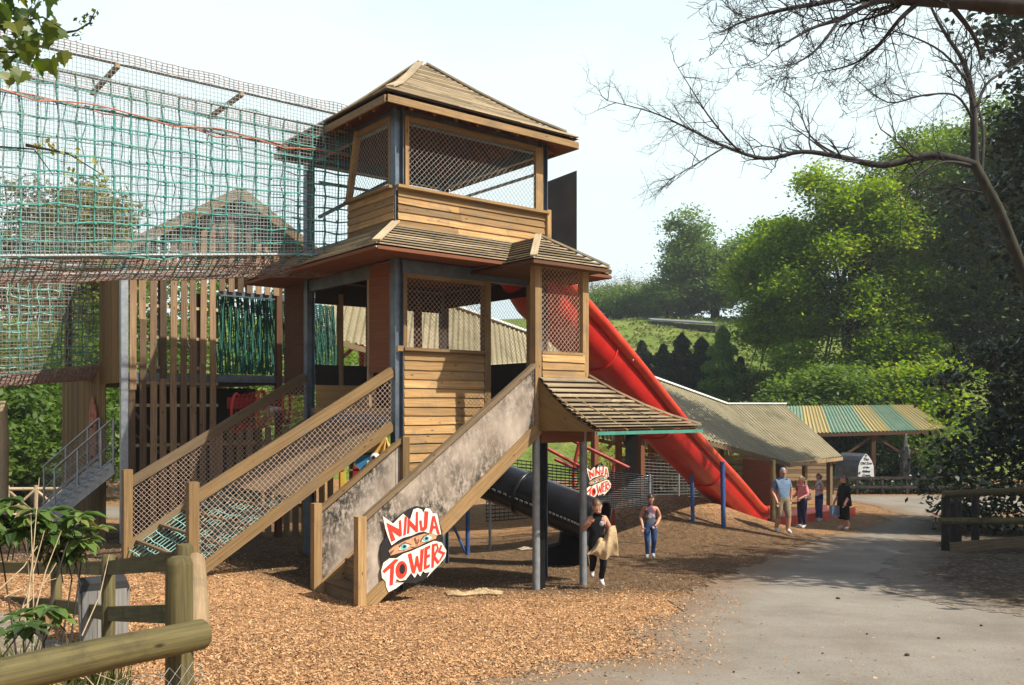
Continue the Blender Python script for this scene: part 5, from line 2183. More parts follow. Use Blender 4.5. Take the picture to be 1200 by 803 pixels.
dn = np.array([mnoise.noise(Vector((x * .5, y * .5, 21))) for x, y in zip(cx, cy)])
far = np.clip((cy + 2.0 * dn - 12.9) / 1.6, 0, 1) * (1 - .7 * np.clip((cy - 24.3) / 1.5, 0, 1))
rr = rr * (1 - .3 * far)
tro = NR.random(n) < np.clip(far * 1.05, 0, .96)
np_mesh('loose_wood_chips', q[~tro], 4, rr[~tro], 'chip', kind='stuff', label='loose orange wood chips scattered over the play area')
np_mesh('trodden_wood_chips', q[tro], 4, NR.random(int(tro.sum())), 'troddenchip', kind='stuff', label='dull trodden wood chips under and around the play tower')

# small stones and twigs on the path
mb = MB()
for px, py, s in ((982, 703, .035), (1063, 770, .026), (936, 791, .012), (1016, 745, .014), (964, 768, .012), (1150, 735, .02), (860, 790, .012), (790, 765, .015), (1100, 750, .02)):
    g = G(px, py)
    mb.ellipsoid(g + Z * .02, s, s * .7, s * .6, 7, 5)
mb.build('path_debris', 'barkdark', None, kind='stuff', label='dark clods and bits of bark lying on the grey path')


# ================================================================== foliage
def leaf_cloud(c, size, rnd, up=.6, aspect=.55, fold=.0):
    """c (n,3) -> rhombic leaves (n,4,3)"""
    n = len(c)
    nr_ = NR.normal(0, 1, (n, 3))
    nr_[:, 2] = np.abs(nr_[:, 2]) + up
    nr_ /= np.linalg.norm(nr_, axis=1)[:, None]
    a = NR.normal(0, 1, (n, 3))
    a -= nr_ * (a * nr_).sum(1)[:, None]
    a /= np.linalg.norm(a, axis=1)[:, None]
    b = np.cross(nr_, a)
    s = size[:, None] if hasattr(size, '__len__') else size
    return np.stack([c - a * s, c + b * s * aspect, c + a * s, c - b * s * aspect], 1)


def crown(name, blobs, nclus, per, cr, leaf, mat, parent, flat=.45, shell=.55, up=.6, droop=0, squash=None, **kw):
    vol = np.array([b[3] * b[4] * b[5] for b in blobs]) ** .75
    vol = vol / vol.sum()
    which = NR.choice(len(blobs), nclus, p=vol)
    d = NR.normal(0, 1, (nclus, 3))
    d /= np.linalg.norm(d, axis=1)[:, None]
    rad = NR.uniform(shell ** 3, 1, nclus) ** (1 / 3)
    B = np.array(blobs)[which]
    cc = B[:, :3] + d * B[:, 3:6] * rad[:, None]
    crnd = np.clip(NR.normal(.45, .17, nclus), 0, 1)
    k = NR.integers(max(2, int(per * .5)), int(per * 1.5), nclus)
    idx = np.repeat(np.arange(nclus), k)
    off = NR.normal(0, 1, (len(idx), 3)) * np.array([cr, cr, cr * flat]) * (.6 + .8 * NR.random(nclus))[idx][:, None]
    if droop:
        off[:, 2] -= droop * (off[:, 0] ** 2 + off[:, 1] ** 2) / cr
    c = cc[idx] + off
    rnd = np.clip(crnd[idx] * .75 + NR.normal(.12, .16, len(idx)), 0, 1)
    q = leaf_cloud(c, leaf * NR.uniform(.6, 1.35, len(idx)), rnd, up)
    o = np_mesh(name, q, 4, rnd, mat, parent, **kw)
    return o, cc


def limbs(mb, base, top, cc, r0, nl=14, seed=0, lean=0.0):
    rg = random.Random(seed)
    base, top = Vector(base), Vector(top)
    pts = [base.lerp(top, s) + Vector((rg.uniform(-1, 1), rg.uniform(-1, 1), 0)) * lean * s for s in (0, .25, .5, .75, 1)]
    mb.tube(pts, [r0 * 1.25, r0, r0 * .75, r0 * .5, r0 * .25], 10, False)
    for i in range(nl):
        s = rg.uniform(.25, .95)
        p = base.lerp(top, s)
        q = Vector(cc[rg.randrange(len(cc))])
        m_ = p.lerp(q, .5) + Vector((rg.uniform(-.3, .3), rg.uniform(-.3, .3), (q - p).length * .1))
        mb.tube([p, m_, q], [r0 * .38 * (1 - s * .4), r0 * .22, r0 * .05], 6, False)


GROUPS = dict(beech_tree='sunlit beeches', lime_tree='hilltop trees', woodland_tree='trees of the wood on the right', bare_tree='pale trees on the skyline', scrub_tree='scrub below the skyline', backdrop_tree='trees behind the play area', evergreen_tree='evergreens on the right')


def tree(name, label, x, y, h, blobs, nclus, per, cr, leaf, mat, tr=.3, cat='tree', group=None, flat=.4, z0=None, nl=14, bark='barkdark', shell=.5, up=.6, toph=.8, droop=0):
    z = gz(x, y) if z0 is None else z0
    group = group or GROUPS.get(name)
    t = thing(name, (x, y, z), label, cat, group)
    bl = [(x + a, y + b, z + c, d, e, f) for a, b, c, d, e, f in blobs]
    o, cc = crown('crown', bl, nclus, per, cr, leaf, mat, t, flat, shell, up, droop)
    mb = MB()
    limbs(mb, (x, y, z - .3), (x, y, z + h * toph), cc, tr, nl, int(x * 7 + y))
    mb.build('trunk', bark, t)
    return t


def PX(px, Y):
    return (px - 600) * Y / F


# big sunlit beeches right of centre
def blob_fill(poly, Y, x, z, n, r0, r1, depth, seed):
    """irregular set of foliage masses filling an outline at its true distance and size; relative to the tree's base"""
    rg = random.Random(seed)
    xs, ys = [p[0] for p in poly], [p[1] for p in poly]
    out = []
    while len(out) < n:
        px, py = rg.uniform(min(xs), max(xs)), rg.uniform(min(ys), max(ys))
        r = rg.uniform(r0, r1)
        rp = r * F / Y * .72
        if not all(inside(poly, px + dx * rp, py + dy * rp) for dx, dy in ((1, 0), (-1, 0), (0, 1), (0, -1))):
            if rg.random() < .985:
                continue
        out.append(((px - 600) * Y / F - x, rg.uniform(-depth, depth), (HY - py) * Y / F - z, r * 1.15, r, r * rg.uniform(.6, .85)))
    return out


def shaped_tree(name, label, poly, px, Y, h, n, r0, r1, depth, seed, *a, **k):
    x = PX(px, Y)
    z = gz(x, Y)
    return tree(name, label, x, Y, h, blob_fill(poly, Y, x, z, n, r0, r1, depth, seed), *a, **k)


shaped_tree('beech_tree', 'tall sunlit yellow-green beech filling the middle of the wood behind the striped shelter',
            [(915, 235), (935, 208), (965, 192), (1010, 194), (1055, 203), (1085, 245), (1098, 330), (1090, 420), (1085, 480), (925, 480), (905, 400), (900, 300)],
            1000, 60, 16, 66, .95, 2.0, 3.4, 4, 1150, 105, .62, .135, 'leaf_beech', .45, flat=.42, up=.9, nl=30, droop=.10, shell=.25)
shaped_tree('beech_tree', 'broad mid-green beech leaning left of the tallest sunlit beech',
            [(862, 318), (872, 280), (895, 250), (920, 240), (945, 290), (955, 400), (945, 480), (882, 480), (885, 430), (868, 390), (858, 350)],
            918, 66, 14, 34, .9, 1.7, 2.6, 9, 620, 100, .62, .145, 'leaf_beech', .4, flat=.42, up=.9, nl=20, droop=.10, shell=.25)
shaped_tree('lime_tree', 'large round deep green tree standing alone on top of the hill',
            [(768, 362), (774, 318), (785, 290), (802, 271), (826, 262), (852, 265), (874, 276), (888, 300), (892, 350), (872, 374), (835, 368), (800, 374)],
            838, 113, 12, 40, 1.3, 2.4, 3.0, 3, 640, 95, .85, .20, 'leaf_deep', .5, flat=.5, up=.9, nl=18, shell=.3)
tree('lime_tree', 'deep green tree half hidden behind the beeches on the hill edge', PX(915, 108), 108, 13,
     [(0, 0, 8, 3.4, 3.4, 2.6), (2.4, 0, 5.4, 3, 3, 2.4), (-2.2, 0, 5, 2.4, 3, 2.2), (0, 0, 3, 3, 3, 1.6)], 240, 80, .9, .19, 'leaf_deep', .4, flat=.4, up=.9, nl=12, shell=.35)
# the dark wood behind and to the right
for i, (px, Y, h, w, lab, mt, lf_) in enumerate((
        (1075, 70, 20, 6.0, 'olive-green budding tree between the sunlit beech and the dark evergreen', 'leaf_deep', .2),
        (1120, 66, 19, 6.0, 'green tree rising behind the right end of the striped shelter', 'leaf_beech', .18),
        (1168, 60, 21, 6.0, 'tall deep green tree behind the leaning bare tree', 'leaf_deep', .19),
        (1245, 57, 24, 6.8, 'very tall dark evergreen at the right edge behind the bare tree', 'leaf_dark', .17),
        (960, 54, 4.8, 3.2, 'low shaded tree directly behind the left half of the striped roof', 'leaf_deep', .18),
        (1085, 54, 5.2, 3.2, 'low bright green tree directly behind the right half of the striped roof', 'leaf_beech', .18))):
    x = PX(px, Y)
    bl = []
    rg = random.Random(i + 40)
    for k in range(8):
        zz = h * (.22 + .68 * k / 7)
        ww = w * (1.0 - .45 * abs(k / 7 - .35))
        bl.append((rg.uniform(-.45, .45) * w, rg.uniform(-.3, .3) * w, zz, ww * .62, ww * .62, h * .13))
    tree('woodland_tree', lab, x, Y, h, bl, int(85 * w), 95, .85, lf_ * .78, mt, .3, flat=.25, up=1.1, nl=14, shell=.3)
# understory
for i, (px, Y, h, w, lab, mt) in enumerate((
        (1040, 45.5, 2.2, 1.5, 'round dark shrub under the striped shelter right of the white arched sign', 'leaf_dark'),
        (1090, 46, 3.6, 1.5, 'bright green shrub at the right end of the striped shelter', 'leaf_beech'),
        (1072, 47, 3.0, 1.6, 'dark climbing shrub on the stone pillar', 'leaf_deep'),
        (1112, 43.6, 3.4, 1.6, 'mid-green shrub beyond the roadside fence', 'leaf_deep'),
        (960, 50.5, 3.2, 2.6, 'dark shrub behind the striped shelter at its left end', 'leaf_dark'),
        (1010, 52, 3.4, 2.8, 'dark shrub behind the striped shelter at its middle', 'leaf_dark'),
        (1060, 53, 3.4, 2.6, 'dark shrub behind the striped shelter behind the stone pillar', 'leaf_dark'),
        (775, 43, 2.4, 1.5, 'yellow-flowered bush seen under the open shelter', 'leaf_yellow'),
        (715, 42, 2.6, 1.8, 'yellow-green bush seen under the tower awning', 'leaf_yellow'),
        (835, 46, 2.2, 1.8, 'dark bush seen beneath the open shelter roof', 'leaf_deep'))):
    x = PX(px, Y)
    z = gz(x, Y)
    t = thing('shrub', (x, Y, z), lab, 'shrub', 'shrubs under the shelters')
    o, cc = crown('crown', [(x, Y, z + h * .5, w, w * .8, h * .5), (x + w * .4, Y, z + h * .35, w * .7, w * .6, h * .36), (x - w * .45, Y, z + h * .32, w * .6, w * .6, h * .33)], 130, 34, .26, .085, mt, t, .7, .4)
    mb = MB()
    for k in range(5):
        mb.tube([Vector((x, Y, z - .1)), Vector(cc[k * 7])], [.06, .02], 6, False)
    mb.build('stem', 'barkdark', t)
# low ground cover behind the roadside fence
n = 3800
cx = NR.uniform(PX(985, 42.6), PX(1190, 42.6), n)
cy = 42.5 + NR.normal(0, .25, n)
c = np.stack([cx, cy, np.array([gz(x, 42.5) for x in cx]) + np.abs(NR.normal(0, .28, n))], 1)
np_mesh('ivy_ground_cover', leaf_cloud(c, NR.uniform(.05, .11, n), None), 4, NR.random(n) * .8, 'leaf_dark', kind='stuff', label='dark ivy along the foot of the roadside fence')

# the big rhododendron mass on the right and the overhanging evergreen
xr, yr = 16.7, 27.0
z = gz(xr, yr)
t = thing('rhododendron', (xr, yr, z), 'huge dark rhododendron bush with faded flower heads at the right edge of the path', 'bush')
bl = [(xr - 1.2, yr + 1, z + 1.6, 2.4, 2.4, 1.8), (xr + .6, yr, z + 3.4, 2.6, 2.6, 2.2), (xr + 1.6, yr - 1.6, z + 2.0, 2.6, 2.6, 2.2), (xr + 1.8, yr, z + 5.4, 2.6, 2.6, 2.0), (xr - .5, yr + 2.0, z + 4.4, 2.0, 2.2, 1.6), (xr + 4, yr - 1.5, z + 4.0, 3, 3, 3.6)]
o, cc = crown('crown', bl, 900, 30, .32, .115, 'leaf_dark', t, .6, .55, .5)
n = 260
fc = cc[NR.choice(len(cc), n)] + np.array([0, -.25, .12])
idx = np.repeat(np.arange(n), 14)
c = fc[idx] + NR.normal(0, .055, (len(idx), 3))
M['fadedflower'] = leafmat('faded_flower', [(0, (.16, .12, .07)), (.6, (.32, .25, .16)), (1, (.44, .36, .24))], .2)
np_mesh('flower_heads', leaf_cloud(c, NR.uniform(.03, .06, len(idx)), None), 4, NR.random(len(idx)), 'fadedflower', t)
mb = MB()
limbs(mb, (xr, yr, z - .2), (xr + 1, yr, z + 5), cc, .16, 16, 5)
mb.build('stem', 'barkdark', t)
ov_blobs = [(0, 0, 11, 3.4, 3.4, 3), (.8, 0, 14, 3.2, 3, 3), (1.0, -1, 8, 3.4, 3.4, 3), (-.4, .5, 17, 2.4, 2.4, 2.6)]
tree('evergreen_tree', 'dark holly-like evergreen towering over the right edge of the path', 18.6, 28.5, 18, ov_blobs, 620, 42, .5, .14, 'leaf_dark', .3, flat=.6, nl=14)
tree('evergreen_tree', 'dark evergreen just beyond the right edge of the view, shading the path', 19.5, 17.6, 13,
     [(0, 0, 5, 2.8, 2.8, 2.6), (.4, 0, 8, 3.0, 3.0, 2.8), (.4, 0, 11, 2.4, 2.4, 2.4), (-.3, 0, 2.8, 2.4, 2.4, 1.8)], 420, 36, .5, .14, 'leaf_dark', .28, flat=.6)

for (x_, y_, lab_) in ((14.2, 12.2, 'leafy evergreen outside the right edge of the view, shading the path bend'), (17.0, 14.4, 'second leafy evergreen outside the right edge, behind the nearer one')):
    tree('evergreen_tree', lab_, x_, y_, 12, [(0, 0, 6.2, 3.2, 3.2, 2.2), (.6, .4, 9, 3.0, 3.0, 2.4), (-.8, 1.0, 7.6, 2.6, 2.6, 2.0), (.2, .8, 11.4, 2.2, 2.2, 1.8)], 330, 36, .5, .14, 'leaf_dark', .28, flat=.6, group='evergreens on the right')
# conifer row in front of the field
for i, (px, Y, ty, mt, lab) in enumerate(((752, 71, 403, 'leaf_conifer', 'first dark conifer of the row, next to the red slide'), (777, 70, 407, 'leaf_conifer', 'second dark conifer of the row, slightly shorter than its right neighbour'), (799, 71, 394, 'leaf_conifer', 'tallest dark conifer, third of the row above the mossy roof'),
                                           (822, 70, 399, 'leaf_conifer', 'fourth dark conifer of the row, beside the pale larch'), (847, 66, 386, 'leaf_larch', 'bright green feathery larch at the right end of the conifer row'), (868, 70, 422, 'leaf_conifer', 'small pointed dark conifer standing alone on the bare slope'),
                                           (736, 73, 418, 'leaf_conifer', 'short dark conifer half hidden by the red slide'))):
    x = PX(px, Y)
    z = gz(x, Y) - .4
    h = (HY - ty) / F * Y - z
    t = thing('conifer', (x, Y, z), lab, 'conifer', 'conifers above the mossy roof')
    n = 8000
    s = NR.random(n) ** .75
    layer = .85 + .3 * np.sin(s * h * 5.2 + NR.normal(0, .5, n))
    rad = (1 - s) ** .62 * (h * .17 + 1.05) * (.6 if ty == 422 else 1) * layer * NR.uniform(.45, 1.05, n) ** .5
    a = NR.uniform(0, 2 * np.pi, n)
    lob = 1 + .16 * np.sin(a * 5 + s * 9)
    c = np.stack([x + np.cos(a) * rad * lob, Y + np.sin(a) * rad * lob, z + .2 + s * h - rad * .18], 1)
    np_mesh('crown', leaf_cloud(c, NR.uniform(.09, .2, n), None, .3, .4), 4, np.clip(NR.random(n) * .7 + .3 * s, 0, 1), mt, t)
    mb = MB()
    mb.tube([Vector((x, Y, z - .2)), Vector((x, Y, z + h * .9))], [.16, .03], 8, False)
    mb.build('trunk', 'barkdark', t)

# pale budding trees along the far skyline
far_labels = ['grey twiggy bare tree on the skyline just right of the bay roof', 'pale bare tree on the skyline, tallest of the grey ones', 'hazy green tree on the skyline left of the round hilltop tree',
              'grey bare tree on the skyline beside the hazy green one', 'low green scrub tree below the bare skyline trees', 'dark green scrub tree behind the long field shed', 'low olive scrub tree above the red slide', 'pale bare tree on the skyline right above the red slide']
for i, (px, Y, h, w, mt) in enumerate(((712, 128, 6.4, 2.8, 'leaf_hazel'), (738, 134, 8.2, 3.0, 'leaf_hazel'), (770, 128, 6.6, 2.8, 'leaf_olive'), (757, 136, 7.4, 2.8, 'leaf_hazel'), (742, 122, 5.4, 3.2, 'leaf_deep'), (782, 116, 5.4, 3.2, 'leaf_deep'), (712, 120, 4.8, 3.6, 'leaf_deep'), (694, 130, 7.0, 3.0, 'leaf_hazel'))):
    x = PX(px, Y)
    bl = [(0, -1, h * .2, w * 1.25, w, h * .22), (0, 0, h * .62, w, w, h * .34), (w * .4, 0, h * .45, w * .8, w, h * .3), (-w * .4, 0, h * .4, w * .8, w, h * .3)]
    if mt == 'leaf_hazel':
        tree('bare_tree', far_labels[i], x, Y, h * 1.12, bl, 300, 24, .8, .085, mt, .13, flat=1.2, nl=60, shell=.3, bark='twiggrey')
    else:
        tree('scrub_tree', far_labels[i], x, Y, h, bl, 260, 40, .6, .17, mt, .16, flat=.5, nl=8)

# trees on the left, behind the nets
tree('yellow_tree', 'round yellow-green tree seen through the upper rope net', PX(103, 46), 46, 14.5, [(0, 0, 13.4, 2.2, 2.4, 2.0), (-1.2, 0, 11.2, 2.0, 2.4, 2.2), (1.3, 0, 11, 1.8, 2.4, 2.2), (0, 0, 8.4, 2.4, 2.6, 2.2), (0, 0, 5, 2.4, 2.4, 2.4)], 460, 60, .5, .16, 'leaf_yellow', .25)
tree('grey_green_tree', 'ragged grey-green tree left of the yellow-green one behind the net', PX(30, 42), 42, 14, [(0, 0, 13.0, 1.2, 1.3, 2.2), (-.6, 0, 10.5, 1.8, 2.0, 2), (.8, 0, 8, 2.2, 2, 2.2), (0, 0, 5, 2.2, 2.2, 2)], 220, 40, .5, .14, 'leaf_olive', .2, nl=26)
for i, (px, Y, h, w, lab) in enumerate(((25, 33, 6.5, 3.0, 'dark green tree behind the rustic fence at the left edge'), (85, 36, 7.0, 3.2, 'dark green tree behind the lower rope bridge and plank wall'), (-45, 30, 7, 3.0, 'dark green tree just outside the left edge'),
                                         (180, 40, 11.5, 3.8, 'shady tree behind the slatted tower'), (290, 44, 12.5, 4.0, 'green tree behind the hanging cargo net'), (390, 52, 7, 3.4, 'green tree far behind the play tower'), (480, 60, 7, 3.6, 'low tree far behind the tower windows'))):
    x = PX(px, Y)
    tree('backdrop_tree', lab, x, Y, h, [(0, 0, h * .75, w * .8, w * .8, h * .25), (-w * .4, 0, h * .5, w * .8, w * .8, h * .25), (w * .4, 0, h * .42, w * .8, w * .8, h * .25), (0, -.4, h * .28, w, w * .8, h * .2)], 300, 40, .5, .13, 'leaf_deep' if i != 5 else 'leaf_beech', .25, flat=.35)


# ================================================================== bare branching tree on the right
def twigs(mb, p, d, L, r, depth, rg, tips):
    n = 5
    pts = [p]
    dd = d.normalized()
    for i in range(n):
        dd = (dd + Vector((rg.gauss(0, .22), rg.gauss(0, .22), rg.gauss(.03, .2)))).normalized()
        pts.append(pts[-1] + dd * L / n)
    mb.tube(pts, [max(.0012, r * (1 - .72 * i / n)) for i in range(n + 1)], 5 if r > .01 else 3, False)
    if depth <= 0:
        tips.append(pts[-1])
        return
    for i in range(1, n + 1):
        k = 0 if rg.random() < .18 else (1 if rg.random() < .85 else 2)
        for _ in range(k):
            q = (dd + Vector((rg.gauss(0, .75), rg.gauss(0, .6), rg.gauss(.1, .7)))).normalized()
            twigs(mb, pts[i], q, L * rg.uniform(.38, .62), r * .5, depth - 1, rg, tips)


def bare(name, label, trunk, branches, mats, seed, cat='tree', tw_depth=2, tscale=.55, extra=()):
    """trunk/branches: lists of (point, radius)"""
    rg = random.Random(seed)
    b0 = trunk[0][0]
    t = thing(name, b0, label, cat)
    mb = MB()
    mb.tube([p for p, r in trunk], [r for p, r in trunk], 12, False)
    mb.build('trunk', mats[0], t)
    tips = []
    for br in branches:
        mb = MB()
        # smooth by Catmull subdivision
        P_ = [p for p, r in br]
        Rr = [r for p, r in br]
        pts, rad = [], []
        for i in range(len(P_) - 1):
            p0, p1, p2, p3 = P_[max(0, i - 1)], P_[i], P_[i + 1], P_[min(len(P_) - 1, i + 2)]
            for s in (0, .25, .5, .75):
                pts.append(.5 * ((2 * p1) + (p2 - p0) * s + (2 * p0 - 5 * p1 + 4 * p2 - p3) * s * s + (3 * p1 - p0 - 3 * p2 + p3) * s ** 3))
                rad.append(Rr[i] * (1 - s) + Rr[i + 1] * s)
        pts.append(P_[-1])
        rad.append(Rr[-1])
        mb.tube(pts, rad, 9, False)
        for i in range(3, len(pts)):
            if rad[i] > .09 * tscale / .6:
                continue
            for _ in range((2 if rg.random() < .35 else 1) if i > len(pts) * .4 else (1 if rg.random() < .7 else 0)):
                d0 = (pts[i] - pts[i - 1]).normalized()
                q = (d0 * .7 + Vector((rg.gauss(0, .45), rg.gauss(0, .5), rg.gauss(.08, .6)))).normalized()
                twigs(mb, pts[i], q, tscale * rg.uniform(.5, 1.25) * (1.2 - .5 * i / len(pts)), max(.006 * tscale / .6, rad[i] * .42), tw_depth, rg, tips)
        mb.build('branch', mats[1], t)
    # opening buds
    if tips:
        c = np.array([tuple(q) for q in tips])
        c = c[NR.random(len(c)) < .4]
        np_mesh('buds', leaf_cloud(c, NR.uniform(.008, .016, len(c)) * min(1.2, tscale * .75), None), 4, NR.random(len(c)), 'leaf_olive', t)
    return t


YB = 21.0
B_ = lambda x, y, r, Y=12.0: (at(x, y, YB * (1 + (Y - 12.0) / 12.0)), r * YB / 12 * .64)
g = gz(14.6, 21.5)
bare('bare_tree', 'leaning mossy bare tree with one long branch reaching left across the white sky',
     [(Vector((14.8, 21.6, g - .2)), .26), B_(1262, 480, .16, 12.2), B_(1203, 330, .125, 12.1), B_(1170, 245, .108), B_(1142, 193, .10)],
     [[B_(1142, 193, .10), B_(1090, 182, .08), B_(1035, 194, .066), B_(985, 184, .055), B_(940, 178, .046), B_(897, 186, .040), B_(850, 172, .030), B_(805, 150, .022, 11.9), B_(765, 132, .014, 11.8), B_(712, 118, .006, 11.7)],
      [B_(897, 186, .03), B_(868, 178, .022, 11.9), B_(835, 142, .018, 11.7), B_(815, 112, .012, 11.6), B_(790, 72, .005, 11.5)],
      [B_(985, 184, .03, 12), B_(950, 160, .018, 12.3), B_(935, 120, .008, 12.5)],
      [B_(850, 172, .02), B_(820, 190, .014, 11.8), B_(785, 210, .006, 11.6)],
      [B_(1142, 193, .085), B_(1140, 120, .065), B_(1130, 75, .05), B_(1108, 40, .035), B_(1090, 5, .025), B_(1080, -40, .018)],
      [B_(1136, 100, .03), B_(1105, 62, .022, 12.2), B_(1060, 40, .016, 12.4), B_(1010, 30, .008, 12.6)],
      [B_(1140, 140, .03), B_(1120, 112, .022, 11.8), B_(1080, 112, .018, 11.6), B_(1040, 120, .014, 11.4), B_(1000, 90, .006, 11.2)],
      [B_(1142, 140, .04), B_(1155, 100, .03, 12.2), B_(1185, 80, .02, 12.4), B_(1215, 60, .012, 12.6)],
      [B_(1150, 205, .04, 12.1), B_(1152, 150, .03, 12.3), B_(1140, 110, .02, 12.6)],
      [B_(1142, 195, .04), B_(1108, 190, .028, 11.8), B_(1075, 205, .018, 11.6), B_(1050, 235, .008, 11.4)],
      [B_(1165, 230, .03), B_(1130, 222, .02, 12.3), B_(1090, 220, .012, 12.5)]],
     ('bark', 'barkdark'), 3, tw_depth=2, tscale=1.1)
YB = 4.2
B_ = lambda x, y, r, Y=9.0: (at(x, y, YB * (1 + (Y - 9.0) / 9.0)), r * YB / 9)
g = gz(3.9, 4.3)
bare('bare_tree', 'dark bare tree outside the right edge, its boughs crossing the top right of the view',
     [(Vector((4.0, 4.3, g - .2)), .12), (Vector((3.9, 4.3, .2)), .085), (Vector((3.4, 4.25, 1.6)), .06), B_(1260, -6, .105, 9.0), B_(1200, 8, .095), B_(1140, 3, .08)],
     [[B_(1200, 6, .09), B_(1120, 2, .07), B_(1050, -2, .06), B_(990, -8, .05), B_(950, -14, .04)],
      [B_(1060, -2, .035), B_(1020, 4, .028, 8.9), B_(985, 22, .022, 8.8), B_(950, 34, .015, 8.7), B_(905, 60, .006, 8.6)],
      [B_(1000, -6, .03), B_(960, 4, .025, 8.9), B_(925, 10, .02, 8.8), B_(880, 22, .014, 8.7), B_(850, 35, .005, 8.6)],
      [B_(1080, 0, .03), B_(1055, 22, .022, 9.0), B_(1030, 52, .016, 9.1), B_(1000, 75, .010, 9.2), B_(960, 85, .005, 9.3)],
      [B_(1110, 2, .03), B_(1140, 40, .02, 9.2), B_(1150, 70, .012, 9.4)],
      [B_(985, 22, .018, 8.8), B_(955, 60, .012, 8.7), B_(925, 78, .005, 8.6)]],
     ('barkdark', 'twig'), 8, tw_depth=2, tscale=.24)

# ================================================================== sycamore spray, top left
sy = thing('sycamore_tree', (-5.6, 5.6, gz(-5.6, 5.6)), 'sycamore branch with lobed green leaves hanging into the top left corner', 'tree')
mb = MB()
mb.tube([Vector((-5.6, 5.6, gz(-5.6, 5.6) - .2)), Vector((-5.5, 5.6, 1.0)), Vector((-5.2, 5.7, 3.4)), Vector((-5.0, 5.7, 5))], [.18, .15, .1, .06], 10)
mb.build('trunk', 'bark', sy)
YS = 6.0
brs = [[at(-250, 60, 5.8), at(-80, 20, 6), at(0, 30, YS), at(50, 20, YS), at(78, 37, YS)], [at(-120, 70, 6), at(-20, 60, YS), at(30, 62, YS), at(70, 45, YS)],
       [at(-120, 70, 6), at(-30, 85, 6.1), at(10, 88, 6.1)], [at(66, 40, YS), at(90, 36, 6.0), at(105, 27, 6.0), at(112, 12, 6.0)], [at(-30, -30, 6), at(20, -20, 6), at(40, 5, 5.9)],
       [at(-200, 170, 6.2), at(0, 172, 6.3), at(40, 175, 6.3), at(62, 205, 6.3)], [at(30, 170, 6.3), at(80, 180, 6.4), at(120, 205, 6.4)]]
mb = MB()
mb.tube([Vector((-5.3, 5.65, 2.8)), at(-250, 60, 5.8)], [.05, .03], 6, False)
for br in brs:
    mb.tube(br, [.012] + [.006] * (len(br) - 2) + [.003], 6, False)
mb.build('branch', 'barkdark', sy)
lobes = [(0, -.02), (.16, -.12), (.42, -.10), (.36, .06), (.58, .20), (.46, .28), (.52, .46), (.30, .44), (.22, .62), (.10, .68), (0, .95)]
lobes = lobes + [(-x, y) for x, y in reversed(lobes[1:-1])]
mb = MB()
rg = random.Random(5)
spots = []
for _ in range(105):
    a = rg.random()
    px = rg.uniform(-60, 62)
    py = rg.uniform(-20, 78) - max(0, px) * .12
    if px > 44 and py > 56:
        continue
    spots.append((px, py, rg.uniform(.085, .15)))
spots += [(72, 62, .11), (60, 70, .14), (26, 84, .12), (12, 88, .12), (68, 35, .13), (58, 15, .12), (42, 10, .12), (30, 22, .14), (8, 70, .12), (40, 75, .12)]
for px, py, L in spots:
    p = at(px, py, YS + rg.uniform(-.35, .35))
    down = Vector((rg.gauss(.1, .45), rg.gauss(-.1, .4), -1)).normalized()
    xx = Vector((rg.gauss(0, 1), rg.gauss(0, 1), rg.gauss(0, .2)))
    xx = (xx - down * xx.dot(down)).normalized()
    nz = xx.cross(down)
    r = rg.random()
    ctr = p + down * L * .35
    for i in range(len(lobes)):
        (x1, y1), (x2, y2) = lobes[i], lobes[(i + 1) % len(lobes)]
        f_ = lambda x, y: p + xx * x * L + down * y * L + nz * (L * (.30 * abs(x) - .12 * y * y))
        mb.face([ctr, f_(x1, y1), f_(x2, y2)], None, r)
mb.build('leaves', 'leaf_maple', sy)
c = np.array([tuple(at(px, py, 6.0)) for px, py in ((112, 13), (108, 20), (104, 28), (95, 30), (93, 43), (90, 40), (103, 18), (98, 24))])
idx = np.repeat(np.arange(len(c)), 6)
c2 = c[idx] + NR.normal(0, .014, (len(idx), 3))
np_mesh('young_leaves', leaf_cloud(c2, NR.uniform(.012, .024, len(idx)), None, .2), 4, NR.random(len(idx)), 'leaf_maple', sy)
c = np.array([tuple(at(px, py, 6.35)) for px, py in ((60, 168), (66, 178), (90, 182), (84, 205), (118, 204), (122, 212), (45, 172), (110, 190))])
idx = np.repeat(np.arange(len(c)), 7)
c2 = c[idx] + NR.normal(0, .02, (len(idx), 3))
np_mesh('young_leaves', leaf_cloud(c2, NR.uniform(.014, .028, len(idx)), None, .2), 4, .6 + .4 * NR.random(len(idx)), 'leaf_yellow', sy)

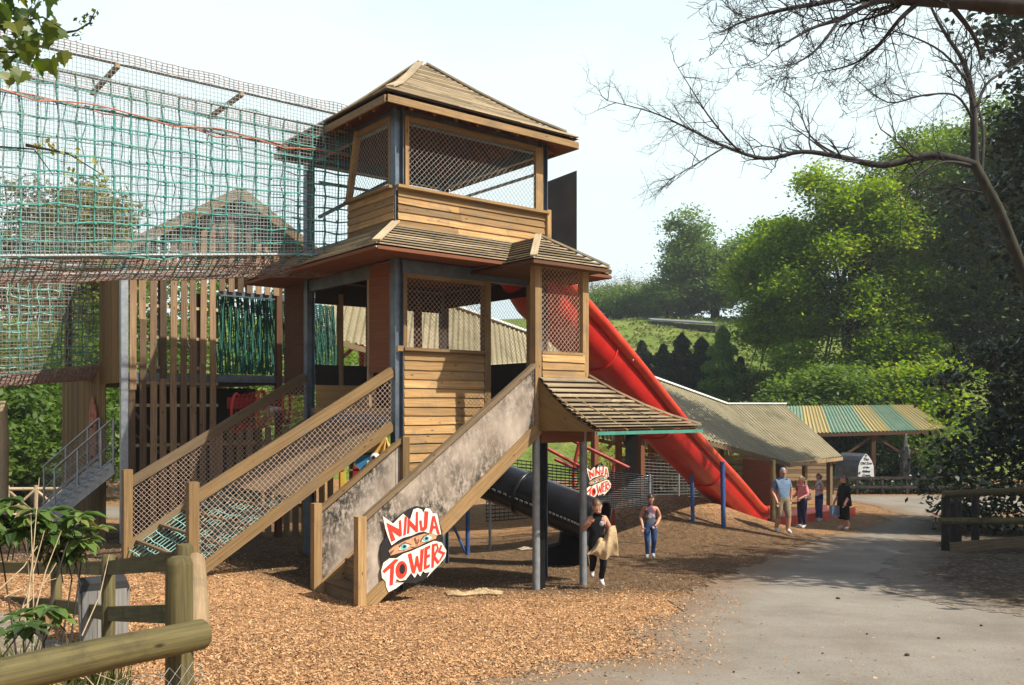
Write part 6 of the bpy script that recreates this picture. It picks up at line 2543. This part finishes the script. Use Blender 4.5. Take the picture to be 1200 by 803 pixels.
# ================================================================== foreground plants by the near fence
def rhodo(px, py, Y, h, nst, label, spread=.3, L=.10):
    top = at(px, py, Y)
    x, y = top.x, top.y
    z = gz(x, y)
    t = thing('leafy_shrub', (x, y, z), label, 'shrub', 'rhododendrons by the near fence')
    st_ = MB()
    lv = MB()
    rg = random.Random(int(px * 3 + py))
    for i in range(nst):
        tip = top + Vector((rg.gauss(0, spread), rg.gauss(0, spread * .7), rg.uniform(-h, .02)))
        mid = Vector((x, y, z)).lerp(tip, .86) + Vector((rg.gauss(0, .05), rg.gauss(0, .05), 0))
        st_.tube([Vector((x + rg.gauss(0, .06), y, z - .05)), mid, tip], [.007, .005, .004], 5, False) if i % 9 == 0 else st_.tube([mid, tip], [.004, .003], 5, False)
        k = rg.randint(7, 10)
        for j in range(k):
            a = 2 * math.pi * j / k + rg.random() * .5
            d = Vector((math.cos(a), math.sin(a), rg.uniform(-.35, .35))).normalized()
            s = Vector((-math.sin(a), math.cos(a), 0))
            n_ = d.cross(s)
            LL = L * rg.uniform(.7, 1.25)
            r = rg.random()
            prof_ = [(0, .0), (.2, .16), (.5, .23), (.8, .15), (1, 0)]
            for (u0, w0), (u1, w1) in zip(prof_, prof_[1:]):
                q = lambda u, w: tip + d * u * LL + s * w * LL + Z * (-.30 * u * u * LL + .5 * abs(w) * LL)
                lv.face([q(u0, 0), q(u0, w0), q(u1, w1), q(u1, 0)], None, r)
                lv.face([q(u0, -w0), q(u0, 0), q(u1, 0), q(u1, -w1)], None, r)
    st_.build('stem', 'barkdark', t)
    lv.build('leaves', 'leaf_rhodo', t)


rhodo(28, 592, 5.6, .26, 26, 'lush young rhododendron shrub at the left edge behind the log rail', .17, .13)
rhodo(66, 622, 5.9, .18, 16, 'rhododendron shrub leaning right in front of the fence posts', .13, .12)
rhodo(62, 710, 4.7, .10, 4, 'small rhododendron seedling with drooping leaves just above the log rail', .04, .11)
rhodo(4, 715, 4.5, .12, 5, 'low leafy rhododendron clump at the bottom left corner', .10, .10)
ws = thing('dry_stalks', at(40, 730, 5.0), 'tall dry straw-coloured stalks standing among the rhododendron shrubs', 'dry stalks')
rg = random.Random(77)
for (x0_, y0_, x1_, y1_) in ((28, 742, 46, 560), (30, 742, 52, 622), (40, 745, 36, 600), (18, 740, 30, 630), (96, 745, 128, 650), (20, 720, 66, 660), (5, 700, 66, 678), (40, 720, 72, 622), (0, 690, 44, 640)):
    a, b = at(x0_, y0_, 5.1), at(x1_, y1_, 5.3)
    mb = MB()
    mb.tube([a, a.lerp(b, .5) + Vector((rg.gauss(0, .03), 0, 0)), b], [.0045, .0035, .002], 5, False)
    mb.build('stalk', 'stalk', ws)
for _ in range(70):
    a = at(rg.uniform(-20, 150), rg.uniform(700, 800), rg.uniform(4.3, 5.6))
    a.z = gz(a.x, a.y) + rg.uniform(0, .5)
    d = Vector((rg.gauss(0, .25), rg.gauss(0, .15), rg.uniform(.0, .25)))
    mb = MB()
    mb.tube([a, a + d * .5 + Z * .02, a + d], [.003, .0025, .0015], 4, False)
    mb.build('stalk', 'stalk', ws)
# grass and litter on the bank
n = 9000
gx = NR.uniform(-5.6, -1.9, n)
gy = NR.uniform(3.2, 7.8, n)
ok = np.array([inside([(p.x, p.y) for p in lf], x, y) for x, y in zip(gx, gy)])
gx, gy = gx[ok], gy[ok]
n = len(gx)
bz = np.array([gz(x, y) for x, y in zip(gx, gy)])
hgt = NR.uniform(.06, .32, n) * (.6 + .8 * (NR.random(n) < .3))
lean = NR.normal(0, .10, (n, 2))
b0 = np.stack([gx, gy, bz], 1)
w_ = np.stack([NR.uniform(.004, .008, n), np.zeros(n), np.zeros(n)], 1)
tip = b0 + np.stack([lean[:, 0], lean[:, 1], hgt], 1)
mid = b0 + np.stack([lean[:, 0] * .3, lean[:, 1] * .3, hgt * .6], 1)
np_mesh('bank_grass', np.stack([b0 - w_, b0 + w_, mid + w_ * .7, tip, mid - w_ * .7], 1), 5, NR.random(n), 'blade', kind='stuff', label='thin dry and green grass blades behind the near fence')
# tufts on the pasture
n = 16000
gy = NR.uniform(60, 112, n)
gx = NR.uniform(.02, .34, n) * gy
bz = np.array([gz(x, y) for x, y in zip(gx, gy)])
clump = np.array([mnoise.noise(Vector((x * .5, y * .5, 3))) for x, y in zip(gx, gy)])
c = np.stack([gx, gy, bz + .08 + .1 * NR.random(n)], 1)[clump > -.05]
M['pasture_leaf'] = leafmat('pasture_tuft', [(0, (.08, .13, .025)), (.6, (.17, .22, .05)), (1, (.30, .29, .12))], .25, .9, .05)
np_mesh('pasture_tufts', leaf_cloud(c, NR.uniform(.10, .28, len(c)), None, .2), 4, NR.random(len(c)), 'pasture_leaf', kind='stuff', label='rough grass tufts over the green hillside')
# ================================================================== people
def skin_mesh(verts, edges, radii, root, sub=1):
    me = bpy.data.meshes.new('tmp')
    me.from_pydata([tuple(v) for v in verts], edges, [])
    ob = bpy.data.objects.new('tmp', me)
    COL.objects.link(ob)
    sk_ = ob.modifiers.new('s', 'SKIN')
    sk_.use_smooth_shade = True
    for i, r in enumerate(radii):
        d = me.skin_vertices[0].data[i]
        d.radius = (r, r) if isinstance(r, (int, float)) else r
        d.use_root = (i == root)
    ss_ = ob.modifiers.new('u', 'SUBSURF')
    ss_.levels = sub
    ss_.render_levels = sub
    dg = bpy.context.evaluated_depsgraph_get()
    dg.update()
    out = bpy.data.meshes.new_from_object(ob.evaluated_get(dg))
    bpy.data.objects.remove(ob)
    return out


# joints of a 1.75 m standing figure; x = the person's left, -y = facing
STAND = dict(pelvis=(0, 0, .95), waist=(0, .005, 1.10), chest=(0, .01, 1.30), neck0=(0, .015, 1.47), neck=(0, 0, 1.53), head=(0, -.015, 1.64),
             shL=(.175, .015, 1.42), elL=(.235, .03, 1.14), wrL=(.25, -.04, .90), haL=(.25, -.06, .81),
             shR=(-.175, .015, 1.42), elR=(-.235, .03, 1.14), wrR=(-.25, -.04, .90), haR=(-.25, -.06, .81),
             hiL=(.095, 0, .90), knL=(.105, -.02, .50), anL=(.105, .02, .09), toL=(.115, -.15, .035),
             hiR=(-.095, 0, .90), knR=(-.105, -.02, .50), anR=(-.105, .02, .09), toR=(-.115, -.15, .035))
SEGS = [('pelvis', 'waist', 'torso'), ('waist', 'chest', 'torso'), ('chest', 'neck0', 'torso'), ('neck0', 'neck', 'neck'), ('neck', 'head', 'head'),
        ('chest', 'shL', 'sleeve'), ('shL', 'elL', 'upper'), ('elL', 'wrL', 'fore'), ('wrL', 'haL', 'hand'),
        ('chest', 'shR', 'sleeve'), ('shR', 'elR', 'upper'), ('elR', 'wrR', 'fore'), ('wrR', 'haR', 'hand'),
        ('pelvis', 'hiL', 'hip'), ('hiL', 'knL', 'thigh'), ('knL', 'anL', 'shin'), ('anL', 'toL', 'foot'),
        ('pelvis', 'hiR', 'hip'), ('hiR', 'knR', 'thigh'), ('knR', 'anR', 'shin'), ('anR', 'toR', 'foot')]
RAD = dict(pelvis=(.178, .135), waist=(.165, .125), chest=(.185, .14), neck0=(.085, .07), neck=(.056, .056), head=(.10, .115),
           shL=.078, elL=.054, wrL=.036, haL=(.044, .026), shR=.078, elR=.054, wrR=.036, haR=(.044, .026),
           hiL=.118, knL=.080, anL=.058, toL=(.055, .04), hiR=.118, knR=.080, anR=.058, toR=(.055, .04))


def person(label, foot, H, face, pose, clothes, hair, girth=1.0, child=False, group=None, smile=False, hairstyle='short', group_name=None, cat='person'):
    """clothes: zone -> material or (t_limit, first, second); face = heading in degrees (0 looks at the camera, + turns to the viewer's right)"""
    k = H / 1.75
    J = {n: Vector(pose.get(n, STAND[n])) for n in STAND}
    if child:
        hs, ls = 1.14, 1.0
    else:
        hs = 1.0
    rot = Matrix.Rotation(math.radians(face), 3, 'Z')
    lowest = min(J['toL'].z, J['toR'].z, J['anL'].z - .05, J['anR'].z - .05) - .035
    root = Vector(foot)
    wp = lambda p: root + rot @ Vector((p.x, p.y, p.z - lowest)) * k
    t = thing('person', root, label, cat, group or 'visitors at the play area')
    names = list(STAND)
    vs = [wp(J[n]) for n in names]
    rad = []
    for n in names:
        r = RAD[n]
        r = (r, r) if isinstance(r, float) else r
        f = k * (girth if n in ('pelvis', 'waist', 'chest', 'hiL', 'hiR') else (1 + (girth - 1) * .5))
        if n in ('head',):
            f = k * hs
        if child and n in ('chest', 'pelvis', 'waist', 'shL', 'shR'):
            f *= .88
        rad.append((r[0] * f, r[1] * f))
    ed = [(names.index(a), names.index(b)) for a, b, _ in SEGS]
    me = skin_mesh([v - root for v in vs], ed, rad, names.index('pelvis'), 2)
    mats = []

    def mi(m):
        if m not in mats:
            mats.append(m)
        return mats.index(m)
    me.materials.clear()
    segs = [(wp(J[a]) - root, wp(J[b]) - root, z, (min(RAD[a]) if isinstance(RAD[a], tuple) else RAD[a])) for a, b, z in SEGS]
    for p in me.polygons:
        c = p.center
        best, bz_, bt = 1e9, None, 0
        for a, b, z, r in segs:
            ab = b - a
            tt = max(0, min(1, (c - a).dot(ab) / max(ab.dot(ab), 1e-9)))
            dd = (c - (a + ab * tt)).length - r * k * .6
            if dd < best:
                best, bz_, bt = dd, z, tt
        cl = clothes.get(bz_, 'skin')
        if callable(cl):
            cl = cl(bt, c, (c.z / k) + lowest)
        elif isinstance(cl, tuple):
            cl = cl[1] if bt < cl[0] else cl[2]
        p.material_index = mi(cl)
        p.use_smooth = True
    for m_ in mats:
        me.materials.append(M[m_])
    bo_ = bpy.data.objects.new('body', me)
    COL.objects.link(bo_)
    bo_.parent = t
    # hands: five curled fingers
    for s in 'LR':
        h = wp(J['ha' + s])
        w_ = wp(J['wr' + s])
        d = (h - w_).normalized()
        sx = d.cross(rot @ Vector((0, 1, 0)))
        sx = sx.normalized() if sx.length > .1 else d.orthogonal().normalized()
        n_ = d.cross(sx)
        mb = MB()
        for q in range(4):
            b0_ = h + sx * (q - 1.5) * .017 * k + d * .01 * k
            l_ = (.075, .085, .08, .062)[q] * k
            mb.tube([b0_, b0_ + d * l_ * .5 + n_ * .008 * k, b0_ + d * l_ * .85 + n_ * .03 * k], [.0095 * k, .0085 * k, .006 * k], 6)
        b0_ = w_.lerp(h, .45) + sx * .03 * k
        mb.tube([b0_, b0_ + (d * .6 + sx * .8) * .035 * k, b0_ + (d * .9 + sx * .5 + n_ * .3) * .065 * k], [.011 * k, .010 * k, .007 * k], 6)
        mb.build('fingers', 'skin', t)
    # face
    hd = wp(J['head'])
    up = (hd - wp(J['neck'])).normalized()
    fw = rot @ Vector(pose.get('look', (0, -1, 0)))
    fw = (fw - up * fw.dot(up)).normalized()
    sd_ = up.cross(fw)
    q = k * hs
    hc = hd + up * .035 * q
    HP = lambda a, b, c2: hc + sd_ * a * q + up * b * q + fw * c2 * q
    mb = MB()
    mb.ellipsoid(hc + fw * .012 * q, .078 * q, .094 * q, .118 * q, 16, 12, rot=Matrix((sd_, fw, up)).transposed())
    mb.ellipsoid(HP(0, -.075, .055), .045 * q, .038 * q, .034 * q, 10, 8)
    mb.tube([HP(0, .012, .098), HP(0, -.022, .122), HP(0, -.032, .102)], [.008 * q, .014 * q, .012 * q], 8)
    for s in (-1, 1):
        mb.ellipsoid(HP(s * .080, -.008, .0), .012 * q, .022 * q, .034 * q, 8, 6)
    mb.build('face', 'skin', t)
    for s in (-1, 1):
        mb = MB()
        mb.ellipsoid(HP(s * .032, .012, .097), .013 * q, .008 * q, .008 * q, 8, 6)
        e_ = mb.build('eye', 'eyewhite', t)
        mb = MB()
        mb.ellipsoid(HP(s * .032, .012, .1025), .007 * q, .006 * q, .007 * q, 8, 6)
        mb.build('iris', 'hair_dark', e_)
        mb = MB()
        mb.tube([HP(s * .018, .036, .100), HP(s * .034, .041, .098), HP(s * .05, .034, .088)], .0045 * q, 5)
        mb.build('eyebrow', hair, t)
    mb = MB()
    mb.tube([HP(-.028, -.052 + (.008 if smile else 0), .088), HP(0, -.058, .098), HP(.028, -.052 + (.008 if smile else 0), .088)], .007 * q, 6)
    mo = mb.build('mouth', 'lip', t)
    if smile:
        mb = MB()
        mb.tube([HP(-.02, -.050, .094), HP(0, -.054, .103), HP(.02, -.050, .094)], .005 * q, 6)
        mb.build('teeth', 'eyewhite', mo)
    # hair: a shell over the skull
    mb = MB()
    rows = []
    for i in range(10):
        el = math.radians(90 - i * 13)
        row = []
        for j in range(20):
            a = 2 * math.pi * j / 20
            back = -math.cos(a)                   # +1 at the back of the head
            lim = math.radians(18 - 62 * max(0, back) ** .6 if back > 0 else 34 - 16 * abs(math.sin(a)))
            e2 = max(el, lim)
            r_ = 1.06 + .05 * mnoise.noise(Vector((j * .9, i * .9, H)))
            row.append(hc + (sd_ * math.sin(a) * math.cos(e2) * .082 + fw * math.cos(a) * math.cos(e2) * .098 + up * (math.sin(e2) * .122)) * q * r_ + fw * .008 * q)
        rows.append(row)
    mb.grid(rows, True)
    if hairstyle == 'ponytail':
        mb.tube([HP(0, .05, -.10), HP(0, .0, -.16), HP(0, -.10, -.15), HP(0, -.2, -.13)], [.02 * q, .032 * q, .026 * q, .008 * q], 8)
    if hairstyle == 'bob':
        for s in (-1, 1):
            mb.ellipsoid(HP(s * .062, -.03, -.02), .034 * q, .055 * q, .075 * q, 10, 8)
        mb.ellipsoid(HP(0, -.02, -.07), .075 * q, .045 * q, .085 * q, 10, 8)
    mb.build('hair', hair, t)
    return t, wp, J


def garment(t, name, rings, mat, n=18, wob=.0):
    mb = MB()
    rows = []
    for i, (c, rx, ry, ax_) in enumerate(rings):
        x = ax_
        y = Z.cross(x)
        rows.append([c + x * rx * math.cos(2 * math.pi * j / n) * (1 + wob * mnoise.noise(Vector((j * .7, i * .5, rx)))) + y * ry * math.sin(2 * math.pi * j / n) * (1 + wob * mnoise.noise(Vector((j * .7, i * .5, 3)))) for j in range(n)])
    mb.grid(rows, True)
    return mb.build(name, mat, t)


def mod(**kw):
    d = {}
    for k, v in kw.items():
        b = STAND.get(k, (0, 0, 0))
        d[k] = (b[0] + v[0], b[1] + v[1], b[2] + v[2])
    return d


# running boy with a sack
g = G(699, 690)
ft = Vector((g.x, g.y, gz(g.x, g.y) + .05))
pose = dict(pelvis=(0, 0, .93), waist=(0, -.03, 1.08), chest=(0, -.07, 1.27), neck0=(0, -.10, 1.43), neck=(0, -.115, 1.49), head=(-.02, -.15, 1.60),
            shL=(.165, -.08, 1.38), elL=(.27, -.06, 1.14), wrL=(.21, -.26, 1.08), haL=(.17, -.33, 1.10),
            shR=(-.165, -.06, 1.38), elR=(-.29, -.02, 1.16), wrR=(-.22, -.24, 1.27), haR=(-.19, -.29, 1.33),
            hiL=(.085, -.01, .88), knL=(.10, -.20, .50), anL=(.09, -.02, .12), toL=(.10, -.17, .04),
            hiR=(-.085, 0, .88), knR=(-.07, -.02, .50), anR=(-.04, .25, .26), toR=(-.04, .18, .13), look=(-.12, -1, .02))
t, wp, J = person('boy running in black vest and trousers, grinning, with a burlap sack over his arm', ft, 1.37, 8, pose,
                  dict(torso='cl_black', neck=(.4, 'skin', 'skin'), head='skin', sleeve=(.62, 'cl_black', 'skin'), upper='skin', fore='skin', hand='skin', hip='cl_black', thigh='cl_black', shin=(.86, 'cl_black', 'cl_white'), foot='cl_shoe'), 'hair_brown', .95, True, smile=True)
mb = MB()
c_ = wp(Vector((.05, -.245, 1.30)))
mb.ellipsoid(c_, .04, .015, .045, 8, 6)
mb.build('shirt_print', 'cl_stripe', t)
# the sack: a wide cloth folded over the forearm, its hem swinging across the knees
mb = MB()
rows = []
for i in range(25):
    s = i / 24                                   # top (over the arm) to hem
    row = []
    for j in range(34):
        a = j / 33                               # from the boy's right to his left
        x = -.27 + a * .62
        top = .98 + .26 * sstep(.5, .85, a)
        bot_ = .62 + .06 * (1 - a) ** 2 + .05 * math.sin(a * 9)
        fold = math.sin(a * 15 + s * 2.5 + 2 * mnoise.noise(Vector((a * 3, s * 2, 3))))
        z = top + (bot_ - top) * s
        y = -.31 - .05 * math.sin(s * math.pi) + .035 * fold * (.4 + s) + .12 * a ** 2 - .05 * sstep(.0, .2, s)
        x2 = x * (1 - .30 * (1 - s) * (1 - a)) + .05 * s * (a - .3) + .10 * (1 - s) * (1 - a)
        if a < .5:
            z += .10 * (1 - s) * math.sin(a * 6) - .16 * (1 - s) * (1 - a * 2)
        row.append(Vector((x2, y, z)))
    rows.append(row)
front = [[wp(p) for p in r_] for r_ in rows]
back = [[wp(p + Vector((0, .06 + .09 * math.sin(math.pi * k_ / 24), 0))) for p in r_] for k_, r_ in enumerate(rows)]
mb.grid([f_ + list(reversed(b_)) for f_, b_ in zip(front, back)], True)
mb.face([*reversed(front[0]), *back[0]])
mb.face([*front[-1], *reversed(back[-1])])
mb.build('burlap_sack', 'burlap', None, 'burlap sack bundled over the arm of the running boy', 'sack', 'burlap sacks')

# boy walking in striped vest and jeans
g = G(762, 655)
pose = mod(elL=(.04, .02, .02), wrL=(-.08, -.16, .10), haL=(-.16, -.18, .12), elR=(-.03, .03, 0), wrR=(.03, -.10, .03), haR=(.03, -.12, .03), knR=(.02, -.06, 0), anR=(.03, .02, .02), knL=(0, .02, .01), anL=(-.02, .12, .03), toL=(-.02, .08, .0), head=(.0, -.02, 0))
person('boy walking in grey and white striped vest and blue jeans', Vector((g.x, g.y, gz(g.x, g.y))), 1.36, -4, pose,
       dict(torso=lambda t_, c, z: 'cl_stripe' if 1.16 < z < 1.30 else ('cl_grey' if z < 1.40 else 'cl_plum'), sleeve=(.6, 'cl_plum', 'skin'), hip='cl_jeans', thigh='cl_jeans', shin=(.93, 'cl_jeans', 'cl_shoe'), foot='cl_shoe'), 'hair_dark', .95, True)
# man in blue T-shirt and shorts
g = G(917, 625)
pose = mod(elL=(.05, .05, .02), wrL=(.03, .12, .03), haL=(.02, .12, .05), elR=(-.04, .02, 0), wrR=(.02, -.08, 0), haR=(.03, -.08, 0), knL=(.0, -.12, .02), anL=(.0, -.12, .0), toL=(.0, -.12, .0), anR=(0, .14, .03), toR=(0, .14, 0))
person('grey haired man striding in blue T-shirt and khaki shorts', Vector((g.x, g.y, gz(g.x, g.y))), 1.76, 10, pose,
       dict(torso='cl_blue', sleeve='cl_blue', upper=(.72, 'cl_blue', 'skin'), hip='cl_khaki', thigh='cl_khaki', shin=(.12, 'cl_khaki', 'skin'), foot='cl_white'), 'hair_grey', 1.16)
# woman in pink
g = G(940, 619)
pose = mod(elR=(-.02, -.02, .03), wrR=(.10, -.26, .12), haR=(.16, -.30, .14), elL=(.02, -.02, .02), wrL=(-.06, -.24, .14), haL=(-.10, -.28, .18))
t, wp, J = person('blond woman in pink shirt and dark jeans with a cream shoulder bag', Vector((g.x, g.y, gz(g.x, g.y))), 1.68, -65, pose,
                  dict(torso='cl_pink', sleeve='cl_pink', upper='cl_pink', fore=(.3, 'cl_pink', 'skin'), hip='cl_navy', thigh='cl_navy', shin=(.9, 'cl_navy', 'cl_white'), foot='cl_white'), 'hair_blond', 1.05, hairstyle='bob')
mb = MB()
mb.ellipsoid(wp(Vector((-.02, .22, 1.08))), .20, .12, .15, 12, 9)
bg = mb.build('shoulder_bag', 'cl_cream', None, 'cream shoulder bag on the back of the pink-shirted woman', 'bag')
mb = MB()
mb.tube([wp(Vector(p)) for p in ((-.06, .20, 1.15), (-.16, .10, 1.40), (-.12, -.06, 1.46), (.10, -.13, 1.30), (.16, -.02, 1.12), (.08, .17, 1.08))], .014, 6)
mb.build('strap', 'cl_khaki', bg)
# woman in white vest
g = G(960, 611)
pose = mod(elR=(-.0, -.08, .06), wrR=(.10, -.26, .36), haR=(.14, -.26, .44), elL=(.02, -.06, .05), wrL=(-.10, -.25, .34), haL=(-.15, -.27, .42))
t, wp, J = person('auburn haired woman in white sleeveless top and jeans raising her hands', Vector((g.x, g.y, gz(g.x, g.y))), 1.66, -75, pose,
                  dict(torso='cl_white', sleeve=(.6, 'cl_white', 'skin'), hip='cl_navy', thigh='cl_jeans', shin=(.9, 'cl_jeans', 'cl_white'), foot='cl_white'), 'hair_red', .95, hairstyle='bob')
mb = MB()
mb.box(wp(Vector((-.22, .06, .95))), rot_x := Vector((.03, .0, 0)), Vector((0, .11, 0)), Vector((0, 0, .12)))
bg = mb.build('shoulder_bag', 'cl_black', None, 'small black shoulder bag at the hip of the woman in white', 'bag')
mb = MB()
mb.tube([wp(Vector(p)) for p in ((-.20, .06, 1.05), (-.10, -.10, 1.24), (.12, -.06, 1.45), (.10, .12, 1.36), (-.18, .14, 1.05))], .013, 6)
mb.build('strap', 'cl_black', bg)
# woman in black
g = G(989, 621)
pose = mod(elR=(-.02, -.04, .0), wrR=(.02, -.14, .03), haR=(.02, -.17, .03), elL=(.0, -.02, 0), wrL=(.0, -.12, .02), haL=(.0, -.14, .02), anL=(.02, .06, 0), toL=(.02, .06, 0))
t, wp, J = person('dark haired woman in loose black top and cropped black trousers', Vector((g.x, g.y, gz(g.x, g.y))), 1.72, -70, pose,
                  dict(torso='cl_black', sleeve='cl_black', upper='cl_black', fore=(.35, 'cl_black', 'skin'), hip='cl_black', thigh='cl_black', shin=(.35, 'cl_black', 'skin'), foot='cl_white'), 'hair_dark', 1.1, hairstyle='ponytail')
xa = (wp(Vector((1, 0, 0))) - wp(Vector((0, 0, 0)))).normalized()
garment(t, 'tunic', [(wp(Vector((0, .01, 1.45))), .13, .09, xa), (wp(Vector((0, .01, 1.32))), .20, .16, xa), (wp(Vector((0, .02, 1.12))), .21, .18, xa), (wp(Vector((0, .02, .95))), .24, .21, xa), (wp(Vector((0, .02, .80))), .25, .22, xa)], 'cl_black', wob=.12)
garment(t, 'trouser_leg', [(wp(Vector((.1, 0, .82))), .11, .11, xa), (wp(Vector((.11, 0, .36))), .11, .11, xa)], 'cl_black')
garment(t, 'trouser_leg', [(wp(Vector((-.1, 0, .82))), .11, .11, xa), (wp(Vector((-.11, 0, .36))), .11, .11, xa)], 'cl_black')
mb = MB()
hp = wp(Vector((-.10, -.30, .62)))
mb.box(hp, xa * .07, Vector((.14, .05, 0)), Z * .18)
bg = mb.build('carrier_bag', 'cl_blue', None, 'grey-blue carrier bag held by the woman in black', 'bag')
mb = MB()
mb.tube([hp + Z * .18, hp + Z * .28 + xa * .02, wp(J['haR'])], .01, 5)
mb.build('handle', 'cl_grey', bg)
# distant person under the shelter
g = Vector((PX(909, 41), 40.2, 0))
person('distant person in blue top standing behind the slatted rail under the shelter', Vector((g.x, g.y, gz(g.x, g.y) + .45)), 1.7, 20, mod(), dict(torso='cl_royal', sleeve='cl_royal', upper='cl_royal', fore='skin', hip='cl_navy', thigh='cl_navy', shin='cl_navy', foot='cl_black'), 'hair_brown')
# child crawling in the rope tunnel
cc_ = c_of(.52)
pose = dict(pelvis=(0, .25, .42), waist=(0, .12, .44), chest=(0, -.06, .46), neck0=(0, -.22, .48), neck=(0, -.28, .50), head=(0, -.37, .55),
            shL=(.16, -.18, .44), elL=(.19, -.22, .22), wrL=(.17, -.34, .06), haL=(.16, -.42, .04), shR=(-.16, -.18, .44), elR=(-.19, -.22, .22), wrR=(-.17, -.36, .06), haR=(-.16, -.44, .04),
            hiL=(.09, .28, .38), knL=(.11, .10, .07), anL=(.10, .46, .06), toL=(.10, .58, .05), hiR=(-.09, .28, .38), knR=(-.11, .16, .07), anR=(-.10, .52, .06), toR=(-.10, .64, .05), look=(0, -1, -.1))
t, wp, J = person('child in white T-shirt and red cap crawling through the red rope tunnel', cc_ - Z * .36, 1.2, -40, pose,
                  dict(torso='cl_white', sleeve='cl_white', upper=(.5, 'cl_white', 'skin'), hip='cl_navy', thigh='cl_navy', shin='cl_navy', foot='cl_shoe'), 'hair_brown', 1, True)
mb = MB()
hd = wp(Vector((0, -.37, .60)))
mb.ellipsoid(hd + Z * .03, .105, .115, .09, 14, 8)
mb.build('cap', 'cl_red', t)

# ================================================================== light, world, camera
sun_az = Vector((.889, -.459, 0)).normalized()
EL = math.radians(48.5)
sdir = sun_az * math.cos(EL) + Z * math.sin(EL)
sl = bpy.data.lights.new('sun', 'SUN')
sl.energy = 5.0
sl.angle = math.radians(.55)
sl.color = (1, .93, .82)
so_ = bpy.data.objects.new('sun', sl)
COL.objects.link(so_)
so_.rotation_euler = sdir.to_track_quat('Z', 'Y').to_euler()
so_.location = sdir * 60

wd = bpy.data.worlds.new('World')
scene.world = wd
wd.use_nodes = True
nt = wd.node_tree
bgn = nt.nodes['Background']
sky = nt.nodes.new('ShaderNodeTexSky')
sky.sky_type = 'NISHITA'
sky.sun_disc = False
sky.sun_elevation = EL
sky.sun_rotation = math.atan2(sun_az.x, sun_az.y)
sky.air_density = 1.0
sky.dust_density = 2.5
sky.ozone_density = 1.2
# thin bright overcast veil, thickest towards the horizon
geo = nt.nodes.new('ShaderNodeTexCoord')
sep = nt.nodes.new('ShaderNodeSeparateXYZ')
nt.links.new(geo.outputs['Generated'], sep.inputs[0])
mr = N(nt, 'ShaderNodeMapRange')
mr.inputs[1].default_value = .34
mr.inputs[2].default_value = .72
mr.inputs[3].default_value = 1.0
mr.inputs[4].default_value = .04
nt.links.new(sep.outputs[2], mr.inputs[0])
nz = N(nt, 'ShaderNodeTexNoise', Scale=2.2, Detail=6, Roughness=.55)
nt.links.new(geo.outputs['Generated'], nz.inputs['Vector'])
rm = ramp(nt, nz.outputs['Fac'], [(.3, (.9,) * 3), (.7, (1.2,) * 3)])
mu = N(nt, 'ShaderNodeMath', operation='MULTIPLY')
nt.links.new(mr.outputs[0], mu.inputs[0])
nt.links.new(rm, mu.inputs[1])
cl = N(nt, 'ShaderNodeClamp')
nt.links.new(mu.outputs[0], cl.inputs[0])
# veil weakened behind the camera, added to cut fill light on the front faces
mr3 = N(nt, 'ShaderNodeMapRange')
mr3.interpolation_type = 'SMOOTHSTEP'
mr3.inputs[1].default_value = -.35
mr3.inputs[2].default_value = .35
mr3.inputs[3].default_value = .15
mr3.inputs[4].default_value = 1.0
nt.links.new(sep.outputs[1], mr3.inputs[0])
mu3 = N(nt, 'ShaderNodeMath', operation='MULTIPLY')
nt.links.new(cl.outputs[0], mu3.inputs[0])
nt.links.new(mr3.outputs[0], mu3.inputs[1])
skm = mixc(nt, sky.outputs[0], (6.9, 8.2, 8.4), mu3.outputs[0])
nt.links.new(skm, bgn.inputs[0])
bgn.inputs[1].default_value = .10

# thin spring haze over the whole valley
mb = MB()
mb.box((0, 195, 20), (302, 0, 0), (0, 228, 0), (0, 0, 27))
hz = mb.build('haze', 'white', None, 'thin pale spring haze filling the valley', kind='stuff')
hm = bpy.data.materials.new('haze_air')
hm.use_nodes = True
hn = hm.node_tree
for q in list(hn.nodes):
    if q.type != 'OUTPUT_MATERIAL':
        hn.nodes.remove(q)
pv = hn.nodes.new('ShaderNodeVolumePrincipled')
pv.inputs['Color'].default_value = (.86, .92, .97, 1)
pv.inputs['Density'].default_value = .0006
pv.inputs['Anisotropy'].default_value = .2
hn.links.new(pv.outputs[0], hn.nodes['Material Output'].inputs['Volume'])
hz.data.materials.clear()
hz.data.materials.append(hm)

cam = bpy.data.cameras.new('camera')
cam.sensor_width = 36
cam.lens = F / 1200 * 36
cam.shift_y = (HY - 401.5) / 1200
cam.clip_start = .1
cam.clip_end = 1500
co = bpy.data.objects.new('camera', cam)
COL.objects.link(co)
co.location = (0, 0, 0)
co.rotation_euler = (math.pi / 2, 0, 0)
scene.camera = co
scene.render.engine = 'CYCLES'
scene.cycles.use_denoising = True
try:
    scene.cycles.denoiser = 'OPENIMAGEDENOISE'
except Exception:
    pass
scene.cycles.max_bounces = 6
scene.cycles.diffuse_bounces = 3
scene.cycles.transmission_bounces = 3
scene.cycles.sample_clamp_indirect = 6
vs_ = scene.view_settings
vs_.view_transform = 'Standard'
vs_.look = 'None'
vs_.exposure = .52
vs_.gamma = 1
vs_.use_curve_mapping = False
